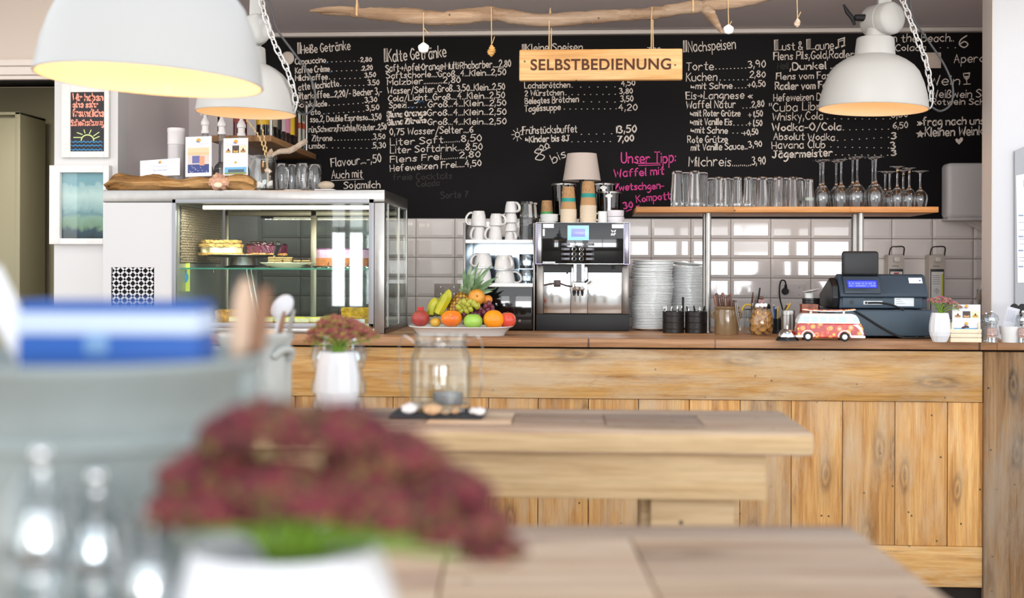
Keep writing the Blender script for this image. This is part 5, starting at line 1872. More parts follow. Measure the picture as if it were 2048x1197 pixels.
for lv in (0, 1):
    glass_mug('glass_mug', ['lower', 'upper'][lv] + ' clear glass mug stacked on the lower rack shelf', (X(1052, Y1), Y1 + .01, z2 + lv * 31 * kg), 14 * kg, 30 * kg, R(-20), M['glass'], 'glass mugs on the lower rack shelf')

# ------------------------------------------------------------------ coffee machine
YM = 5.29
mx0, mx1 = X(1072, YM), X(1259, YM)
km = mpp(1165, YM)
cm = thing('coffee_machine', 'large black and chrome automatic coffee machine on the counter', 'coffee machine', ((mx0 + mx1) / 2, YM, CT))
co = Vector(cm.location)
xx = lambda px: X(px, YM) - co.x
zz = lambda py: Z(py, YM, 1165) - CT
mw = (mx1 - mx0) / 2
M['mirror_panel'] = mat('polished_steel', '#dfe3e4', .14, 1, bump=.04, bs=6)
M['lilac'] = mat('lilac_edge', '#a9a2cf', .3, .3)
t = MB()
t.box(-mw + .004, mw - .004, .035, .46, .0, zz(448), .004)
t.build('body', mat('machine_body', '#2a2a2c', .4), cm)
MB().box(-mw, mw, .0, .07, .0, zz(629), .004).build('drip_base', mat('matte_black_base', '#141415', .55), cm)
t = MB()
t.box(xx(1072.5), xx(1087), .0, .05, zz(629), zz(530), .003)
t.box(xx(1244), xx(1258), .0, .05, zz(629), zz(530), .003)
t.build('side_column', M['steel_dark'], cm)
ph0, ph1 = zz(527.5), zz(447)
hd = MB()
hd.box(xx(1084), xx(1247), -.045, .034, ph0, ph1, .003)
hd = hd.build('control_panel', M['blackgloss'], cm)
t = MB()
t.box(xx(1072.5), xx(1084), -.042, .034, ph0 - .002, ph1, .003)
t.box(xx(1247), xx(1258), -.042, .034, ph0 - .002, ph1, .003)
t.build('panel_cheek', mat('steel_cheek', '#8d8a8c', .25, .9), cm)
t = MB()
for a, b, c_, d in ((1071.6, 1073, ph0 - .003, ph1 + .001), (1257.4, 1259, ph0 - .003, ph1 + .001), (1246.4, 1247.6, ph0, ph1), (1072, 1084, ph0 - .004, ph0 - .001), (1247, 1259, ph0 - .004, ph0 - .001)):
    t.box(xx(a), xx(b), -.0455, -.03, c_, d)
t.build('lilac_trim', M['lilac'], cm)
t = MB()
t.box(xx(1084), xx(1247), -.0462, -.02, ph0 - .004, ph0, .001)
t.box(xx(1073), xx(1258), -.046, .03, ph1, ph1 + .0022, .001)
t.build('chrome_edge', M['chrome'], cm)
# display
dsp = MB().box(xx(1135), xx(1177.5), -.0475, -.04, zz(481.5), zz(452), .001).build('display', mat('screen_glow', '#86b7d6', .2, emit='#8dbfe0', es=.55), cm)
t = MB()
t.box(xx(1142.5), xx(1170), -.0482, -.045, zz(474.5), zz(458.5), .0005)
t.build('menu_window', mat('screen_window', '#7a80d6', .2, emit='#868ae0', es=.6), dsp)
for a in range(4):
    zb_ = zz([489.5, 499, 508.8, 518.3][a])
    for s_, bx in enumerate((1148.3, 1163)):
        t = MB()
        ring = [(xx(bx) + .0086 * math.cos(i * .3927), -.0462, zb_ + .0086 * math.sin(i * .3927)) for i in range(16)]
        t.tube(ring, .0011, 6, True)
        if a == 1 and s_:
            t.ball((xx(bx), -.0455, zb_), .003, n=8, k=6)
        t.build('button', M['chrome'], cm)
        t = MB()
        q0, q1 = ((1123, 1140), (1171.5, 1188))[s_]
        t.box(xx(q0), xx(q1), -.0464, -.0445, zb_ - .0055, zb_ + .0055, .0006)
        t.m = 1
        for h_ in (.0015, -.003):
            t.box(xx(q0 + (5 if s_ == 0 else 1)), xx(q1 - (1 if s_ == 0 else 4)), -.0467, -.0445, zb_ + h_, zb_ + h_ + .0016)
        t.build('button_label', [mat('label_dark_grey', '#4d4d56', .5), mat('label_light_print', '#a9a9b2', .6)], cm)
# white emblem and stickers on the panel
t = MB()
W3 = lambda x0, z0: [[(x0, z0), (x0 + 2, z0 - 5), (x0 + 4, z0), (x0 + 6, z0 - 5), (x0 + 8.4, z0)]]
wm = lambda a, b: (xx(a), zz(b))
t.prism([wm(1221.0, 461), wm(1223.5, 461), wm(1225, 464.2), wm(1226.5, 461.5), wm(1228, 464.2), wm(1229, 461), wm(1231.5, 461), wm(1229, 466), wm(1226.5, 463.6), wm(1224, 466)], -.0462, -.044)
t.prism([wm(1221.0, 472), wm(1222, 466.5), wm(1224, 468.8), wm(1225.2, 466.5), wm(1226, 472), wm(1224.5, 472), wm(1224, 470), wm(1223, 472)], -.0462, -.044)
t.prism([wm(1226.8, 472), wm(1226.8, 467), wm(1231, 467), wm(1230, 469.5), wm(1228.4, 470), wm(1228.4, 472)], -.0462, -.044)
t.build('emblem', mat('emblem_white', '#f0f2f2', .4), cm)
t = MB()
t.box(xx(1086.5), xx(1108), -.0462, -.044, zz(457), zz(449))
t.box(xx(1223), xx(1246), -.0462, -.044, zz(457.5), zz(449.5))
t.box(xx(1086), xx(1111), -.0462, -.044, zz(526.5), zz(524))
t.box(xx(1086), xx(1090), -.0462, -.044, zz(473), zz(459))
t.build('sticker', mat('machine_sticker', '#dde0e2', .4), cm)
# mixing head and spouts
t = MB()
t.box(xx(1087), xx(1143), .002, .034, zz(545), zz(530.5))
t.box(xx(1176), xx(1244), .002, .034, zz(545), zz(530.5))
t.build('upper_recess', mat('recess_black', '#1b1c1e', .5), cm)
for a, b in ((1087.5, 1141), (1141.6, 1175), (1175.6, 1244)):
    MB().box(xx(a), xx(b), .006 if a != 1141.6 else .004, .036, zz(627.5), zz(543 if a != 1141.6 else 530.5), .0015).build('steel_panel', M['mirror_panel'], cm)
t = MB()
t.cyl((xx(1150), -.028, zz(565)), (xx(1150), -.028, ph0), .0085, n=16)
t.cyl((xx(1166), -.028, zz(565)), (xx(1166), -.028, ph0), .0085, n=16)
t.m = 1
t.box(xx(1152), xx(1164), -.025, .0, zz(565), ph0)
t.build('spout_guide', [M['chrome'], mat('guide_dark', '#56575a', .4, .5)], cm)
sp = MB().box(xx(1144.5), xx(1170), -.052, .0, zz(581.5), zz(563.5), .006, 3).build('spout_head', M['chrome'], cm)
for a in (1148, 1156.5, 1165):
    t = MB()
    t.cyl((xx(a), -.03, zz(581)), (xx(a), -.03, zz(588)), .007, .006, 12)
    t.cyl((xx(a), -.03, zz(588)), (xx(a), -.03, zz(592)), .004, .003, 10)
    t.build('nozzle', M['rubber'], sp)
t = MB()
t.tube([(xx(1170), -.03, zz(566)), (xx(1176), -.034, zz(559))], .004, 8)
t.build('spout_lever', M['rubber'], sp)
t = MB()
t.box(xx(1107.5), xx(1121.5), -.01, .01, zz(574.5), zz(561), .003)
t.tube(crom([(xx(1088), .0, zz(571)), (xx(1100), -.008, zz(568.5)), (xx(1108), -.006, zz(567.5))], 4), .0032, 8)
t.tube(crom([(xx(1121), -.006, zz(567.5)), (xx(1131), -.012, zz(571)), (xx(1144), -.018, zz(573.5))], 4), .0032, 8)
t.build('milk_hose', mat('brown_hose', '#3f322d', .4), cm)
t = MB()
t.cyl((xx(1134.5), .004, zz(546.5)), (xx(1134.5), .008, zz(546.5)), .004, n=12)
t.box(xx(1223), xx(1230), -.004, .01, zz(538), zz(531), .001)
t.build('small_fitting', M['rubber'], cm)
# bean hoppers with steel lids
M['hop'] = thin('smoked_hopper_pane', '#8f8983', 1.6, .02, 1.45, .05)
for i, (px, pt, r_, y_, pb) in enumerate(((1127, 368, 25, .20, 440), (1206, 368, 26, .24, 440), (1217, 384, 25, .12, 440))):
    k_ = mpp(px, YM + y_)
    zt2, zb2 = Z(pt, YM + y_) - CT, Z(447, YM) - CT + .002
    x_ = X(px, YM + y_) - co.x
    hp = thing('bean_hopper', '', 'x') if 0 else None
    t = MB()
    t.lathe([(0, zb2), (r_ * k_ * .86, zb2), (r_ * k_ * .95, zt2 - .008), (r_ * k_ * .93, zt2 - .008), (r_ * k_ * .83, zb2 + .002), (0, zb2 + .002)], 32, (x_, y_, 0))
    hp = t.build('bean_hopper', M['hop'], cm)
    t = MB()
    t.lathe([(0, zt2 - .008), (r_ * k_, zt2 - .008), (r_ * k_ * 1.01, zt2 - .004), (r_ * k_ * .98, zt2), (0, zt2)], 32, (x_, y_, 0))
    t.m = 1
    t.box(x_ - .004, x_ + .004, y_ - r_ * k_ * 1.02, y_ - r_ * k_ + .004, zt2 - .012, zt2 - .002)
    t.build('hopper_lid', [M['steel'], M['black']], hp)
    t = MB()
    t.lathe([(0, zb2 + .003), (r_ * k_ * .8, zb2 + .003), (r_ * k_ * .84, zb2 + .04), (0, zb2 + .05)], 24, (x_, y_, 0))
    t.build('coffee_beans', mat('roast_beans', '#2a1a12', .6, var=.5, vs=120, bump=.8, bs=160), hp)
    t = MB()
    if i:
        q_ = zt2 - .022
        t.M = Matrix.Translation((x_ + (.0 if i == 1 else 0), y_ - r_ * k_ * .965, q_)) @ Matrix.Rotation(R(90), 4, 'X') @ Matrix.Diagonal((1, .5, 1, 1))
        t.lathe([(0, .001), (.016, .001), (.016, 0)], 20)
        t.build('hopper_badge', mat('hopper_badge', '#d8d4d0', .4), hp)
# ---- on top of the machine
ZM = CT + zz(447) + .0024
YM2 = YM + .06
lamp_e = thing('table_lamp', 'small table lamp with a cream shade behind the paper cups', 'table lamp', (X(1163, YM + .33), YM + .33, CT + zz(448) + .0005))
kl = mpp(1163, YM + .33)
lz = lambda py: Z(py, YM + .33, 1163) - lamp_e.location.z
t = MB()
t.lathe([(0, 0), (.055, 0), (.055, .010), (.015, .016), (.011, .03), (.011, lz(345)), (0, lz(345))], 20)
t.build('stem', M['black'], lamp_e)
t = MB()
t.lathe([(38 * kl, lz(362)), (29.5 * kl, lz(308)), (29 * kl, lz(308)), (37.4 * kl, lz(362)), (38 * kl, lz(362))], 40)
t.m = 1
t.lathe([(0, lz(310)), (29 * kl, lz(310)), (29 * kl, lz(309)), (0, lz(309))], 40)
t.build('lamp_shade', [mat('cream_fabric_shade', '#cdbdb2', .8, bump=.2, bs=200), mat('shade_top', '#b9aaa0', .8)], lamp_e)
M['kraft'] = mat('kraft_paper_cup', '#b48a5e', .75)
M['kraft_rim'] = mat('cup_rim_paper', '#d9c7ae', .6)
M['kraft_print'] = mat('kraft_print', '#7d5c3d', .75)
M['teal'] = mat('teal_band', '#1f8d82', .6)
M['leaf_band'] = mat('green_band', '#4fa25a', .6)
def cup_mesh(r, h, top, band):
    t = MB()
    rr = lambda z: r * (1 - .27 * z / h)
    t.m = 1
    t.lathe([(r * 1.035, .0), (r * 1.05, .002), (r * 1.035, .0045), (r, .005), (r * .97, .003), (r * .97, .0), (r * 1.035, 0)], 30)
    t.m = 0
    t.lathe([(rr(0), .004), (rr(h), h), (rr(h) * .94, h), (rr(h) * .92, h - .005), (0, h - .005), (0, h - .007), (rr(h) * .9, h - .007), (rr(0) * .96, .004)], 30)
    if top:
        t.m = 2
        t.lathe([(rr(h * .36) * 1.006, h * .36), (rr(h * .36) * 1.012, h * .36), (rr(h * .52) * 1.012, h * .52), (rr(h * .52) * 1.006, h * .52)], 30)
        t.m = 3
        rnd = random.Random(5)
        for i in range(60):
            a, z = rnd.uniform(0, 6.28), rnd.uniform(h * .56, h * .95)
            l = rnd.uniform(.002, .006)
            p = [(rr(zz2) * 1.006 * math.cos(a2), rr(zz2) * 1.006 * math.sin(a2), zz2) for a2, zz2 in ((a, z), (a + l / r, z + rnd.uniform(-.003, .003)), (a + l / r * .7, z + rnd.uniform(-.005, .005)))]
            t.tube(p, .0007, 4)
    return t, [M['kraft'], M['kraft_rim'], band, M['kraft_print']]
def cup_stack(px, n, r_px, pitch, h_px, band, where, gname):
    r, h = r_px * km, h_px * km
    c = Vector((X(px, YM2), YM2, ZM))
    t, ms = cup_mesh(r, h, True, band)
    topcup = t.build('paper_cup', ms, None, c + Vector((0, 0, (n - 1) * pitch * km)), ang=50)
    tag(topcup, 'topmost printed kraft paper cup of the stack %s' % where, 'paper cup', gname)
    t, ms = cup_mesh(r, h, False, band)
    low = t.build('paper_cup', ms, None, c, ang=50)
    tag(low, 'kraft paper cup nested in the stack %s' % where, 'paper cup', gname)
    for i in range(1, n - 1):
        dup(low, c + Vector((random.uniform(-.0006, .0006), 0, i * pitch * km)))
cup_stack(1136.5, 12, 16.0, 2.35, 48, M['teal'], 'under the lamp shade edge', 'nested paper cups under the lamp shade edge')
cup_stack(1176, 15, 16.2, 2.4, 51, M['teal'], 'nearest the white creamer', 'nested paper cups nearest the creamer')
YC3 = YM + .14
t, ms = cup_mesh(14.5 * km, 48 * km, True, M['leaf_band'])
tag(t.build('paper_cup', ms, None, (X(1093.5, YC3), YC3, ZM), ang=50), 'single printed paper cup with a green band behind the white saucers', 'paper cup')
t = MB()
t.lathe([(0, 0), (12 * km, 0), (13.5 * km, .0015), (18.6 * km, .0105), (18.8 * km, .012), (18.3 * km, .0125), (13 * km, .0035), (0, .002)], 36)
sau = tag(t.build('saucer', M['ceramic'], None, (X(1098, YM2), YM2, ZM)), 'small white saucer in the stack on the coffee machine', 'saucer', 'saucers on the coffee machine')
for i in range(1, 6):
    dup(sau, (X(1098, YM2) + random.uniform(-.001, .001), YM2, ZM + i * .0055))
e = thing('creamer_jug', 'small white creamer jug on the coffee machine beside the cups', 'jug', (X(1205, YM2), YM2, ZM))
t = MB()
t.lathe([(0, 0), (9.5 * km, 0), (10 * km, .003), (9.2 * km, 20 * km), (9.8 * km, 24 * km), (9.2 * km, 24 * km), (8.6 * km, 20 * km), (9 * km, .004), (0, .004)], 26)
t.build('body', M['ceramic'], e)
MB().tube(crom([(-9 * km, 0, 20 * km), (-15 * km, 0, 19 * km), (-16 * km, 0, 12 * km), (-9.6 * km, 0, 5 * km)], 5), .003, 8).build('handle', M['ceramic'], e)
t = MB()
t.lathe([(0, 0), (15.5 * km, 0), (16.5 * km, .003), (17 * km, 12.6 * km), (16.3 * km, 12.6 * km), (15.6 * km, .004), (0, .004)], 32)
b_ = tag(t.build('china_bowl', mat('lilac_white_china', '#e0dade', .25), None, (X(1231.5, YM2), YM2, ZM)), 'lower white straight-sided bowl at the hopper end of the coffee machine', 'bowl', 'bowls on the coffee machine')
dup(b_, (X(1231, YM2), YM2, ZM + 13.4 * km), 0, 'upper white straight-sided bowl stacked at the hopper end of the coffee machine')

# ------------------------------------------------------------------ plate stacks
YP1 = 5.40
k1 = mpp(1300, YP1)
def plate_mesh(r):
    t = MB()
    t.lathe([(0, .0012), (r * .55, .0), (r * .60, .0015), (r * .68, .005), (r * .97, .0098), (r, .0112), (r * 1.0, .0134), (r * .985, .0140), (r * .70, .0085), (r * .6, .0048), (0, .004)], 40)
    return t
r1 = 41.5 * k1
zT = (Z(521, YP1) - CT)
n1 = 46
pit = (zT - .013) / (n1 - 1)
pl0 = plate_mesh(r1).build('cake_plate', M['plate'], None, (X(1304, YP1), YP1, CT + .0004))
tag(pl0, 'white cake plate in the tall stack beside the coffee machine', 'plate', 'plates stacked beside the coffee machine')
lean = 0
for i in range(1, n1):
    dx = .004 * math.sin(i * .31) + random.uniform(-.0012, .0012) + (.004 if 26 < i else 0)
    c = dup(pl0, (X(1304, YP1) - .002 + dx, YP1 + random.uniform(-.001, .001), CT + .0004 + i * pit), (random.uniform(-.004, .004), (.012 if i > 33 else 0) * -1 + random.uniform(-.003, .003), random.uniform(0, 6)))
YP2 = 5.52
k2 = mpp(1378, YP2)
r2 = 39 * k2
zT2 = Z(532, YP2) - CT
n2 = 40
pit2 = (zT2 - .013) / (n2 - 1)
pl1 = plate_mesh(r2).build('cake_plate', M['plate'], None, (X(1376, YP2), YP2, CT + .0004))
tag(pl1, 'white cake plate in the second stack behind the dark cutlery baskets', 'plate', 'plates stacked behind the cutlery baskets')
for i in range(1, n2):
    dup(pl1, (X(1376, YP2) + .003 * math.sin(i * .4) + random.uniform(-.001, .001), YP2, CT + .0004 + i * pit2), (random.uniform(-.003, .003), random.uniform(-.003, .003), random.uniform(0, 6)))
dup(pl1, (X(1371, YP2), YP2, CT + zT2 + .004), (0, R(6), 0), 'topmost white cake plate lying tilted on the second plate stack')

# ------------------------------------------------------------------ dark cutlery baskets
M['leather'] = mat('dark_leather', '#1c1613', .45, var=.3, vs=30, bump=.4, bs=90)
YB1 = 5.20
kb = mpp(1370, YB1)
def spoon(name, label, cat, base, tip, m, head=.008, r=.0024, parent=None, group=None, flat=.45):
    e = thing(name, label, cat, base, 0, group)
    v = Vector(tip) - Vector(base)
    MB().tube([Vector((0, 0, 0)), v * .82], r, 8).build('handle', m, e)
    t = MB()
    t.tube([v * .80, v * .86, v * .93, v], [r, head, head * 1.05, head * .3], 10, flat=flat)
    t.build('bowl', m, e)
    return e
for i, (px, lab) in enumerate(((1347, 'dark leather cutlery basket in front of the tall plate stack'), (1392, 'dark leather cutlery basket beside the shelf post'))):
    rb = 21.5 * kb
    hb = (663 - 620) * kb
    t = MB()
    t.lathe([(0, .001), (rb, .001), (rb, hb), (rb - .004, hb), (rb - .004, .005), (0, .005)], 36, fn=lambda a, z: 1 + .006 * math.sin(a * 30))
    for z_ in (.2, .5, .8):
        t.lathe([(rb, hb * z_ - .002), (rb + .0012, hb * z_), (rb, hb * z_ + .002)], 36)
    tag(t.build('cutlery_basket', M['leather'], None, (X(px, YB1), YB1, CT)), lab, 'basket', 'dark cutlery baskets')
    n = 9
    for j in range(n):
        a = 2 * math.pi * j / n + .3
        b0 = Vector((X(px, YB1) + rb * .55 * math.cos(a), YB1 + rb * .55 * math.sin(a), CT + .007))
        h_ = hb + random.uniform(.006, .020)
        tp = b0 + Vector((rb * .30 * math.cos(a), rb * .30 * math.sin(a), h_))
        spoon('teaspoon', 'teaspoon standing in the dark basket %s' % ('in front of the tall plate stack' if i == 0 else 'beside the shelf post'), 'spoon', b0, tp, M['chrome'] if (j % 2 or i == 0) else M['rubber'], .0045, .0016, group='teaspoons in the basket ' + ('by the plates' if i == 0 else 'by the post'))
t = MB()
t.tube([(0, 0, 0), (.001, 0, 53 * kb)], .0050, 8)
tag(t.build('straw', M['rubber'], None, (X(1369.5, YB1) - .008, YB1 + .0, CT + .006 + 16 * kb)), 'thick black straw standing up between the two dark baskets', 'straw')

# ------------------------------------------------------------------ stoneware pot with knives
YK1 = 5.10
kk = mpp(1454, YK1)
pt_ = thing('stoneware_pot', 'brown glazed stoneware pot holding knives', 'pot', (X(1453.5, YK1), YK1, CT))
rp_, hp_ = 24 * kk, 57 * kk
M['stone'] = mat('brown_stoneware', '#80684a', .16, coat=.5, var=.12, vs=12)
t = MB()
t.lathe([(0, .001), (rp_ * .98, .001), (rp_ * 1.0, .006), (rp_ * 1.0, hp_ * .78), (rp_ * .97, hp_ * .85), (rp_ * .98, hp_ * .9), (rp_ * 1.05, hp_ * .93), (rp_ * 1.06, hp_ * .98), (rp_ * 1.0, hp_), (rp_ * .9, hp_ * .97), (rp_ * .88, .01), (0, .008)], 44)
t.build('body', M['stone'], pt_)
for sx_ in (-1, 1):
    t = MB()
    t.tube(crom([(sx_ * rp_ * .98, 0, hp_ * .82), (sx_ * rp_ * 1.2, 0, hp_ * .76), (sx_ * rp_ * 1.12, 0, hp_ * .62), (sx_ * rp_ * .98, 0, hp_ * .58)], 5), .006, 8)
    t.build('handle', M['stone'], pt_)
M['knife'] = mat('brown_knife_handle', '#55362a', .3, coat=.2)
M['knife2'] = mat('red_brown_handle', '#7d5244', .25, coat=.3)
for i, (px, py, dy) in enumerate(((1429, 589, .0), (1434, 585, .02), (1441, 588, -.02), (1446.5, 584, .015), (1454, 590, -.025), (1459, 588, .0), (1463, 586, .02), (1467, 598, -.02))):
    tipz = Z(py, YK1) - CT
    b0 = Vector((X(1453 + (px - 1450) * .45, YK1), YK1 + dy * .8, CT + .012))
    e = thing('table_knife', '%s knife handle counted from the dark baskets in the brown pot' % ORD[i], 'knife', b0, 0, 'knives in the stoneware pot')
    v = Vector((X(px, YK1) - b0.x, dy * .4, tipz - .012))
    MB().tube([v * 0, v * .55], .004, 8, flat=.3).build('blade', M['steel'], e)
    MB().tube([v * .54, v * .62, v * .85, v * .97, v], [.004, .0058, .0072, .0068, .003], 10).build('handle', M['knife'] if i % 3 else M['knife2'], e)
e = thing('serving_tongs', 'steel serving tongs hanging down over the stoneware pot rim', 'tongs', (X(1471, YK1 - .06), YK1 - .06, CT))
tz = lambda py: Z(py, YK1 - .06) - CT
for dx in (0, .006):
    MB().tube(crom([(dx, .02, tz(604)), (-.002 + dx, .0, tz(602)), (.004 + dx, -.004, tz(625)), (.014 + dx, -.006, tz(650)), (.017 + dx * .4, -.008, tz(659))], 5), [.0045] * 21, 8, flat=.5).build('arm', M['steel'], e)
# ------------------------------------------------------------------ cookie jar
YK2 = 5.07
kc = mpp(1523, YK2)
jr = thing('cookie_jar', 'round glass cookie jar with a chrome screw lid', 'jar', (X(1523, YK2), YK2, CT))
rj, hj = 24 * kc, 54 * kc
t = MB()
t.lathe([(0, .001), (rj * .72, .001), (rj * .92, .008), (rj, hj * .30), (rj, hj * .62), (rj * .86, hj * .86), (rj * .72, hj * .95), (rj * .72, hj), (rj * .69, hj), (rj * .69, hj * .94), (rj * .83, hj * .85), (rj * .965, hj * .6), (rj * .965, hj * .3), (rj * .88, .012), (0, .006)], 40)
t.build('jar_glass', M['thin'], jr)
t = MB()
t.lathe([(0, hj * .985), (rj * .78, hj * .985), (rj * .80, hj * 1.0), (rj * .80, hj * 1.17), (rj * .76, hj * 1.2), (0, hj * 1.2)], 40)
t.build('lid', M['chrome'], jr)
M['cookie'] = mat('golden_cookie', '#c48a48', .7, var=.3, vs=40, bump=.4, bs=120)
t = MB()
t.lathe([(0, -.0035), (.0155, -.003), (.0175, 0), (.0155, .003), (0, .0035)], 20)
ck = t.build('cookie', M['cookie'], None, (0, 0, 0))
tag(ck, 'round golden cookie piled inside the glass cookie jar', 'cookie', 'cookies in the glass jar')
first = True
for lv in range(7):
    z_ = .012 + lv * hj * .115
    R_ = rj * (.62 if lv == 0 else .74 if lv < 5 else .62)
    n = 6
    for j in range(n):
        a = 2 * math.pi * (j + .5 * (lv % 2)) / n
        loc = Vector((jr.location.x + R_ * math.cos(a), YK2 + R_ * math.sin(a), CT + z_ + .006))
        rot = (R(58 + random.uniform(-25, 25)), random.uniform(-.3, .3), a + R(90) + random.uniform(-.5, .5))
        if first:
            ck.location, ck.rotation_euler = loc, rot
            first = False
        else:
            dup(ck, loc, rot)
e = thing('wooden_stamp', 'small patterned wooden stamp lying on the cookie jar lid', 'stamp', (X(1523, YK2), YK2, CT + hj * 1.2 + .0005))
t = MB()
t.box(-.013, .013, -.012, .008, 0, .014, .002)
t.build('block', mat('pink_pattern_block', '#9c7472', .6, var=.5, vs=160), e)
MB().ball((0, 0, .021), .009, (1.1, .8, .8), 12, 8).build('knob', mat('brown_knob', '#5e4436', .6), e)
# utensils jar behind the cookie jar
YU = 5.24
ku = mpp(1505, YU)
uj = thing('wire_cutlery_jar', 'glass jar with dark cutlery standing behind the cookie jar', 'jar', (X(1503, YU), YU, CT))
t = MB()
t.lathe([(0, .001), (14 * ku, .001), (15 * ku, .006), (15 * ku, 48 * ku), (14.4 * ku, 48 * ku), (14.4 * ku, .008), (0, .006)], 28)
t.build('jar_glass', M['thin'], uj)
t = MB()
t.tube([(15.5 * ku * math.cos(i * .3927), 15.5 * ku * math.sin(i * .3927), 47 * ku) for i in range(16)], .002, 6, True)
t.build('rim_wire', M['steel_dark'], uj)
for i, (px, py, m, lab) in enumerate(((1506, 583, 'knife', 'brown handled utensil upright behind the cookie jar lid'), (1513, 581, 'steel', 'thin steel utensil behind the cookie jar lid'), (1520, 574, 'rubber', 'black curved utensil tip above the cookie jar'))):
    b0 = Vector((X(1500 + i * 4, YU), YU, CT + .008))
    e = thing('kitchen_utensil', lab, 'utensil', b0, 0)
    v = Vector((X(px, YU) - b0.x, 0, Z(py, YU) - CT - .008))
    MB().tube([v * 0, v * .6, v * .62, v], [.003, .003, .0055, .003], 8).build('handle', M[m], e)
t = MB()
t.tube([(11 * ku * math.cos(i * .3), 0, 11 * ku * math.sin(i * .3)) for i in range(12)], .004, 8)
tag(t.build('tape_ring', mat('yellow_plastic', '#d8b23a', .4), None, (X(1496, YU + .0), YU - .0, CT + 46 * ku)), 'curved yellow plastic handle in the jar behind the cookie jar', 'handle tool')
# glass with pencils beside the jar
YPn = 5.2
kp2 = mpp(1560, YPn)
pc = thing('pencil_glass', 'dark pen pot with pencils between the cookie jar and the bell', 'pen pot', (X(1556, YPn), YPn, CT))
t = MB()
t.lathe([(0, .001), (13 * kp2, .001), (14 * kp2, 30 * kp2), (13.4 * kp2, 30 * kp2), (12.4 * kp2, .005), (0, .005)], 26)
t.build('pot', mat('smoked_plastic', '#23272c', .25, trans=.3), pc)
for i, (px, py, m, lab) in enumerate(((1582, 602, '#e2b62e', 'yellow pencil leaning furthest out of the pen pot'), (1577, 604, '#3a3630', 'dark pencil next to the yellow leaning pencil'), (1556, 610, '#c9a23c', 'upright yellow pencil in the pen pot'), (1548, 606, '#1f5fa8', 'blue pen standing near the cookie jar'), (1551, 612, '#1b1b1d', 'black marker in the pen pot near the cookie jar'))):
    b0 = Vector((X(1553 + (px - 1556) * -.15, YPn), YPn + (.005 if i % 2 else -.004), CT + .007))
    e = thing('pencil', lab, 'pencil', b0, 0)
    v = Vector((X(px, YPn) - b0.x, 0, Z(py, YPn) - CT - .007))
    MB().tube([v * 0, v * .93], .0042, 6).build('barrel', mat('pencil_paint', m, .4), e)
    MB().tube([v * .93, v], [.0042, .0008], 6).build('tip', mat('pencil_wood', '#cfa878', .7), e)
# ------------------------------------------------------------------ glass shelf on steel posts
YS0, YS1 = 5.18, 5.62
sx0, sx1 = X(1272, YS0), X(1877, YS0)
zst = Z(413.6, YS0, 1570)
zsb = Z(425, YS0, 1570)
W_GS = wood('shelf_beech_wood', ['#8a5427', '#bd7c3f', '#d2924f', '#dda667'], 'x', 'xz', 1, .4, .3, .9, 0)
gs = thing('glass_shelf', 'wooden shelf on steel posts carrying rows of upturned glasses', 'shelf', ((sx0 + sx1) / 2, YS0, CT))
hw = (sx1 - sx0) / 2
t = MB()
for i, (a, b) in enumerate(((-1, -.35), (-.35, .42), (.42, 1))):
    t.r = .2 + .3 * i
    t.box(hw * a + .0002, hw * b - .0002, 0, YS1 - YS0, zsb - CT, zst - CT, .0015)
t.build('board', W_GS, gs)
for px in (1416, 1721):
    for dy in (.07, .18):
        t = MB()
        x_ = X(px, YS0 + .07) - (sx0 + sx1) / 2
        t.cyl((x_, dy, .004), (x_, dy, zsb - CT - .0002), .0132, n=22)
        t.cyl((x_, dy, .0), (x_, dy, .005), .026, n=22)
        t.build('post', M['steel'], gs)
kgl = mpp(1570, YS0 + .1)
GY = YS0 + .085
ZG = zst + .0004
def gpos(px, Y):
    return (X(px, Y), Y, ZG)
def straight_glass(px, back, top_px, w_px, label, group, facets=0, deco=0):
    Y = GY + .10 * back
    k = mpp(px, Y)
    h = (Z(top_px, Y, px) - ZG)
    r = w_px / 2 * k
    e = thing('drinking_glass', label, 'glass', gpos(px, Y), random.uniform(0, 6), group)
    r1 = r * .80
    f = (lambda a, z: 1 + .02 * math.cos(facets * a)) if facets else None
    t = MB()
    t.lathe([(r, 0), (r * .95, h * .3), (r1 * 1.02, h * .93), (r1 * .95, h * .985), (r1 * .8, h), (0, h), (0, h - .013), (r1 * .82, h - .015), (r * .9, h * .3), (r * .94, 0), (r, 0)], facets * 4 if facets else 28, fn=f)
    t.build('glass_body', M['glass'], e, ang=50)
    if deco:
        t = MB()
        n = 7
        for i in range(n):
            a = 2 * math.pi * i / n
            q = []
            for da, dz in ((-.30, .17), (-.12, .10), (0, .13), (.14, .10), (.30, .18), (.12, .07), (0, .05), (-.12, .07)):
                rr = r * (1.003 - .05 * dz)
                q.append((rr * math.cos(a + da), rr * math.sin(a + da), h * dz))
            t.add(q, [tuple(range(8))])
        t.build('etched_band', mat('etched_white', '#dfe4e6', .6), e)
    return e
gi = 0
for i, (px, b, w) in enumerate(((1354, 0, 27), (1389, 0, 27), (1371, 1, 26), (1405, 1, 26))):
    straight_glass(px, b, 342 + 3 * b, w, ['tall etched glass at the very start of the glass shelf', 'tall etched glass, second in the front row', 'tall etched glass behind the first two tall ones', 'tall etched glass behind, next to the medium glasses'][i], 'tall etched glasses', 0, 1)
for i, (px, b, w) in enumerate(((1437, 0, 22), (1474, 0, 22), (1496, 0, 21), (1422, 1, 21), (1453, 1, 21), (1462, 2, 21), (1508, 1, 21))):
    straight_glass(px, b, 354 + 2 * b, w, 'medium etched glass, %s of the %s row beside the tall glasses' % ((ORD[i], 'front') if b == 0 else (ORD[i - 3], 'rear')), 'medium etched glasses', 0, 1)
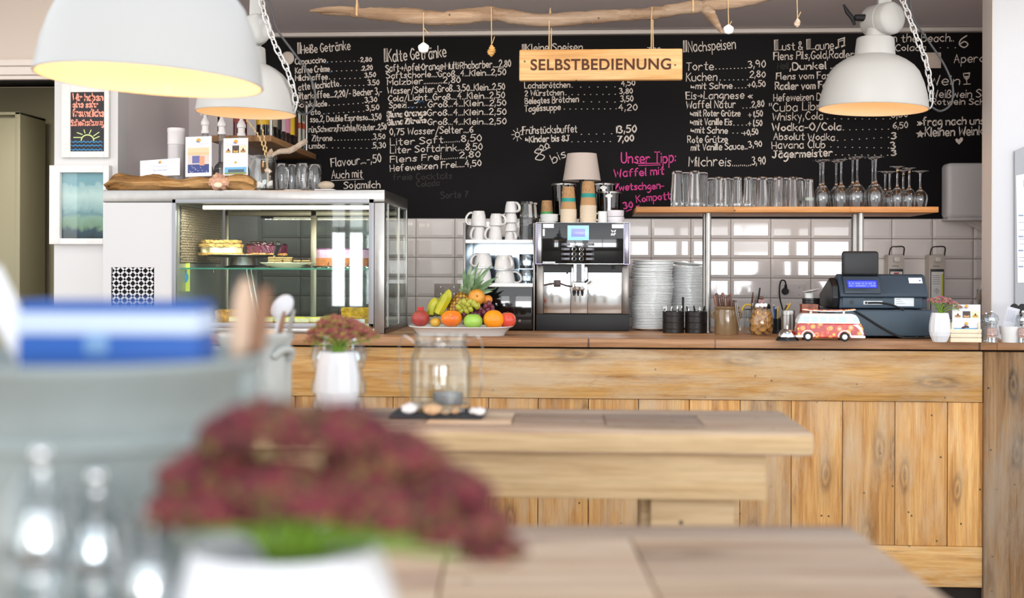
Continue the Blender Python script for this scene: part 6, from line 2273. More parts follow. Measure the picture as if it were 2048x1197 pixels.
for i, (px, b, w) in enumerate(((1524, 0, 27), (1556, 0, 28), (1585, 0, 27), (1538, 1, 26), (1568, 1, 26), (1597, 1, 26))):
    straight_glass(px, b, 354 + 2 * b, w, 'ribbed tumbler, %s of the %s row beside the wine glasses' % ((ORD[i], 'front') if b == 0 else (ORD[i - 3], 'rear')), 'ribbed tumblers', 10, 0)
e = straight_glass(1618, 0, 358, 20, 'small narrow glass with a pale band before the wine glasses', 'small glasses')
t = MB()
r = 10 * kgl
t.lathe([(r * .93, .03), (r * .935, .03), (r * .915, .043), (r * .91, .043)], 24)
t.build('printed_band', mat('band_print', '#c8d2c8', .6), e)
straight_glass(1611, 1, 359, 19, 'small narrow glass standing behind the banded one', 'small glasses')
def wine_glass(px, back, top_px, bw, fw, bowl, label, group):
    Y = GY + .095 * back
    k = mpp(px, Y)
    h = Z(top_px, Y, px) - ZG
    R_, F = bw / 2 * k, fw / 2 * k
    hb = h * bowl
    out = [(R_ * .78, 0), (R_ * .9, hb * .22), (R_, hb * .5), (R_ * .93, hb * .72), (R_ * .62, hb * .92), (R_ * .24, hb * 1.03), (.0042, hb * 1.16), (.0036, h * .80), (.0045, h - .010), (F * .5, h - .004), (F, h - .0022), (F, h - .0008), (F * .5, h - .0005), (0, h - .0005)]
    inn = [(0, hb * .97), (R_ * .3, hb * .955), (R_ * .58, hb * .89), (R_ * .89, hb * .71), (R_ * .96, hb * .5), (R_ * .865, hb * .22), (R_ * .75, 0), (R_ * .78, 0)]
    t = MB()
    t.lathe(inn + out[1:], 28)
    o = t.build('wine_glass', M['glass'], None, gpos(px, Y), ang=60)
    return tag(o, label, 'wine glass', group)
for i, (px, b, top, bw, fw) in enumerate(((1646, 0, 320, 29, 33), (1682, 0, 319, 30, 33), (1714, 0, 314, 37, 34), (1751, 0, 314, 35, 34), (1672, 1, 322, 29, 32), (1705, 1, 316, 34, 34), (1745, 1, 316, 34, 34), (1640, 1, 322, 28, 32))):
    wine_glass(px, b, top, bw, fw, .46, 'large upturned wine glass, %s' % (['first of the front row beside the small tumblers', 'second of the front row', 'third of the front row, with the widest bowl', 'fourth of the front row beside the small wine glasses', 'second of the rear row', 'third of the rear row', 'last of the rear row', 'first of the rear row'][i]), 'large wine glasses on the shelf')
for i, (px, b, top, bw, fw) in enumerate(((1794, 0, 333, 29, 29), (1818, 0, 336, 27, 27), (1840, 0, 342, 30, 32), (1779, 1, 343, 28, 30), (1806, 1, 340, 26, 28), (1770, 2, 343, 26, 30))):
    wine_glass(px, b, top, bw, fw, .48, 'small upturned wine glass, %s' % (['tallest, first of the front row', 'second of the front row', 'last one near the towel dispenser', 'behind the tallest small one', 'behind, between the front two', 'furthest back beside the large wine glasses'][i]), 'small wine glasses on the shelf')

# ------------------------------------------------------------------ bell, cocoa shaker, tins
YBl = 4.69
kb = mpp(1575, YBl)
e = thing('reception_bell', 'chrome reception bell on a black base at the counter edge', 'bell', (X(1575, YBl), YBl, CT))
t = MB()
t.lathe([(0, 0), (23 * kb, 0), (23 * kb, 2.5 * kb), (19 * kb, 7.5 * kb), (0, 8 * kb)], 36)
t.build('base', M['black'], e)
t = MB()
t.lathe([(18.6 * kb, 8 * kb), (18.6 * kb, 9 * kb), (17 * kb, 15 * kb), (13 * kb, 20.5 * kb), (7 * kb, 23.3 * kb), (0, 24 * kb), (0, 22.5 * kb), (12 * kb, 19 * kb), (17.6 * kb, 8 * kb), (18.6 * kb, 8 * kb)], 40)
t.build('dome', M['chrome'], e)
MB().lathe([(0, 23.8 * kb), (2.6 * kb, 23.8 * kb), (2.6 * kb, 29 * kb), (1.8 * kb, 30.5 * kb), (0, 30.8 * kb)], 14).build('button', M['chrome'], e)
YSk = 4.92
ks = mpp(1577, YSk)
e = thing('cocoa_shaker', 'brushed steel cocoa shaker standing behind the reception bell', 'shaker', (X(1576.5, YSk), YSk, CT))
hs = (Z(618, YSk) - CT)
t = MB()
t.lathe([(0, 0), (13.3 * ks, 0), (13.6 * ks, .003), (13.6 * ks, hs * .80), (0, hs * .80)], 32)
t.build('body', M['steel'], e)
t = MB()
t.lathe([(0, hs * .805), (13 * ks, hs * .805), (13 * ks, hs * .82), (13.5 * ks, hs * .825), (13.5 * ks, hs * .97), (12.8 * ks, hs), (0, hs)], 32)
t.build('lid', M['steel'], e)
YTn = 5.1
kt = mpp(1620, YTn)
tin = thing('tea_tin', 'black ribbed tin behind the toy bus', 'tin', (X(1622, YTn), YTn, CT))
zt_ = Z(594, YTn) - CT
t = MB()
prof = [(0, 0), (16.5 * kt, 0), (17 * kt, .003)]
for i in range(6):
    z = zt_ * (.62 + .06 * i)
    prof += [(17 * kt, z), (17.5 * kt, z + zt_ * .02), (17.5 * kt, z + zt_ * .04)]
prof += [(17 * kt, zt_), (0, zt_)]
t.lathe(prof, 32)
t.build('body', mat('black_tin', '#1d1a1b', .3), tin)
t = MB()
t.lathe([(0, zt_ + .0003), (9 * kt, zt_ + .0003), (10 * kt, zt_ + .022), (9.3 * kt, zt_ + .022), (0, zt_ + .003)], 26)
cupc = tag(t.build('china_cup', M['ceramic'], None, (X(1619, YTn), YTn, CT)), 'small white china cup standing on the black tin', 'cup')
t = MB()
t.lathe([(0, 0), (9 * kt, 0), (18 * kt, .006), (18 * kt, .0075), (9 * kt, .002), (0, .002)], 32)
o = t.build('saucer', M['ceramic'], None, (X(1623, YTn), YTn, CT + zt_ + .0265))
o.rotation_euler = (0, R(-11), 0)
tag(o, 'white saucer lying tilted over the cup on the black tin', 'saucer')
YBx = 4.98
t = MB()
rough_block(t, (0, 0, 0), (32 * kt, .05, (Z(606, YBx) - CT)), .0015, 5)
tag(t.build('sweets_box', mat('red_brown_sweets', '#8d4a2e', .4, var=.6, vs=70), None, (X(1618, YBx), YBx, CT)), 'red brown sweets box between the shaker and the toy bus', 'box')

# ------------------------------------------------------------------ ceramic camper bus
YV2 = 4.70
kv = mpp(1658, YV2)
bus = thing('toy_bus', 'small ceramic camper bus with orange flower pattern and surfboard, on the counter', 'toy bus', (X(1657, YV2), YV2, CT), R(-4))
U = lambda a, b: ((a - 1657) * kv, (679 - b) * kv)
t = NT('flower_pattern')
mp = t.coord((1, 1, 1))
v1 = t.l(mp, t.n('ShaderNodeTexVoronoi', i_Scale=46.0, i_Randomness=.8), 0, 'Vector')
ring = t.n('ShaderNodeMath', operation='MULTIPLY')
ring.inputs[1].default_value = 1.0
t.l(v1, ring)
r1_ = t.ramp(ring, [(0, '#f4ece4'), (.10, '#c0392f'), (.17, '#f6c43a'), (.27, '#e8702a'), (.36, '#f3a93a'), (.42, '#c22d24'), (.5, '#a82023')], 'CONSTANT')
r2_ = t.ramp(ring, [(0, '#f0a030'), (.13, '#f7efe6'), (.20, '#d5382b'), (.32, '#f2d24a'), (.38, '#d4502c'), (.5, '#bf3025')], 'CONSTANT')
sp_ = t.n('ShaderNodeSeparateColor')
t.t.links.new(v1.outputs['Color'], sp_.inputs[0])
th_ = t.n('ShaderNodeMath', operation='GREATER_THAN')
th_.inputs[1].default_value = .5
t.t.links.new(sp_.outputs[0], th_.inputs[0])
t.base(t.mix(th_.outputs[0], r1_.outputs[0], r2_.outputs[0]))
t.b.inputs['Roughness'].default_value = .15
t.b.inputs['Coat Weight'].default_value = .1
M['flower'] = t.mat
W2 = 27 * kv
t = MB()
t.prism([U(*q) for q in ((1592, 664), (1592.5, 654), (1595, 643), (1718, 643), (1722.5, 654), (1724.5, 664), (1722, 672), (1594, 672))], -W2, W2)
t.build('lower_body', M['flower'], bus, bev=.004)
t = MB()
t.prism([U(*q) for q in ((1593, 644.5), (1595.5, 635), (1599, 627), (1604, 623.5), (1700, 623.5), (1708, 626), (1713, 633), (1717, 644.5))], -W2 * .95, W2 * .95)
t.build('white_roof', M['ceramic'], bus, bev=.004)
M['pwin'] = mat('pale_blue_window', '#b5d3e6', .12, coat=.5)
for q in (((1595.5, 639), (1598, 629), (1602, 629), (1600, 639)), ((1604, 639.5), (1605.5, 628.5), (1616.5, 628.5), (1616.5, 639.5)), ((1620.5, 639.5), (1620.5, 628.5), (1633, 628.5), (1633, 639.5)), ((1638, 639.5), (1638, 628.5), (1650, 628.5), (1650, 639.5)), ((1655.5, 639.5), (1655.5, 628.5), (1668, 628.5), (1668.5, 639.5)), ((1673.5, 640), (1673.5, 628.5), (1688, 628.5), (1690.5, 640)), ((1704, 640), (1701, 629.5), (1708.5, 629.5), (1714, 640))):
    MB().prism([U(*p) for p in q], -W2 * .95 - .0012, -W2 * .9).build('window', M['pwin'], bus, bev=.001)
t = MB()
for y_ in (-W2, W2):
    pass
t.prism([U(*q) for q in ((1590, 671.5), (1590, 667), (1605, 666.5), (1608, 671.5))], -W2 * 1.03, W2 * 1.03)
t.prism([U(*q) for q in ((1698, 671.5), (1695, 666.5), (1723, 666), (1726.5, 669), (1725, 672))], -W2 * 1.03, W2 * 1.03)
t.prism([U(*q) for q in ((1700, 645), (1712, 644), (1719, 652), (1723, 664), (1719, 666), (1714, 655), (1707, 649))], -W2 * 1.012, W2 * 1.012)
t.build('white_trim', M['ceramic'], bus, bev=.0015)
for px in (1613.5, 1685.5):
    for s in (-1, 1):
        x_ = (px - 1657) * kv
        y_ = s * W2 * .86
        t = MB()
        t.M = Matrix.Translation((x_, y_, 9.5 * kv)) @ Matrix.Rotation(R(90), 4, 'X')
        t.lathe([(0, -.011), (8.5 * kv, -.011), (9.5 * kv, -.008), (9.5 * kv, .008), (8.5 * kv, .011), (5.5 * kv, .0115), (5.5 * kv, .009), (0, .009)], 26)
        w_ = t.build('wheel', M['rubber'], bus)
        t = MB()
        t.M = Matrix.Translation((x_, y_ - .0105 * 1, 9.5 * kv)) @ Matrix.Rotation(R(90), 4, 'X')
        t.lathe([(0, .004), (1.2 * kv, .004), (1.6 * kv, .0025), (5.2 * kv, .001), (5.3 * kv, -.002), (0, -.002)], 24)
        t.build('hub_cap', M['ceramic'], w_)
        t = MB()
        arch = []
        for i in range(13):
            a = R(180 - 15 * i)
            arch.append((x_ + 12.2 * kv * math.cos(a), s * W2 * 1.004, 9.5 * kv + 12.2 * kv * math.sin(a)))
        t.tube(arch, .0028, 6)
        t.build('wheel_arch', M['ceramic'], bus)
t = MB()
n = 20
pts = []
for i in range(n):
    a = 2 * math.pi * i / n
    pts.append((math.cos(a) * 53 * kv, math.sin(a) * .018 * (1 if abs(math.cos(a)) < .8 else .9)))
t.prism([(p[0], p[1]) for p in pts], 0, .0028, 'z')
t.m = 1
t.prism([(p[0] * .985, p[1] * .95) for p in pts], .0029, .0062, 'z')
for v in range(len(t.v)):
    x_, y_, z_ = t.v[v]
    t.v[v] = (x_ + (1658 - 1657) * kv, y_, z_ + 59 * kv + .006 * (x_ / (53 * kv)) ** 2)
t.build('surfboard', [M['ceramic'], M['flower']], bus)
t = MB()
for a in (-.35, .3):
    t.box(a * 100 * kv - .004, a * 100 * kv + .004, -.008, .008, 55 * kv, 59.5 * kv, .001)
t.build('roof_rack', M['ceramic'], bus)

# ------------------------------------------------------------------ cash drawer and register
YDr = 4.86
kr = mpp(1765, YDr)
M['navy'] = mat('dark_slate_blue_plastic', '#2b3a48', .45, bump=.15, bs=300)
M['navy2'] = mat('slate_blue_panel', '#3a4a56', .5)
dr = thing('till_box', 'low dark slate blue money box with a drawer under the cash register', 'till', (X(1767, YDr), YDr, CT))
w = 97 * kr
zd0, zd1 = Z(673.5, YDr, 1767) - CT, Z(620.5, YDr, 1767) - CT
zd0 = max(zd0, .006)
MB().box(-w, w, .004, .345, zd0 + .001, zd1, .003).build('housing', M['navy'], dr)
MB().box(-w + .001, w - .001, -.004, .0038, zd0 + .003, zd1 - .004, .002).build('drawer_front', M['navy2'], dr)
t = MB()
for x_ in (-w + .03, w - .03):
    for y_ in (.04, .31):
        t.cyl((x_, y_, 0), (x_, y_, zd0 + .001), .012, n=12)
t.build('foot', M['rubber'], dr)
YRg = YDr + .05
k2 = mpp(1765, YRg)
rg = thing('cash_register', 'dark slate blue cash register with a lit blue customer display', 'cash register', (X(1763, YRg), YRg, CT + zd1 + .0004))
ro = Vector(rg.location)
ux = lambda px: X(px, YRg) - ro.x
uz = lambda py: Z(py, YRg, 1763) - ro.z
zb_ = .003
# housing: sloping upper front over a recessed connector panel
prof = [(.012, zb_), (.012, uz(597)), (-.004, uz(595)), (-.004, uz(588)), (.05, uz(551)), (.075, uz(549)), (.30, uz(590)), (.30, zb_)]
t = MB()
xa, xb = ux(1680), ux(1856)
t.prism([(y, z) for y, z in prof], xa, xb, 'x')
t.build('housing', M['navy'], rg, bev=.004)
t = MB()
t.prism([(.02, zb_), (.005, uz(596)), (.02, uz(572)), (.08, uz(556)), (.28, uz(590)), (.28, zb_)], ux(1666), xa - .0005, 'x')
t.build('side_bulge', M['black'], rg, bev=.006)
t = MB()
t.box(ux(1686), xb - .018 * 0 - .02, .008, .0118, zb_ + .003, uz(592.5), .002)
t.build('connector_panel', M['navy2'], rg)
dm = MB()
dm.prism([(-.012, uz(588)), (-.012, uz(583)), (.022, uz(554)), (.05, uz(551)), (.05, uz(588))], ux(1688), ux(1761), 'x')
dm = dm.build('display_hood', mat('hood_plastic', '#27333f', .4), rg, bev=.002)
sl = (Vector((.022, uz(554))) - Vector((-.012, uz(583))))
def on_slope(px0, px1, py0, py1, off, name, m, parent):
    y0 = -.012 + .034 * (uz(py1) - uz(583)) / (uz(554) - uz(583))
    y1 = -.012 + .034 * (uz(py0) - uz(583)) / (uz(554) - uz(583))
    nrm = Vector((0, -sl.y, sl.x)).normalized() * off
    t = MB()
    a = [Vector((ux(px0), y0, uz(py1))), Vector((ux(px1), y0, uz(py1))), Vector((ux(px1), y1, uz(py0))), Vector((ux(px0), y1, uz(py0)))]
    t.add([q + nrm for q in a] + [q - nrm * .5 for q in a], [(0, 1, 2, 3), (7, 6, 5, 4), (0, 4, 5, 1), (1, 5, 6, 2), (2, 6, 7, 3), (3, 7, 4, 0)])
    return t.build(name, m, parent)
on_slope(1694.5, 1755, 561, 577, .0008, 'screen_bezel', mat('bezel_blue', '#1a2290', .3, emit='#1f27b0', es=.5), dm)
scr = on_slope(1696.5, 1753, 563.5, 575.5, .0016, 'lcd_screen', mat('lit_lcd', '#3a44e0', .3, emit='#4450ff', es=1.0), dm)
t = MB()
for r_, py in ((0, 567.5), (1, 572)):
    for i in range(16):
        if random.random() < .75:
            px = 1699 + i * 3.3
            f = (uz(py) - uz(583)) / (uz(554) - uz(583))
            y0 = -.012 + .034 * f
            t.box(ux(px), ux(px + 1.8), y0 - .0032, y0 - .0012, uz(py + 1), uz(py - 1))
t.build('screen_dots', mat('lcd_dots', '#6a72ff', .4, emit='#7d86ff', es=1.0), dm)
t = MB()
t.box(ux(1688), ux(1762), .03, .055, uz(553), uz(502.5), .012, 4)
t.M = None
t.build('operator_screen', mat('screen_back_plastic', '#17181b', .45), rg)
MB().box(ux(1712), ux(1738), .055, .08, uz(556), uz(530), .003).build('screen_arm', M['black'], rg)
t = MB()
t.box(ux(1826), ux(1852), .0335, .0342, uz(563.5), uz(557))
t.m = 1
f_ = lambda py: .05 - (.054) * (uz(551) - uz(py)) / (uz(551) - uz(588))
a = [(ux(1822), f_(567) - .0012, uz(567)), (ux(1849), f_(567) - .0012, uz(567)), (ux(1849), f_(556) - .0012, uz(556)), (ux(1822), f_(556) - .0012, uz(556))]
t = MB()
t.quad(*a)
t.m = 1
a = [(ux(1840), f_(561.5) - .0018, uz(562.5)), (ux(1843.5), f_(560.5) - .0018, uz(560)), (ux(1847), f_(561.5) - .0018, uz(561)), (ux(1843.5), f_(563) - .0018, uz(563.5))]
t.quad(*a)
t.build('sticker', [mat('sticker_white', '#e6e9ec', .5), mat('sticker_violet', '#5f5aa8', .5)], rg)
t = MB()
t.box(ux(1790), ux(1829), .0068, .0078, uz(613), uz(591.5), .0003)
t.m = 1
t.box(ux(1791), ux(1807), .0064, .0078, uz(594), uz(592))
for i in range(3):
    t.box(ux(1793), ux(1803 + 4 * i), .0065, .0078, uz(600 + i * 4), uz(599.3 + i * 4))
t.build('type_label', [mat('type_label_white', '#e4e8ea', .5), mat('type_label_print', '#6c7378', .7)], rg)
t = MB()
for a, b in ((1729, 1736), (1738, 1746), (1749, 1766)):
    t.box(ux(a), ux(b), .0065, .008, uz(597.5), uz(591.5), .0004)
t.m = 1
t.box(ux(1728), ux(1766), .0065, .008, uz(610), uz(602.5), .0004)
t.m = 2
t.box(ux(1731), ux(1735.5), .006, .008, uz(608.5), uz(604))
t.box(ux(1745), ux(1765), .006, .008, uz(607), uz(604.5))
t.cyl((ux(1704.5), .005, uz(605.5)), (ux(1704.5), .010, uz(605.5)), .0075, n=16)
t.build('ports', [mat('port_dark', '#26313a', .5), mat('port_light', '#cfd4d6', .4), M['black']], rg)
cb = thing('register_cable', 'black cable running down from the register across the drawer front', 'cable', (X(1745, YDr), YDr, CT))
cx_ = lambda px: X(px, YDr) - cb.location.x
cz_ = lambda py: Z(py, YDr, 1745) - CT
MB().tube(crom([(cx_(1741), .040, cz_(607)), (cx_(1760), .02, cz_(606.5)), (cx_(1780), .012, cz_(609)), (cx_(1797), .004, cz_(615)), (cx_(1808), .0, cz_(620))], 6), .004, 8).build('data_cable', M['rubber'], cb)
MB().tube(crom([(cx_(1708), .03, cz_(620)), (cx_(1710), -.006, cz_(623)), (cx_(1730), -.010, cz_(635)), (cx_(1760), -.012, cz_(654)), (cx_(1790), -.014, cz_(670)), (cx_(1806), -.022, .0055), (cx_(1830), -.020, .005), (cx_(1860), -.005, .005), (cx_(1880), .03, .005)], 7), .0044, 8).build('power_cable', M['rubber'], cb)

# ------------------------------------------------------------------ vases with sedum
M['vase'] = mat('white_matt_vase', '#dcdcde', .45)
M['sed1'] = mat('sedum_rose', '#7d3347', .7, var=.35, vs=60)
M['sed2'] = mat('sedum_rose_shaded', '#4e1b2b', .7, var=.35, vs=60)  # darker copy of the rose, shade put into its colour
M['sed3'] = mat('sedum_olive', '#5f5a2a', .7, var=.3, vs=60)
M['sstem'] = mat('sedum_stem_green', '#6f9128', .6)
M['sleaf'] = mat('sedum_leaf_green', '#5f7f2c', .55)
def vase(px, base_py, Y, w_px, h_px, label, H=None):
    k = mpp(px, Y)
    c = Vector((X(px, Y), Y, H if H is not None else CT))
    r, h = w_px / 2 * k, h_px * k
    n = 24
    t = MB()
    prof = [(0, .001), (r * .60, 0), (r * .66, h * .02), (r * .93, h * .22), (r, h * .36), (r * .97, h * .58), (r * .90, h * .80), (r * .80, h * .985), (r * .78, h), (r * .72, h), (r * .70, h * .9), (0, h * .86)]
    t.lathe(prof, n, fn=lambda a, z: 1 + .035 * math.cos(12 * a + z / h * 5.0) * (1 if z < h * .97 else 0))
    o = t.build('flower_vase', M['vase'], None, c, ang=8)
    return tag(o, label, 'vase', 'white fluted vases'), c, h, r
def sedum(c, h, clusters, k, seed, label, fl, dens, cols):
    "umbels of small florets on fleshy stems: clusters are (dx, dz, radius) from the vase mouth"
    e = thing('sedum_sprig', label, 'flowers', c + Vector((0, 0, h * .9)), 0, 'sedum sprigs in white vases')
    rnd = random.Random(seed)
    top = h * .1
    ts, tl, tf = MB(), MB(), MB()
    for i, (dx, dz, dy, rr) in enumerate(clusters):
        p1 = Vector((dx * k, dy * k, top + dz * k))
        ts.tube(crom([(dx * k * .12, dy * k * .1, 0), (dx * k * .35, dy * k * .4, top + dz * k * .45), p1 - Vector((0, 0, rr * k * .3))], 5), [.055 * rr * k + .0008] * 11, 7)
        for j in range(3):
            a = rnd.uniform(0, 6.28)
            q = p1 + Vector((math.cos(a) * rr * k * .5, math.sin(a) * rr * k * .4, rr * k * .05))
            ts.tube([p1 - Vector((0, 0, rr * k * .9)), q], .0011 * k / .002 * .6, 5)
        for j in range(int(dens * rr / 10)):
            a, u = rnd.uniform(0, 6.28), rnd.random() ** .5
            x_ = u * math.cos(a) * rr * k
            y_ = u * math.sin(a) * rr * k * .8
            z_ = (1 - u * u) * rr * k * .45 + rnd.uniform(-.12, .1) * rr * k
            s = rnd.uniform(.10, .17) * fl * k
            tf.m = rnd.choice((0, 0, 0, 1, 1, 2)) if z_ > .0 else rnd.choice((1, 1, 2, 2, 0))
            tf.ball((p1.x + x_, p1.y + y_, p1.z + z_), s, (1, 1, .8), 6, 4)
        for j in range(2):
            a = rnd.uniform(0, 6.28)
            b0 = Vector((dx * k * .25, 0, top + dz * k * .3))
            d = Vector((math.cos(a), .5 * math.sin(a), .35)) * rr * k * .7
            n_ = Vector((-d.y, d.x, 0)).normalized() * rr * k * .16
            tl.add([b0, b0 + d * .5 + n_, b0 + d, b0 + d * .5 - n_, b0 + d * .5 + Vector((0, 0, .0016))], [(0, 1, 4), (1, 2, 4), (2, 3, 4), (3, 0, 4)])
    ts.build('stem', M['sstem'], e)
    tl.build('leaf', M['sleaf'], e)
    f = tf.build('florets', [mat('sedum_floret', q, .75, var=.35, vs=60) for q in cols], e)
    f['kind'] = 'stuff'
    return e
v, c, h, r = vase(1880, 682, 4.665, 41.5, 59.5, 'white fluted vase on the counter beside the cash drawer')
k = mpp(1880, 4.665)
sedum(c, h, [(-14, 24, 3, 11), (0, 28, -3, 12), (14, 25, 2, 11), (26, 18, 0, 11), (37, 11, -2, 8), (6, 22, -8, 10), (-8, 21, -8, 10)], k, 3, 'dusky pink sedum sprig in the vase beside the cash drawer', 11, 110, ('#a5586c', '#b98080', '#8f9a4a'))
YTb = 2.262
v, c, h, r = vase(676, 828, YTb, 86, 122, 'white fluted vase beside the lantern jar on the middle table', TZ + .001)
k = mpp(676, YTb)
sedum(c, h, [(-36, 36, 8, 27), (-8, 54, -3, 34), (-8, 38, -18, 28), (40, 40, 5, 29), (64, 30, 0, 20), (18, 30, -18, 28), (-50, 20, 6, 18), (22, 50, 4, 28)], k, 8, 'reddish green sedum sprig in the vase beside the lantern jar', 24, 110, ('#95564a', '#84433f', '#8c8c34'))
# ------------------------------------------------------------------ card crate, mills, bowl on the counter end
YCr = 4.66
kc = mpp(1932, YCr)
cr = thing('wooden_crate', 'mini wooden crate holding a menu card beside the vase', 'crate', (X(1932, YCr), YCr, CT))
w = 31 * kc
M['pine'] = mat('pale_pine', '#ecd9bb', .6, var=.1, vs=30)
for z0, z1 in ((0, 8.5), (9.5, 17.5), (18.5, 27)):
    MB().box(-w, w, -.004, 0, z0 * kc, z1 * kc, .001).build('slat', M['pine'], cr)
    MB().box(-w, w, .05, .054, z0 * kc, z1 * kc, .001).build('slat', M['pine'], cr)
    MB().box(-w, -w + .004, .0005, .0495, z0 * kc + .001, z1 * kc, .001).build('slat', M['pine'], cr)
    MB().box(w - .004, w, .0005, .0495, z0 * kc + .001, z1 * kc, .001).build('slat', M['pine'], cr)
t = MB()
for x_ in (-w + .0075, w - .0075):
    t.box(x_ - .003, x_ + .003, .0005, .007, 0, 40 * kc, .001)
t.build('corner_post', M['pine'], cr)
c_ = P(1932.5, 681, YCr + .014)
c_.z = CT + .003
mc = thing('menu_card', 'white menu card with three small photos standing in the mini crate', 'card', c_, 0)
w_, h_ = 28.3 * kc, 75 * kc
t = MB()
t.box(-w_, w_, 0, .0012, 0, h_)
logo(t, 0, h_ * .945, w_ * .14, 1, 2)
t.m = 3
t.box(-w_ * .45, w_ * .45, -.0006, 0, h_ * .895, h_ * .90)
logo(t, 0, h_ * .47, w_ * .14, 1, 2)
t.build('card', [M['paper'], M['orange'], M['logo_blue'], M['print_grey']], mc)
t = MB()
for i, x_ in enumerate((-.61, 0.01, .63)):
    t.m = i
    t.box(w_ * (x_ - .27), w_ * (x_ + .27), -.0007, 0, h_ * .64, h_ * .82)
    t.m = 3 + i
    t.box(w_ * (x_ - .2), w_ * (x_ + .2), -.0009, 0, h_ * .65, h_ * .71)
    t.m = 6
    t.prism([(w_ * x_ - w_ * .1, h_ * .70), (w_ * x_ + w_ * .12, h_ * .70), (w_ * x_, h_ * .77)], -.001, 0)
t.m = 7
t.box(-w_ * .88, w_ * .78, -.0007, 0, h_ * .335, h_ * .36)
t.m = 8
for i in range(9):
    t.ball((w_ * random.uniform(-.3, .3), -.0006, h_ * (.36 + random.uniform(0, .05))), .0035, (1, .25, 1), 8, 6)
t.build('photos', PC3[:7] + [mat('card_blue_line', '#3f9bd6', .5), mat('bean_brown', '#4a2f28', .5)], mc)
M['acryl'] = thin('acrylic_pane', '#e9eef0', 2.0, .02, 1.49, .05)
M['pinksalt'] = mat('pink_salt', '#d6a391', .6, var=.4, vs=120, bump=.6, bs=200)
def mill(c, r, h, label, fill, group='acrylic salt and pepper mills'):
    e = thing('spice_mill', label, 'mill', c, 0, group)
    t = MB()
    t.lathe([(0, .0), (r * .92, 0), (r * .95, h * .03), (r * .9, h * .10), (r * .78, h * .14), (r * .80, h * .2), (r * 1.0, h * .24), (r * .98, h * .36), (r * .74, h * .46), (r * .72, h * .55), (r * .9, h * .60), (r * .86, h * .66), (r * .80, h * .67)], 28)
    t.build('body', M['acryl'], e)
    t = MB()
    t.lathe([(r * .82, h * .675), (r * 1.02, h * .68), (r * 1.04, h * .74), (r * .9, h * .84), (r * .5, h * .905), (0, h * .91)], 28)
    t.build('cap', M['acryl'], e)
    t = MB()
    t.lathe([(0, h * .01), (r * .55, h * .01), (r * .55, h * .15), (0, h * .15)], 20)
    t.cyl((0, 0, h * .1), (0, 0, h * .92), .0022, n=8)
    t.ball((0, 0, h * .955), r * .24, n=14, k=10)
    t.lathe([(0, h * .655), (r * .55, h * .655), (r * .6, h * .72), (r * .4, h * .8), (0, h * .82)], 20)
    t.build('mechanism', M['chrome'], e)
    if fill:
        t = MB()
        t.lathe([(0, h * .16), (r * .7, h * .16), (r * .72, h * .45), (0, h * .47)], 20)
        t.build('spice_filling', fill, e)
    return e
YMl = 4.655
kk = mpp(1984, YMl)
mill((X(1983.5, YMl), YMl, CT), 13.5 * kk, 66 * kk, 'acrylic mill with pink salt beside the mini crate', M['pinksalt'])
mill((X(1972, YMl + .07), YMl + .07, CT), 12.5 * kk, 60 * kk, 'clear acrylic mill half hidden behind the mini crate', mat('pepper_fill', '#b9b4b0', .6))
mill((X(2046, YMl - .01), YMl - .01, CT), 13.5 * kk, 66 * kk, 'acrylic salt mill at the very end of the counter, cut by the frame', M['pinksalt'])
YBw = 4.68
kb = mpp(2021, YBw)
bw_ = thing('dip_bowl', 'small white china bowl holding cards between the mills', 'bowl', (X(2021, YBw), YBw, CT))
t = MB()
t.lathe([(0, .004), (16 * kb, .004), (16 * kb, 0), (17.5 * kb, 0), (18 * kb, .002), (21.6 * kb, 33 * kb), (20.6 * kb, 33 * kb), (17 * kb, .008), (0, .008)], 36)
t.build('bowl', M['ceramic'], bw_)
for i, (dx, tilt, lab) in enumerate(((-12, 14, 'grey printed card leaning in the white bowl'), (-9, 15, 'second printed card behind it in the white bowl'))):
    e = thing('info_card', lab, 'card', (X(2021 + dx, YBw), YBw - .004 + .007 * i, CT + .0085))
    t = MB()
    t.M = Matrix.Rotation(R(tilt), 4, 'Y')
    t.box(-11 * kb, 12 * kb, 0, .001, .0, 68 * kb)
    t.m = 1
    for j in range(7):
        t.box(-9 * kb, (8 - j % 3) * kb, -.0003, 0, (40 + j * 3.4) * kb, (41 + j * 3.4) * kb)
    t.build('card', [mat('card_grey', '#c9c9d0', .6), mat('card_print', '#9f9fa8', .7)], e)
for i, (px, lab) in enumerate(((2028, 'black spoon rest handle behind the cards in the bowl'), (2044, 'black spoon rest handle next to the last mill'))):
    Yq = YBw + .06
    e = thing('black_scoop', lab, 'scoop', (X(px, Yq), Yq, CT))
    t = MB()
    t.tube([(0, 0, 0), (0, 0, 60 * kb)], [.006, .008], 10)
    t.ball((.002, 0, 66 * kb), 10 * kb, (1, .35, 1.2), 18, 12)
    t.build('scoop', M['rubber'], e)
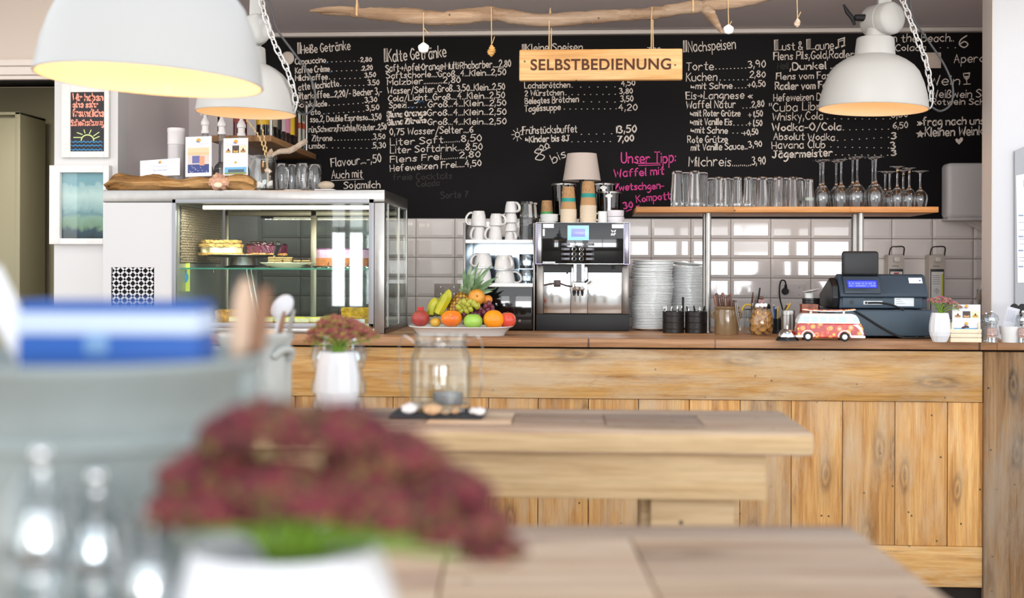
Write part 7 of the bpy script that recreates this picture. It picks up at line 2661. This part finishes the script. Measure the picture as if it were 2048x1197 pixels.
# notice board on the white column
YN = YR - .004
e = thing('notice_board', 'grey notice board with a printed price sheet on the white column', 'notice board', (X(2030, YN), YN, Z(432, YN, 2030)))
nz = lambda py: Z(py, YN, 2030) - e.location.z
nx = lambda px: X(px, YN) - e.location.x
t = MB()
t.prism([(nx(2027), nz(303)), (nx(2200), nz(230)), (nx(2200), nz(700)), (nx(2029), nz(700))], -.012, 0)
t.build('board', mat('grey_board', '#9a9ca1', .5), e)
t = MB()
t.prism([(nx(2029), nz(352)), (nx(2190), nz(320)), (nx(2192), nz(560)), (nx(2033), nz(566))], -.014, -.0125)
t.m = 1
for i, py in enumerate((430, 445, 460, 472, 478, 488, 500, 515, 522, 532)):
    t.box(nx(2034 + (i % 3)), nx(2140 if i % 3 else 2044), -.0145, -.0135, nz(py + (3 if i % 3 == 0 else 1)), nz(py))
t.m = 2
t.box(nx(2044), nz(0) * 0 + nx(2060), -.0145, -.0135, nz(375), nz(360))
t.build('price_sheet', [mat('sheet_white', '#dcdee6', .6), mat('sheet_print', '#8793a6', .7), mat('sheet_red', '#c98f85', .7)], e)
# ------------------------------------------------------------------ fruit platter
YFr = 4.92
kf = mpp(923, YFr)
fo = Vector((X(923, YFr), YFr, CT))
pl = thing('fruit_platter', 'white boat-shaped china platter full of fruit on the counter', 'platter', fo)
hp = 17.5 * kf
def rr(w, d, p=3.2, n=40):
    out = []
    for i in range(n):
        a = 2 * math.pi * i / n
        c, s = math.cos(a), math.sin(a)
        out.append((w * abs(c) ** (2 / p) * (1 if c >= 0 else -1), d * abs(s) ** (2 / p) * (1 if s >= 0 else -1)))
    return out
rings = []
for w, d, z in ((86, .075, 0), (87, .078, 2), (91, .088, 8), (97, .102, 13.5), (104, .118, 17), (104, .118, 18.2), (98, .106, 15.5), (90, .088, 9), (84, .075, 3.5)):
    rings.append([(x, y, z * kf + (1.4 * kf * (abs(x) / (104 * kf)) ** 6 if z > 12 else 0)) for x, y in rr(w * kf, d)])
t = MB()
vs = [p for r in rings for p in r]
n = 40
fs = [(i * n + j, i * n + (j + 1) % n, (i + 1) * n + (j + 1) % n, (i + 1) * n + j) for i in range(len(rings) - 1) for j in range(n)]
fs += [tuple(range(n)), tuple((len(rings) - 1) * n + j for j in range(n))]
t.add(vs, fs)
t.build('platter', M['ceramic'], pl)
def fmat(name, stops, scale=9, rough=.35, bump=.0, bs=120, spot=None):
    t = NT(name)
    mp = t.coord()
    nz = t.l(mp, t.n('ShaderNodeTexNoise', i_Scale=scale, i_Detail=3.0), 0, 'Vector')
    r = t.ramp(nz, [(.3 + .4 * i / max(1, len(stops) - 1), c) for i, c in enumerate(stops)])
    col = r.outputs[0]
    if spot:
        n2 = t.l(mp, t.n('ShaderNodeTexVoronoi', i_Scale=220.0), 0, 'Vector')
        r2 = t.ramp(n2, [(.1, (1, 1, 1, 1)), (.25, (0, 0, 0, 1))])
        col = t.mix(r2.outputs[0], col, spot)
    t.base(col)
    t.b.inputs['Roughness'].default_value = rough
    t.b.inputs['Subsurface Weight'].default_value = .05
    if bump:
        n3 = t.l(mp, t.n('ShaderNodeTexNoise', i_Scale=bs), 0, 'Vector')
        t.bump(n3.outputs[0], bump, .001)
    return t.mat
def fp(px, py, dy=0):
    p = P(px, py, YFr + dy)
    return p
def round_fruit(name, label, cat, px, py, rx, rz, dy, m, dimple=.25, stemc=None, tilt=(0, 0)):
    c = fp(px, py, dy)
    k = mpp(px, YFr + dy)
    e = thing(name, label, cat, c)
    prof = []
    n = 16
    for i in range(n + 1):
        a = math.pi * i / n
        r, z = math.sin(a), -math.cos(a)
        z *= 1 - dimple * .55 * math.exp(-(r / .30) ** 2)
        prof.append((r if 0 < i < n else 0, z))
    t = MB()
    t.M = Matrix.Rotation(tilt[0], 4, 'X') @ Matrix.Rotation(tilt[1], 4, 'Y')
    t.lathe([(a * rx * k, b * rz * k) for a, b in prof], 30)
    t.build('flesh', m, e, ang=80)
    if stemc:
        t = MB()
        t.M = Matrix.Rotation(tilt[0], 4, 'X') @ Matrix.Rotation(tilt[1], 4, 'Y')
        z = rz * k * (1 - dimple * .5)
        t.tube([(0, 0, z - .002), (.001, 0, z + .006)], [.0018, .0025], 6)
        t.build('stem', mat('fruit_stem', stemc, .7), e)
    return e
zb = lambda py: 0
e = round_fruit('pomegranate', 'red and olive pomegranate at the vitrine end of the platter', 'pomegranate', 841, 637, 18, 17, .0, fmat('pomegranate_skin', ['#7d6c35', '#8f4f3a', '#a83c36', '#8f3632'], 14, .4, .1), .1, tilt=(0, R(0)))
t = MB()
k = mpp(841, YFr)
for i in range(6):
    a = 2 * math.pi * i / 6
    t.tube([(4 * k * math.cos(a), 4 * k * math.sin(a), 16 * k), (5 * k * math.cos(a), 5 * k * math.sin(a), 20 * k), (6.5 * k * math.cos(a), 6.5 * k * math.sin(a), 22.5 * k)], [2.6 * k, 2 * k, .5 * k], 6)
t.build('crown', mat('pomegranate_crown', '#c8382e', .5), e)
round_fruit('persimmon', 'shiny orange persimmon in the front of the platter', 'persimmon', 903, 637.5, 21.5, 17.5, -.03, fmat('persimmon_skin', ['#e07a1e', '#ee8a22', '#e2662a'], 8, .18), .15)
round_fruit('green_apple', 'green apple in the front middle of the platter', 'apple', 946, 643, 19.5, 16, -.035, fmat('green_apple_skin', ['#7fae45', '#93c24e', '#a3c95a'], 10, .3), .3, '#4a3a22')
round_fruit('orange', 'large orange in the front of the platter', 'orange', 987, 639.5, 20.5, 19.5, -.03, fmat('orange_peel', ['#f08e0c', '#f59a12', '#ee8a10'], 10, .4, .35, 260), .05)
round_fruit('red_apple', 'red apple beside the large orange at the platter end', 'apple', 1015, 641, 17, 17, .0, fmat('red_apple_skin', ['#e8834e', '#d9573c', '#c8372e'], 12, .3, 0, 0, '#e8a07a'), .3, '#4a3a22')
round_fruit('russet_pear', 'brownish yellow nashi pear on top beside the pineapple crown', 'pear', 953, 595, 17, 16, .02, fmat('russet_skin', ['#b87722', '#d08a28', '#d99a3a'], 12, .45, .2, 200, '#a86a20'), .45, '#3a2412', (R(78), R(8)))
round_fruit('tangerine', 'small orange tangerine behind the nashi pear', 'tangerine', 974, 600, 11, 10, .05, fmat('tangerine_peel', ['#c8781e', '#d8862a'], 10, .45, .3, 240), .15)
round_fruit('quince', 'small yellow fruit low between pomegranate and persimmon', 'fruit', 871, 645, 11, 9.5, -.015, fmat('quince_skin', ['#a98327', '#d8ac40'], 16, .4), .1)
# bananas
bn = thing('bananas', 'two greenish yellow bananas of one bunch standing behind the persimmon', 'bananas', fp(885, 632, .03))
bo = Vector(bn.location)
MBan = fmat('banana_skin', ['#8f9a1e', '#b8b21f', '#c9bc2c'], 10, .4)
k = mpp(885, YFr)
for i, pts in enumerate((((863, 630), (864, 618), (869, 606), (877, 600)), ((876, 628), (884, 612), (892, 597), (894, 588), (891, 584)))):
    Q = crom([P(a, b, YFr + .03 - .015 * i) - bo for a, b in pts], 6)
    L = len(Q)
    rs = [(9.5 if i == 0 else 11.5) * k * (.62 + .38 * math.sin(math.pi * min(1, .18 + .75 * j / (L - 1)))) * (1 if j < L - 2 else .6) for j in range(L)]
    t = MB()
    t.tube(Q, rs, 7)
    b_ = t.build('banana', MBan, bn, ang=25)
    t = MB()
    t.ball(Q[0] + Vector((0, -.004, -.002)), rs[0] * .8, (1, 1, .6), 8, 6)
    t.build('banana_end', mat('banana_end', '#4a4a20', .6), b_)
# pineapple
pa = thing('pineapple', 'pineapple lying at the back of the platter with a spiky green crown', 'pineapple', fp(922, 612, .05))
po = Vector(pa.location)
k = mpp(922, YFr + .05)
t = NT('pineapple_skin')
mp = t.coord((1, 1, 1))
vo = t.l(mp, t.n('ShaderNodeTexVoronoi', i_Scale=75.0, i_Randomness=.25), 0, 'Vector')
r_ = t.ramp(vo, [(.0, '#e8c777'), (.25, '#c98f2c'), (.55, '#7a5a1e'), (.8, '#3c3a18')])
t.base(r_.outputs[0])
t.bump(vo.outputs[0], .8, .004)
ax = (P(938, 590, YFr + .05) - P(905, 634, YFr + .05)).normalized()
t2 = MB()
t2.tube(crom([po - ax * 26 * k, po - ax * 22 * k, po - ax * 8 * k, po + ax * 10 * k, po + ax * 22 * k, po + ax * 25 * k], 3) and [p - po for p in crom([po - ax * 26 * k, po - ax * 22 * k, po - ax * 8 * k, po + ax * 10 * k, po + ax * 22 * k, po + ax * 25 * k], 3)], [q * k for q in (5, 12, 16, 19, 21, 22, 23, 23, 23, 22.5, 22, 20, 18, 14, 11, 7)], 22)
t2.build('fruit_body', t.mat, pa, ang=80)
rnd = random.Random(2)
c0 = ax * 22 * k
t = MB()
tips = [(927, 537, -2), (942, 530, 0), (958, 524, 2), (966, 536, 2), (984, 530, 1), (975, 543, -3), (996, 554, 1), (988, 566, 3), (938, 548, -4), (950, 540, -6), (932, 560, 2), (926, 556, 4), (962, 552, -5), (985, 583, -2), (978, 572, -6), (921, 570, 5), (918, 578, 3), (948, 556, -8), (968, 560, -8), (915, 586, 0), (990, 578, 3), (930, 572, -7), (955, 568, -10), (940, 575, -9)]
for i, (a, b, d) in enumerate(tips):
    tip = P(a, b, YFr + .05 + d * .006) - po
    v = tip - c0
    base = c0 + v * .08
    side = v.cross(Vector((0, 1, 0)))
    side = side.normalized() if side.length > 1e-6 else Vector((1, 0, 0))
    w_ = rnd.uniform(4.0, 5.6) * k
    bend = Vector((0, -1, .2)) * v.length * .12
    P_ = [base, base + v * .3 + bend * .6, base + v * .65 + bend, tip]
    ws = [w_ * .8, w_, w_ * .7, w_ * .05]
    vs = []
    for p, ww in zip(P_, ws):
        vs += [p - side * ww, p + Vector((0, .0025, -.0012)), p + side * ww, p + Vector((0, .0006, .0008))]
    fs = []
    for q in range(3):
        for s_ in range(4):
            fs.append((q * 4 + s_, q * 4 + (s_ + 1) % 4, q * 4 + 4 + (s_ + 1) % 4, q * 4 + 4 + s_))
    t.m = i % 2
    t.add(vs, fs)
t.build('leaf_crown', [mat('pineapple_leaf', '#5f7d52', .5, var=.35, vs=60), mat('pineapple_leaf_pale', '#8aa27a', .5, var=.3, vs=60)], pa)
def grapes(label, pts, dy, m, r, seed):
    cx_, cy_ = pts[0]
    e = thing('grape_bunch', label, 'grapes', fp(cx_, cy_, dy))
    o_ = Vector(e.location)
    k = mpp(cx_, YFr + dy)
    rnd = random.Random(seed)
    for a, b in pts:
        q = P(a, b, YFr + dy + rnd.uniform(-.012, .012)) - o_
        t = MB()
        t.M = Matrix.Translation(q) @ Matrix.Rotation(rnd.uniform(-1, 1), 4, 'Y')
        t.ball((0, 0, 0), r * k, (.85, .85, 1.12), 14, 9)
        t.build('grape', m, e)
    t = MB()
    for a, b in pts[1:6]:
        t.tube([(0, .01, 0), P(a, b, YFr + dy + .008) - o_], .0012, 5)
    t.build('stalk', M['sstem'], e)
grapes('bunch of green grapes on top of the persimmon and green apple', [(935, 609), (917, 615), (928, 604), (921, 606), (930, 615), (941, 618), (951, 611), (939, 604), (922, 622), (933, 622), (947, 607), (941, 612), (925, 611), (955, 613)], -.02, mat('green_grape', '#a9a83a', .25, sss=.3, coat=.2), 6.6, 4)
grapes('bunch of dark red grapes spilling down beside the large orange', [(960, 622), (972, 612), (978, 608), (983, 614), (975, 620), (968, 626), (985, 622), (966, 633), (958, 630), (950, 628), (944, 627), (935, 628), (928, 629), (964, 640), (970, 634), (960, 618), (953, 634), (978, 627)], .005, mat('red_grape', '#6f2f42', .3, sss=.2, var=.4, vs=40), 6.0, 9)
# ------------------------------------------------------------------ middle table: lantern jar, slate, shells, utensil crock
YJ2 = 2.262
kj = mpp(882, YJ2)
st = thing('slate_plate', 'dark slate plate under the lantern jar', 'plate', (X(880, YJ2), YJ2 - .005, TZ + .0006))
MB().box(-.086, .086, -.060, .060, 0, .006, .001).build('slate', mat('slate_stone', '#2b2c30', .7, bump=.4, bs=60), st)
ZJ = TZ + .0072
jr = thing('lantern_jar', 'wide preserving jar used as a tealight lantern on the slate plate', 'jar', (X(882, YJ2), YJ2, ZJ))
r, h = 61.5 * kj, 154 * kj
t = MB()
t.lathe([(0, .002), (r * .90, .002), (r * .97, .008), (r, h * .12), (r, h * .60), (r * .97, h * .70), (r * .84, h * .82), (r * .82, h * .85), (r * .82, h * .90), (r * .875, h * .92), (r * .875, h * .985), (r * .84, h), (r * .80, h * .985), (r * .78, h * .9), (r * .78, h * .84), (r * .80, h * .81), (r * .93, h * .69), (r * .96, h * .59), (r * .96, h * .12), (r * .9, .014), (0, .010)], 48)
t.build('jar_glass', M['thin'], jr)
t = MB()
t.tube([(r * .845 * math.cos(i * .2618), r * .845 * math.sin(i * .2618), h * .875) for i in range(24)], .0014, 6, True)
for s in (-1, 1):
    t.tube(crom([(s * r * .85, 0, h * .875), (s * r * 1.2, -.004, h * .97), (s * r * 1.36, 0, h * .80), (s * r * 1.30, .002, h * .55), (s * r * 1.34, 0, h * .35), (s * r * 1.22, .004, h * .16)], 6), .0011, 6)
t.build('wire_handle', M['steel'], jr)
tl = thing('tealight', 'tealight in a metal cup standing inside the lantern jar', 'tealight', (X(897, YJ2), YJ2 - .006, ZJ + .0145))
kt = kj
MB().lathe([(0, 0), (29 * kt, 0), (30 * kt, .002), (30 * kt, 22 * kt), (29 * kt, 22 * kt), (28.6 * kt, .003), (0, .003)], 28).build('cup', M['alu'], tl)
MB().lathe([(0, .0035), (27.5 * kt, .0035), (27.5 * kt, 17 * kt), (0, 17 * kt)], 24).build('wax', mat('white_wax', '#ecebea', .5, sss=.2), tl)
for i, (px, py, s, kd, m, lab) in enumerate(((820, 822, 17, 'fan', 0, 'white shell on the slate at the vase side of the jar'), (866, 826, 19, 'fan', 1, 'tan shell in front of the lantern jar'), (892, 829, 12, 'fan', 2, 'small brownish shell beside the tan shell'), (912, 826, 13, 'sp', 1, 'brown snail shell before the tealight'), (950, 829, 15, 'sp', 0, 'pale conch shell at the far corner of the slate'), (838, 806, 13, 'fan', 1, 'peach shell behind the white shell on the slate'), (960, 823, 12, 'fan', 0, 'cream shell behind the pale conch'))):
    Yq = YJ2 - .055 if py > 815 else YJ2 - .01
    t = MB()
    if kd == 'fan':
        t.M = Matrix.Rotation(R(-65), 4, 'X')
        shell_fan(t, s * kj)
    else:
        t.M = Matrix.Rotation(R(80), 4, 'Y')
        shell_spiral(t, s * kj)
    zmin = min(v[2] for v in t.v)
    if px in (820, 838):
        Yq += .012
    tag(t.build('sea_shell', [SH[0], mat('shell_tan2', '#cda67e', .5, var=.3, vs=40), mat('shell_brown', '#a08a70', .6, var=.4, vs=60)][m], None, (X(px, Yq), Yq, ZJ - zmin), ang=80), lab, 'shell', 'shells on the slate plate')
# clear mills half hidden by the vase
for i, (px, lab) in enumerate(((650, 'clear acrylic mill behind the vase, toward the grey crock'), (707, 'clear acrylic mill behind the vase, toward the lantern jar'))):
    mill((X(px, YTb + .062), YTb + .062 - .012 * 0, TZ + .0006), 27 * kj, 150 * kj, lab, None)
# stoneware crock with utensils
YCk = 2.13
kc = mpp(512, YCk)
zc = TZ + .0006
ck = thing('utensil_crock', 'grey glazed crock with ear handles holding cutlery', 'crock', (X(512, YCk), YCk, zc))
r, h = 70 * kc, Z(668, YCk) - zc
M['crock'] = mat('pale_grey_stoneware', '#a9aba6', .3, coat=.3, var=.15, vs=14)
t = MB()
t.lathe([(0, .001), (r * .96, .001), (r, .008), (r, h * .72), (r * .96, h * .82), (r * .98, h * .88), (r * 1.06, h * .92), (r * 1.07, h * .97), (r, h), (r * .9, h * .96), (r * .88, .012), (0, .010)], 48)
t.build('body', M['crock'], ck)
for s in (-1, 1):
    MB().tube(crom([(s * r * .7, -r * .72, h * .74), (s * r * .92, -r * .62, h * .82), (s * r * 1.08, -r * .3, h * .80), (s * r * 1.02, -r * .2, h * .70)], 6), .0075, 10).build('ear_handle', M['crock'], ck)
M['paddle'] = mat('brown_wood_utensil', '#8d6448', .5, var=.3, vs=30)
for i, (bx, tx, ty, m, hd, lab) in enumerate(((505, 508, 622, 'paddle', .0, 'brown wooden handle upright in the grey crock'), (530, 572, 625, 'paddle', .0, 'brown wooden handle leaning out of the grey crock'), (538, 586, 622, 'steel', .0, 'steel fork handle leaning furthest out of the grey crock'), (515, 519, 620, 'steel', .0, 'steel handle beside the upright wooden one'))):
    b0 = Vector((X(bx, YCk), YCk + .012 * (i - 1.5), zc + .014))
    v = Vector((X(tx, YCk), YCk + .018 * (i - 1.5), Z(ty, YCk))) - b0
    e = thing('cutlery', lab, 'cutlery', b0, 0, 'cutlery in the grey crock')
    MB().tube([v * 0, v * .6, v * .9, v], [.003, .004, .0055, .003], 8, flat=.5).build('handle', M[m], e)
# ------------------------------------------------------------------ near table: bucket, pack, spoons, mills, vase
YBk = .76
kb = mpp(205, YBk)
zb = TZ + .0008
M['zinc'] = mat('galvanised_zinc', '#98a19f', .62, .35, var=.14, vs=14)
bk = thing('zinc_bucket', 'galvanised zinc bucket close to the camera', 'bucket', (X(205, YBk), YBk, zb))
zr = Z(722, YBk) - zb
r = 305 * kb
t = MB()
t.lathe([(0, .004), (r * .80, .004), (r * .80, 0), (r * .82, 0), (r * .84, .006), (r * .925, zr * .77), (r * .975, zr * .785), (r * .975, zr * .81), (r * .93, zr * .825), (r * .985, zr * .965), (r * 1.03, zr * .985), (r * 1.035, zr * 1.0), (r * 1.02, zr * 1.012), (r * .99, zr * 1.0), (r * .97, zr * .98), (r * .81, .008), (0, .008)], 56)
t.build('pail', M['zinc'], bk)
for s in (-1, 1):
    t = MB()
    t.box(s * r * .96 - .004, s * r * .96 + .004, -.018, .018, zr * .84, zr * .97, .003)
    t.build('handle_lug', M['zinc'], bk)
t = MB()
t.tube([(r * 1.02 * math.cos(a), r * .95 * abs(math.sin(a)) * .98 - .004, zr * .90 - .10 * zr * math.sin(a) * 0 - .03 * math.sin(a)) for a in [R(180 - 7.5 * i) for i in range(25)]], .0028, 8)
t.build('bail_wire', M['steel'], bk)
bp_ = thing('sachet_pack', 'blue and white pack standing in the zinc bucket', 'pack', (X(235, YBk), YBk, zb + .0085))
zo = bp_.location.z
px0, px1 = X(60, YBk) - bp_.location.x, X(415, YBk) - bp_.location.x
zz = lambda py: Z(py, YBk - .02) - zo
M['packblue'] = mat('pack_blue', '#0b4f9e', .5)
t = MB()
t.box(px0, px1, -.02, .02, 0, zz(674), .004)
t.box(px0, px1, -.02, .02, zz(632), zz(607), .005)
t.build('blue_wrapper', M['packblue'], bp_)
MB().box(px0, px1, -.0202, .0202, zz(674) - .001, zz(632) + .001, .002).build('white_stripe', mat('pack_white', '#b9c6dc', .5), bp_)
MB().box(px0 + .045, px0 + .060, -.0208, -.0195, zz(715), zz(674), .0003).build('pale_mark', mat('pack_pale', '#6a8fb8', .5), bp_)
for i, (bx, tx, ty, dy, hw_, m, lab) in enumerate(((470, 492, 560, .035, .0075, 'lightwood', 'pale wooden spatula leaning at the bucket rim'), (480, 532, 575, .05, .007, 'paddle', 'darker wooden spoon leaning at the bucket rim'))):
    Yq = YBk + dy
    b0 = Vector((X(bx - 55, Yq), Yq, zb + .012))
    v = Vector((X(tx, Yq), Yq, Z(ty, Yq))) - b0
    e = thing('wooden_spatula', lab, 'spatula', b0, 0, 'wooden spatulas in the bucket')
    m_ = M['paddle'] if m == 'paddle' else mat('pale_wood_utensil', '#c3a58c', .5)
    MB().tube([v * 0, v * .6, v * .75, v * .95, v], [.004, .005, hw_ * .9, hw_, hw_ * .4], 10, flat=.4).build('blade', m_, e)
Yq = 1.55
b0 = Vector((X(520, YCk), YCk + .01, zc + .02))
tp = Vector((X(568, YCk), YCk - .005, Z(610, YCk)))
e = thing('white_spoon', 'white spoon leaning out of the grey crock, bowl up', 'spoon', b0, 0)
v = tp - b0
t = MB()
t.tube([v * 0, v * .88], .005, 10)
t.M = Matrix.Translation(v * .97) @ Matrix.Rotation(R(38), 4, 'Y')
t.ball((0, 0, 0), .017, (1, .35, 1.45), 20, 12)
t.build('spoon', mat('white_melamine', '#c9c9cc', .35), e)
e = thing('paper_strip', 'pale paper strip sticking diagonally out of the bucket near the frame edge', 'paper strip', (X(20, YBk + .03), YBk + .03, zb + .02))
a = P(-30, 540, YBk + .03) - e.location
b = P(66, 735, YBk + .03) - e.location
d_ = Vector((.009, 0, .003))
t = MB()
t.add([a - d_, a + d_, b + d_, b - d_] + [q + Vector((0, .002, 0)) for q in (a - d_, a + d_, b + d_, b - d_)], [(0, 1, 2, 3), (7, 6, 5, 4), (0, 4, 5, 1), (1, 5, 6, 2), (2, 6, 7, 3), (3, 7, 4, 0)])
t.tube([b, Vector((b.x, 0, 0))], .003, 6)
t.build('strip', M['paper'], e)
Yml = .60
km_ = mpp(150, Yml)
for i, (px, dy, top, lab) in enumerate(((85, .0, 885, 'tallest acrylic mill in front of the bucket, at the frame edge'), (195, .03, 935, 'middle acrylic mill of three in front of the bucket'), (305, -.01, 1010, 'lowest acrylic mill of three, beside the big vase'))):
    c = (X(px, Yml + dy), Yml + dy, zb)
    hh = Z(top, Yml + dy) - zb
    mill(c, .019, hh, lab, mat('mill_filling', '#8f8d88', .6, var=.5, vs=150))
YVs = .60
kv = mpp(575, YVs)
zt = Z(1096, YVs) - zb
v, c, h, r = vase(575, 0, YVs, 470, zt / kv, 'big white fluted vase closest to the camera', zb)
k = kv
sedum(c, h, [(-150, 125, 20, 110), (-40, 215, -20, 125), (95, 205, 0, 125), (190, 165, 20, 120), (300, 100, 10, 105), (370, 45, 0, 70), (-215, 45, 0, 65), (10, 120, -70, 100), (150, 105, -60, 100), (260, 60, -40, 80), (-110, 70, -50, 85), (405, -10, 10, 62), (60, 95, -100, 95), (210, 75, -80, 90), (330, 30, -20, 75), (-180, 75, -20, 85)], k, 21, 'large dark red sedum sprig close to the camera', 85, 75, ('#7d3238', '#521c24', '#6a5a2c'))  # second red is the shaded tone, put into the floret colour
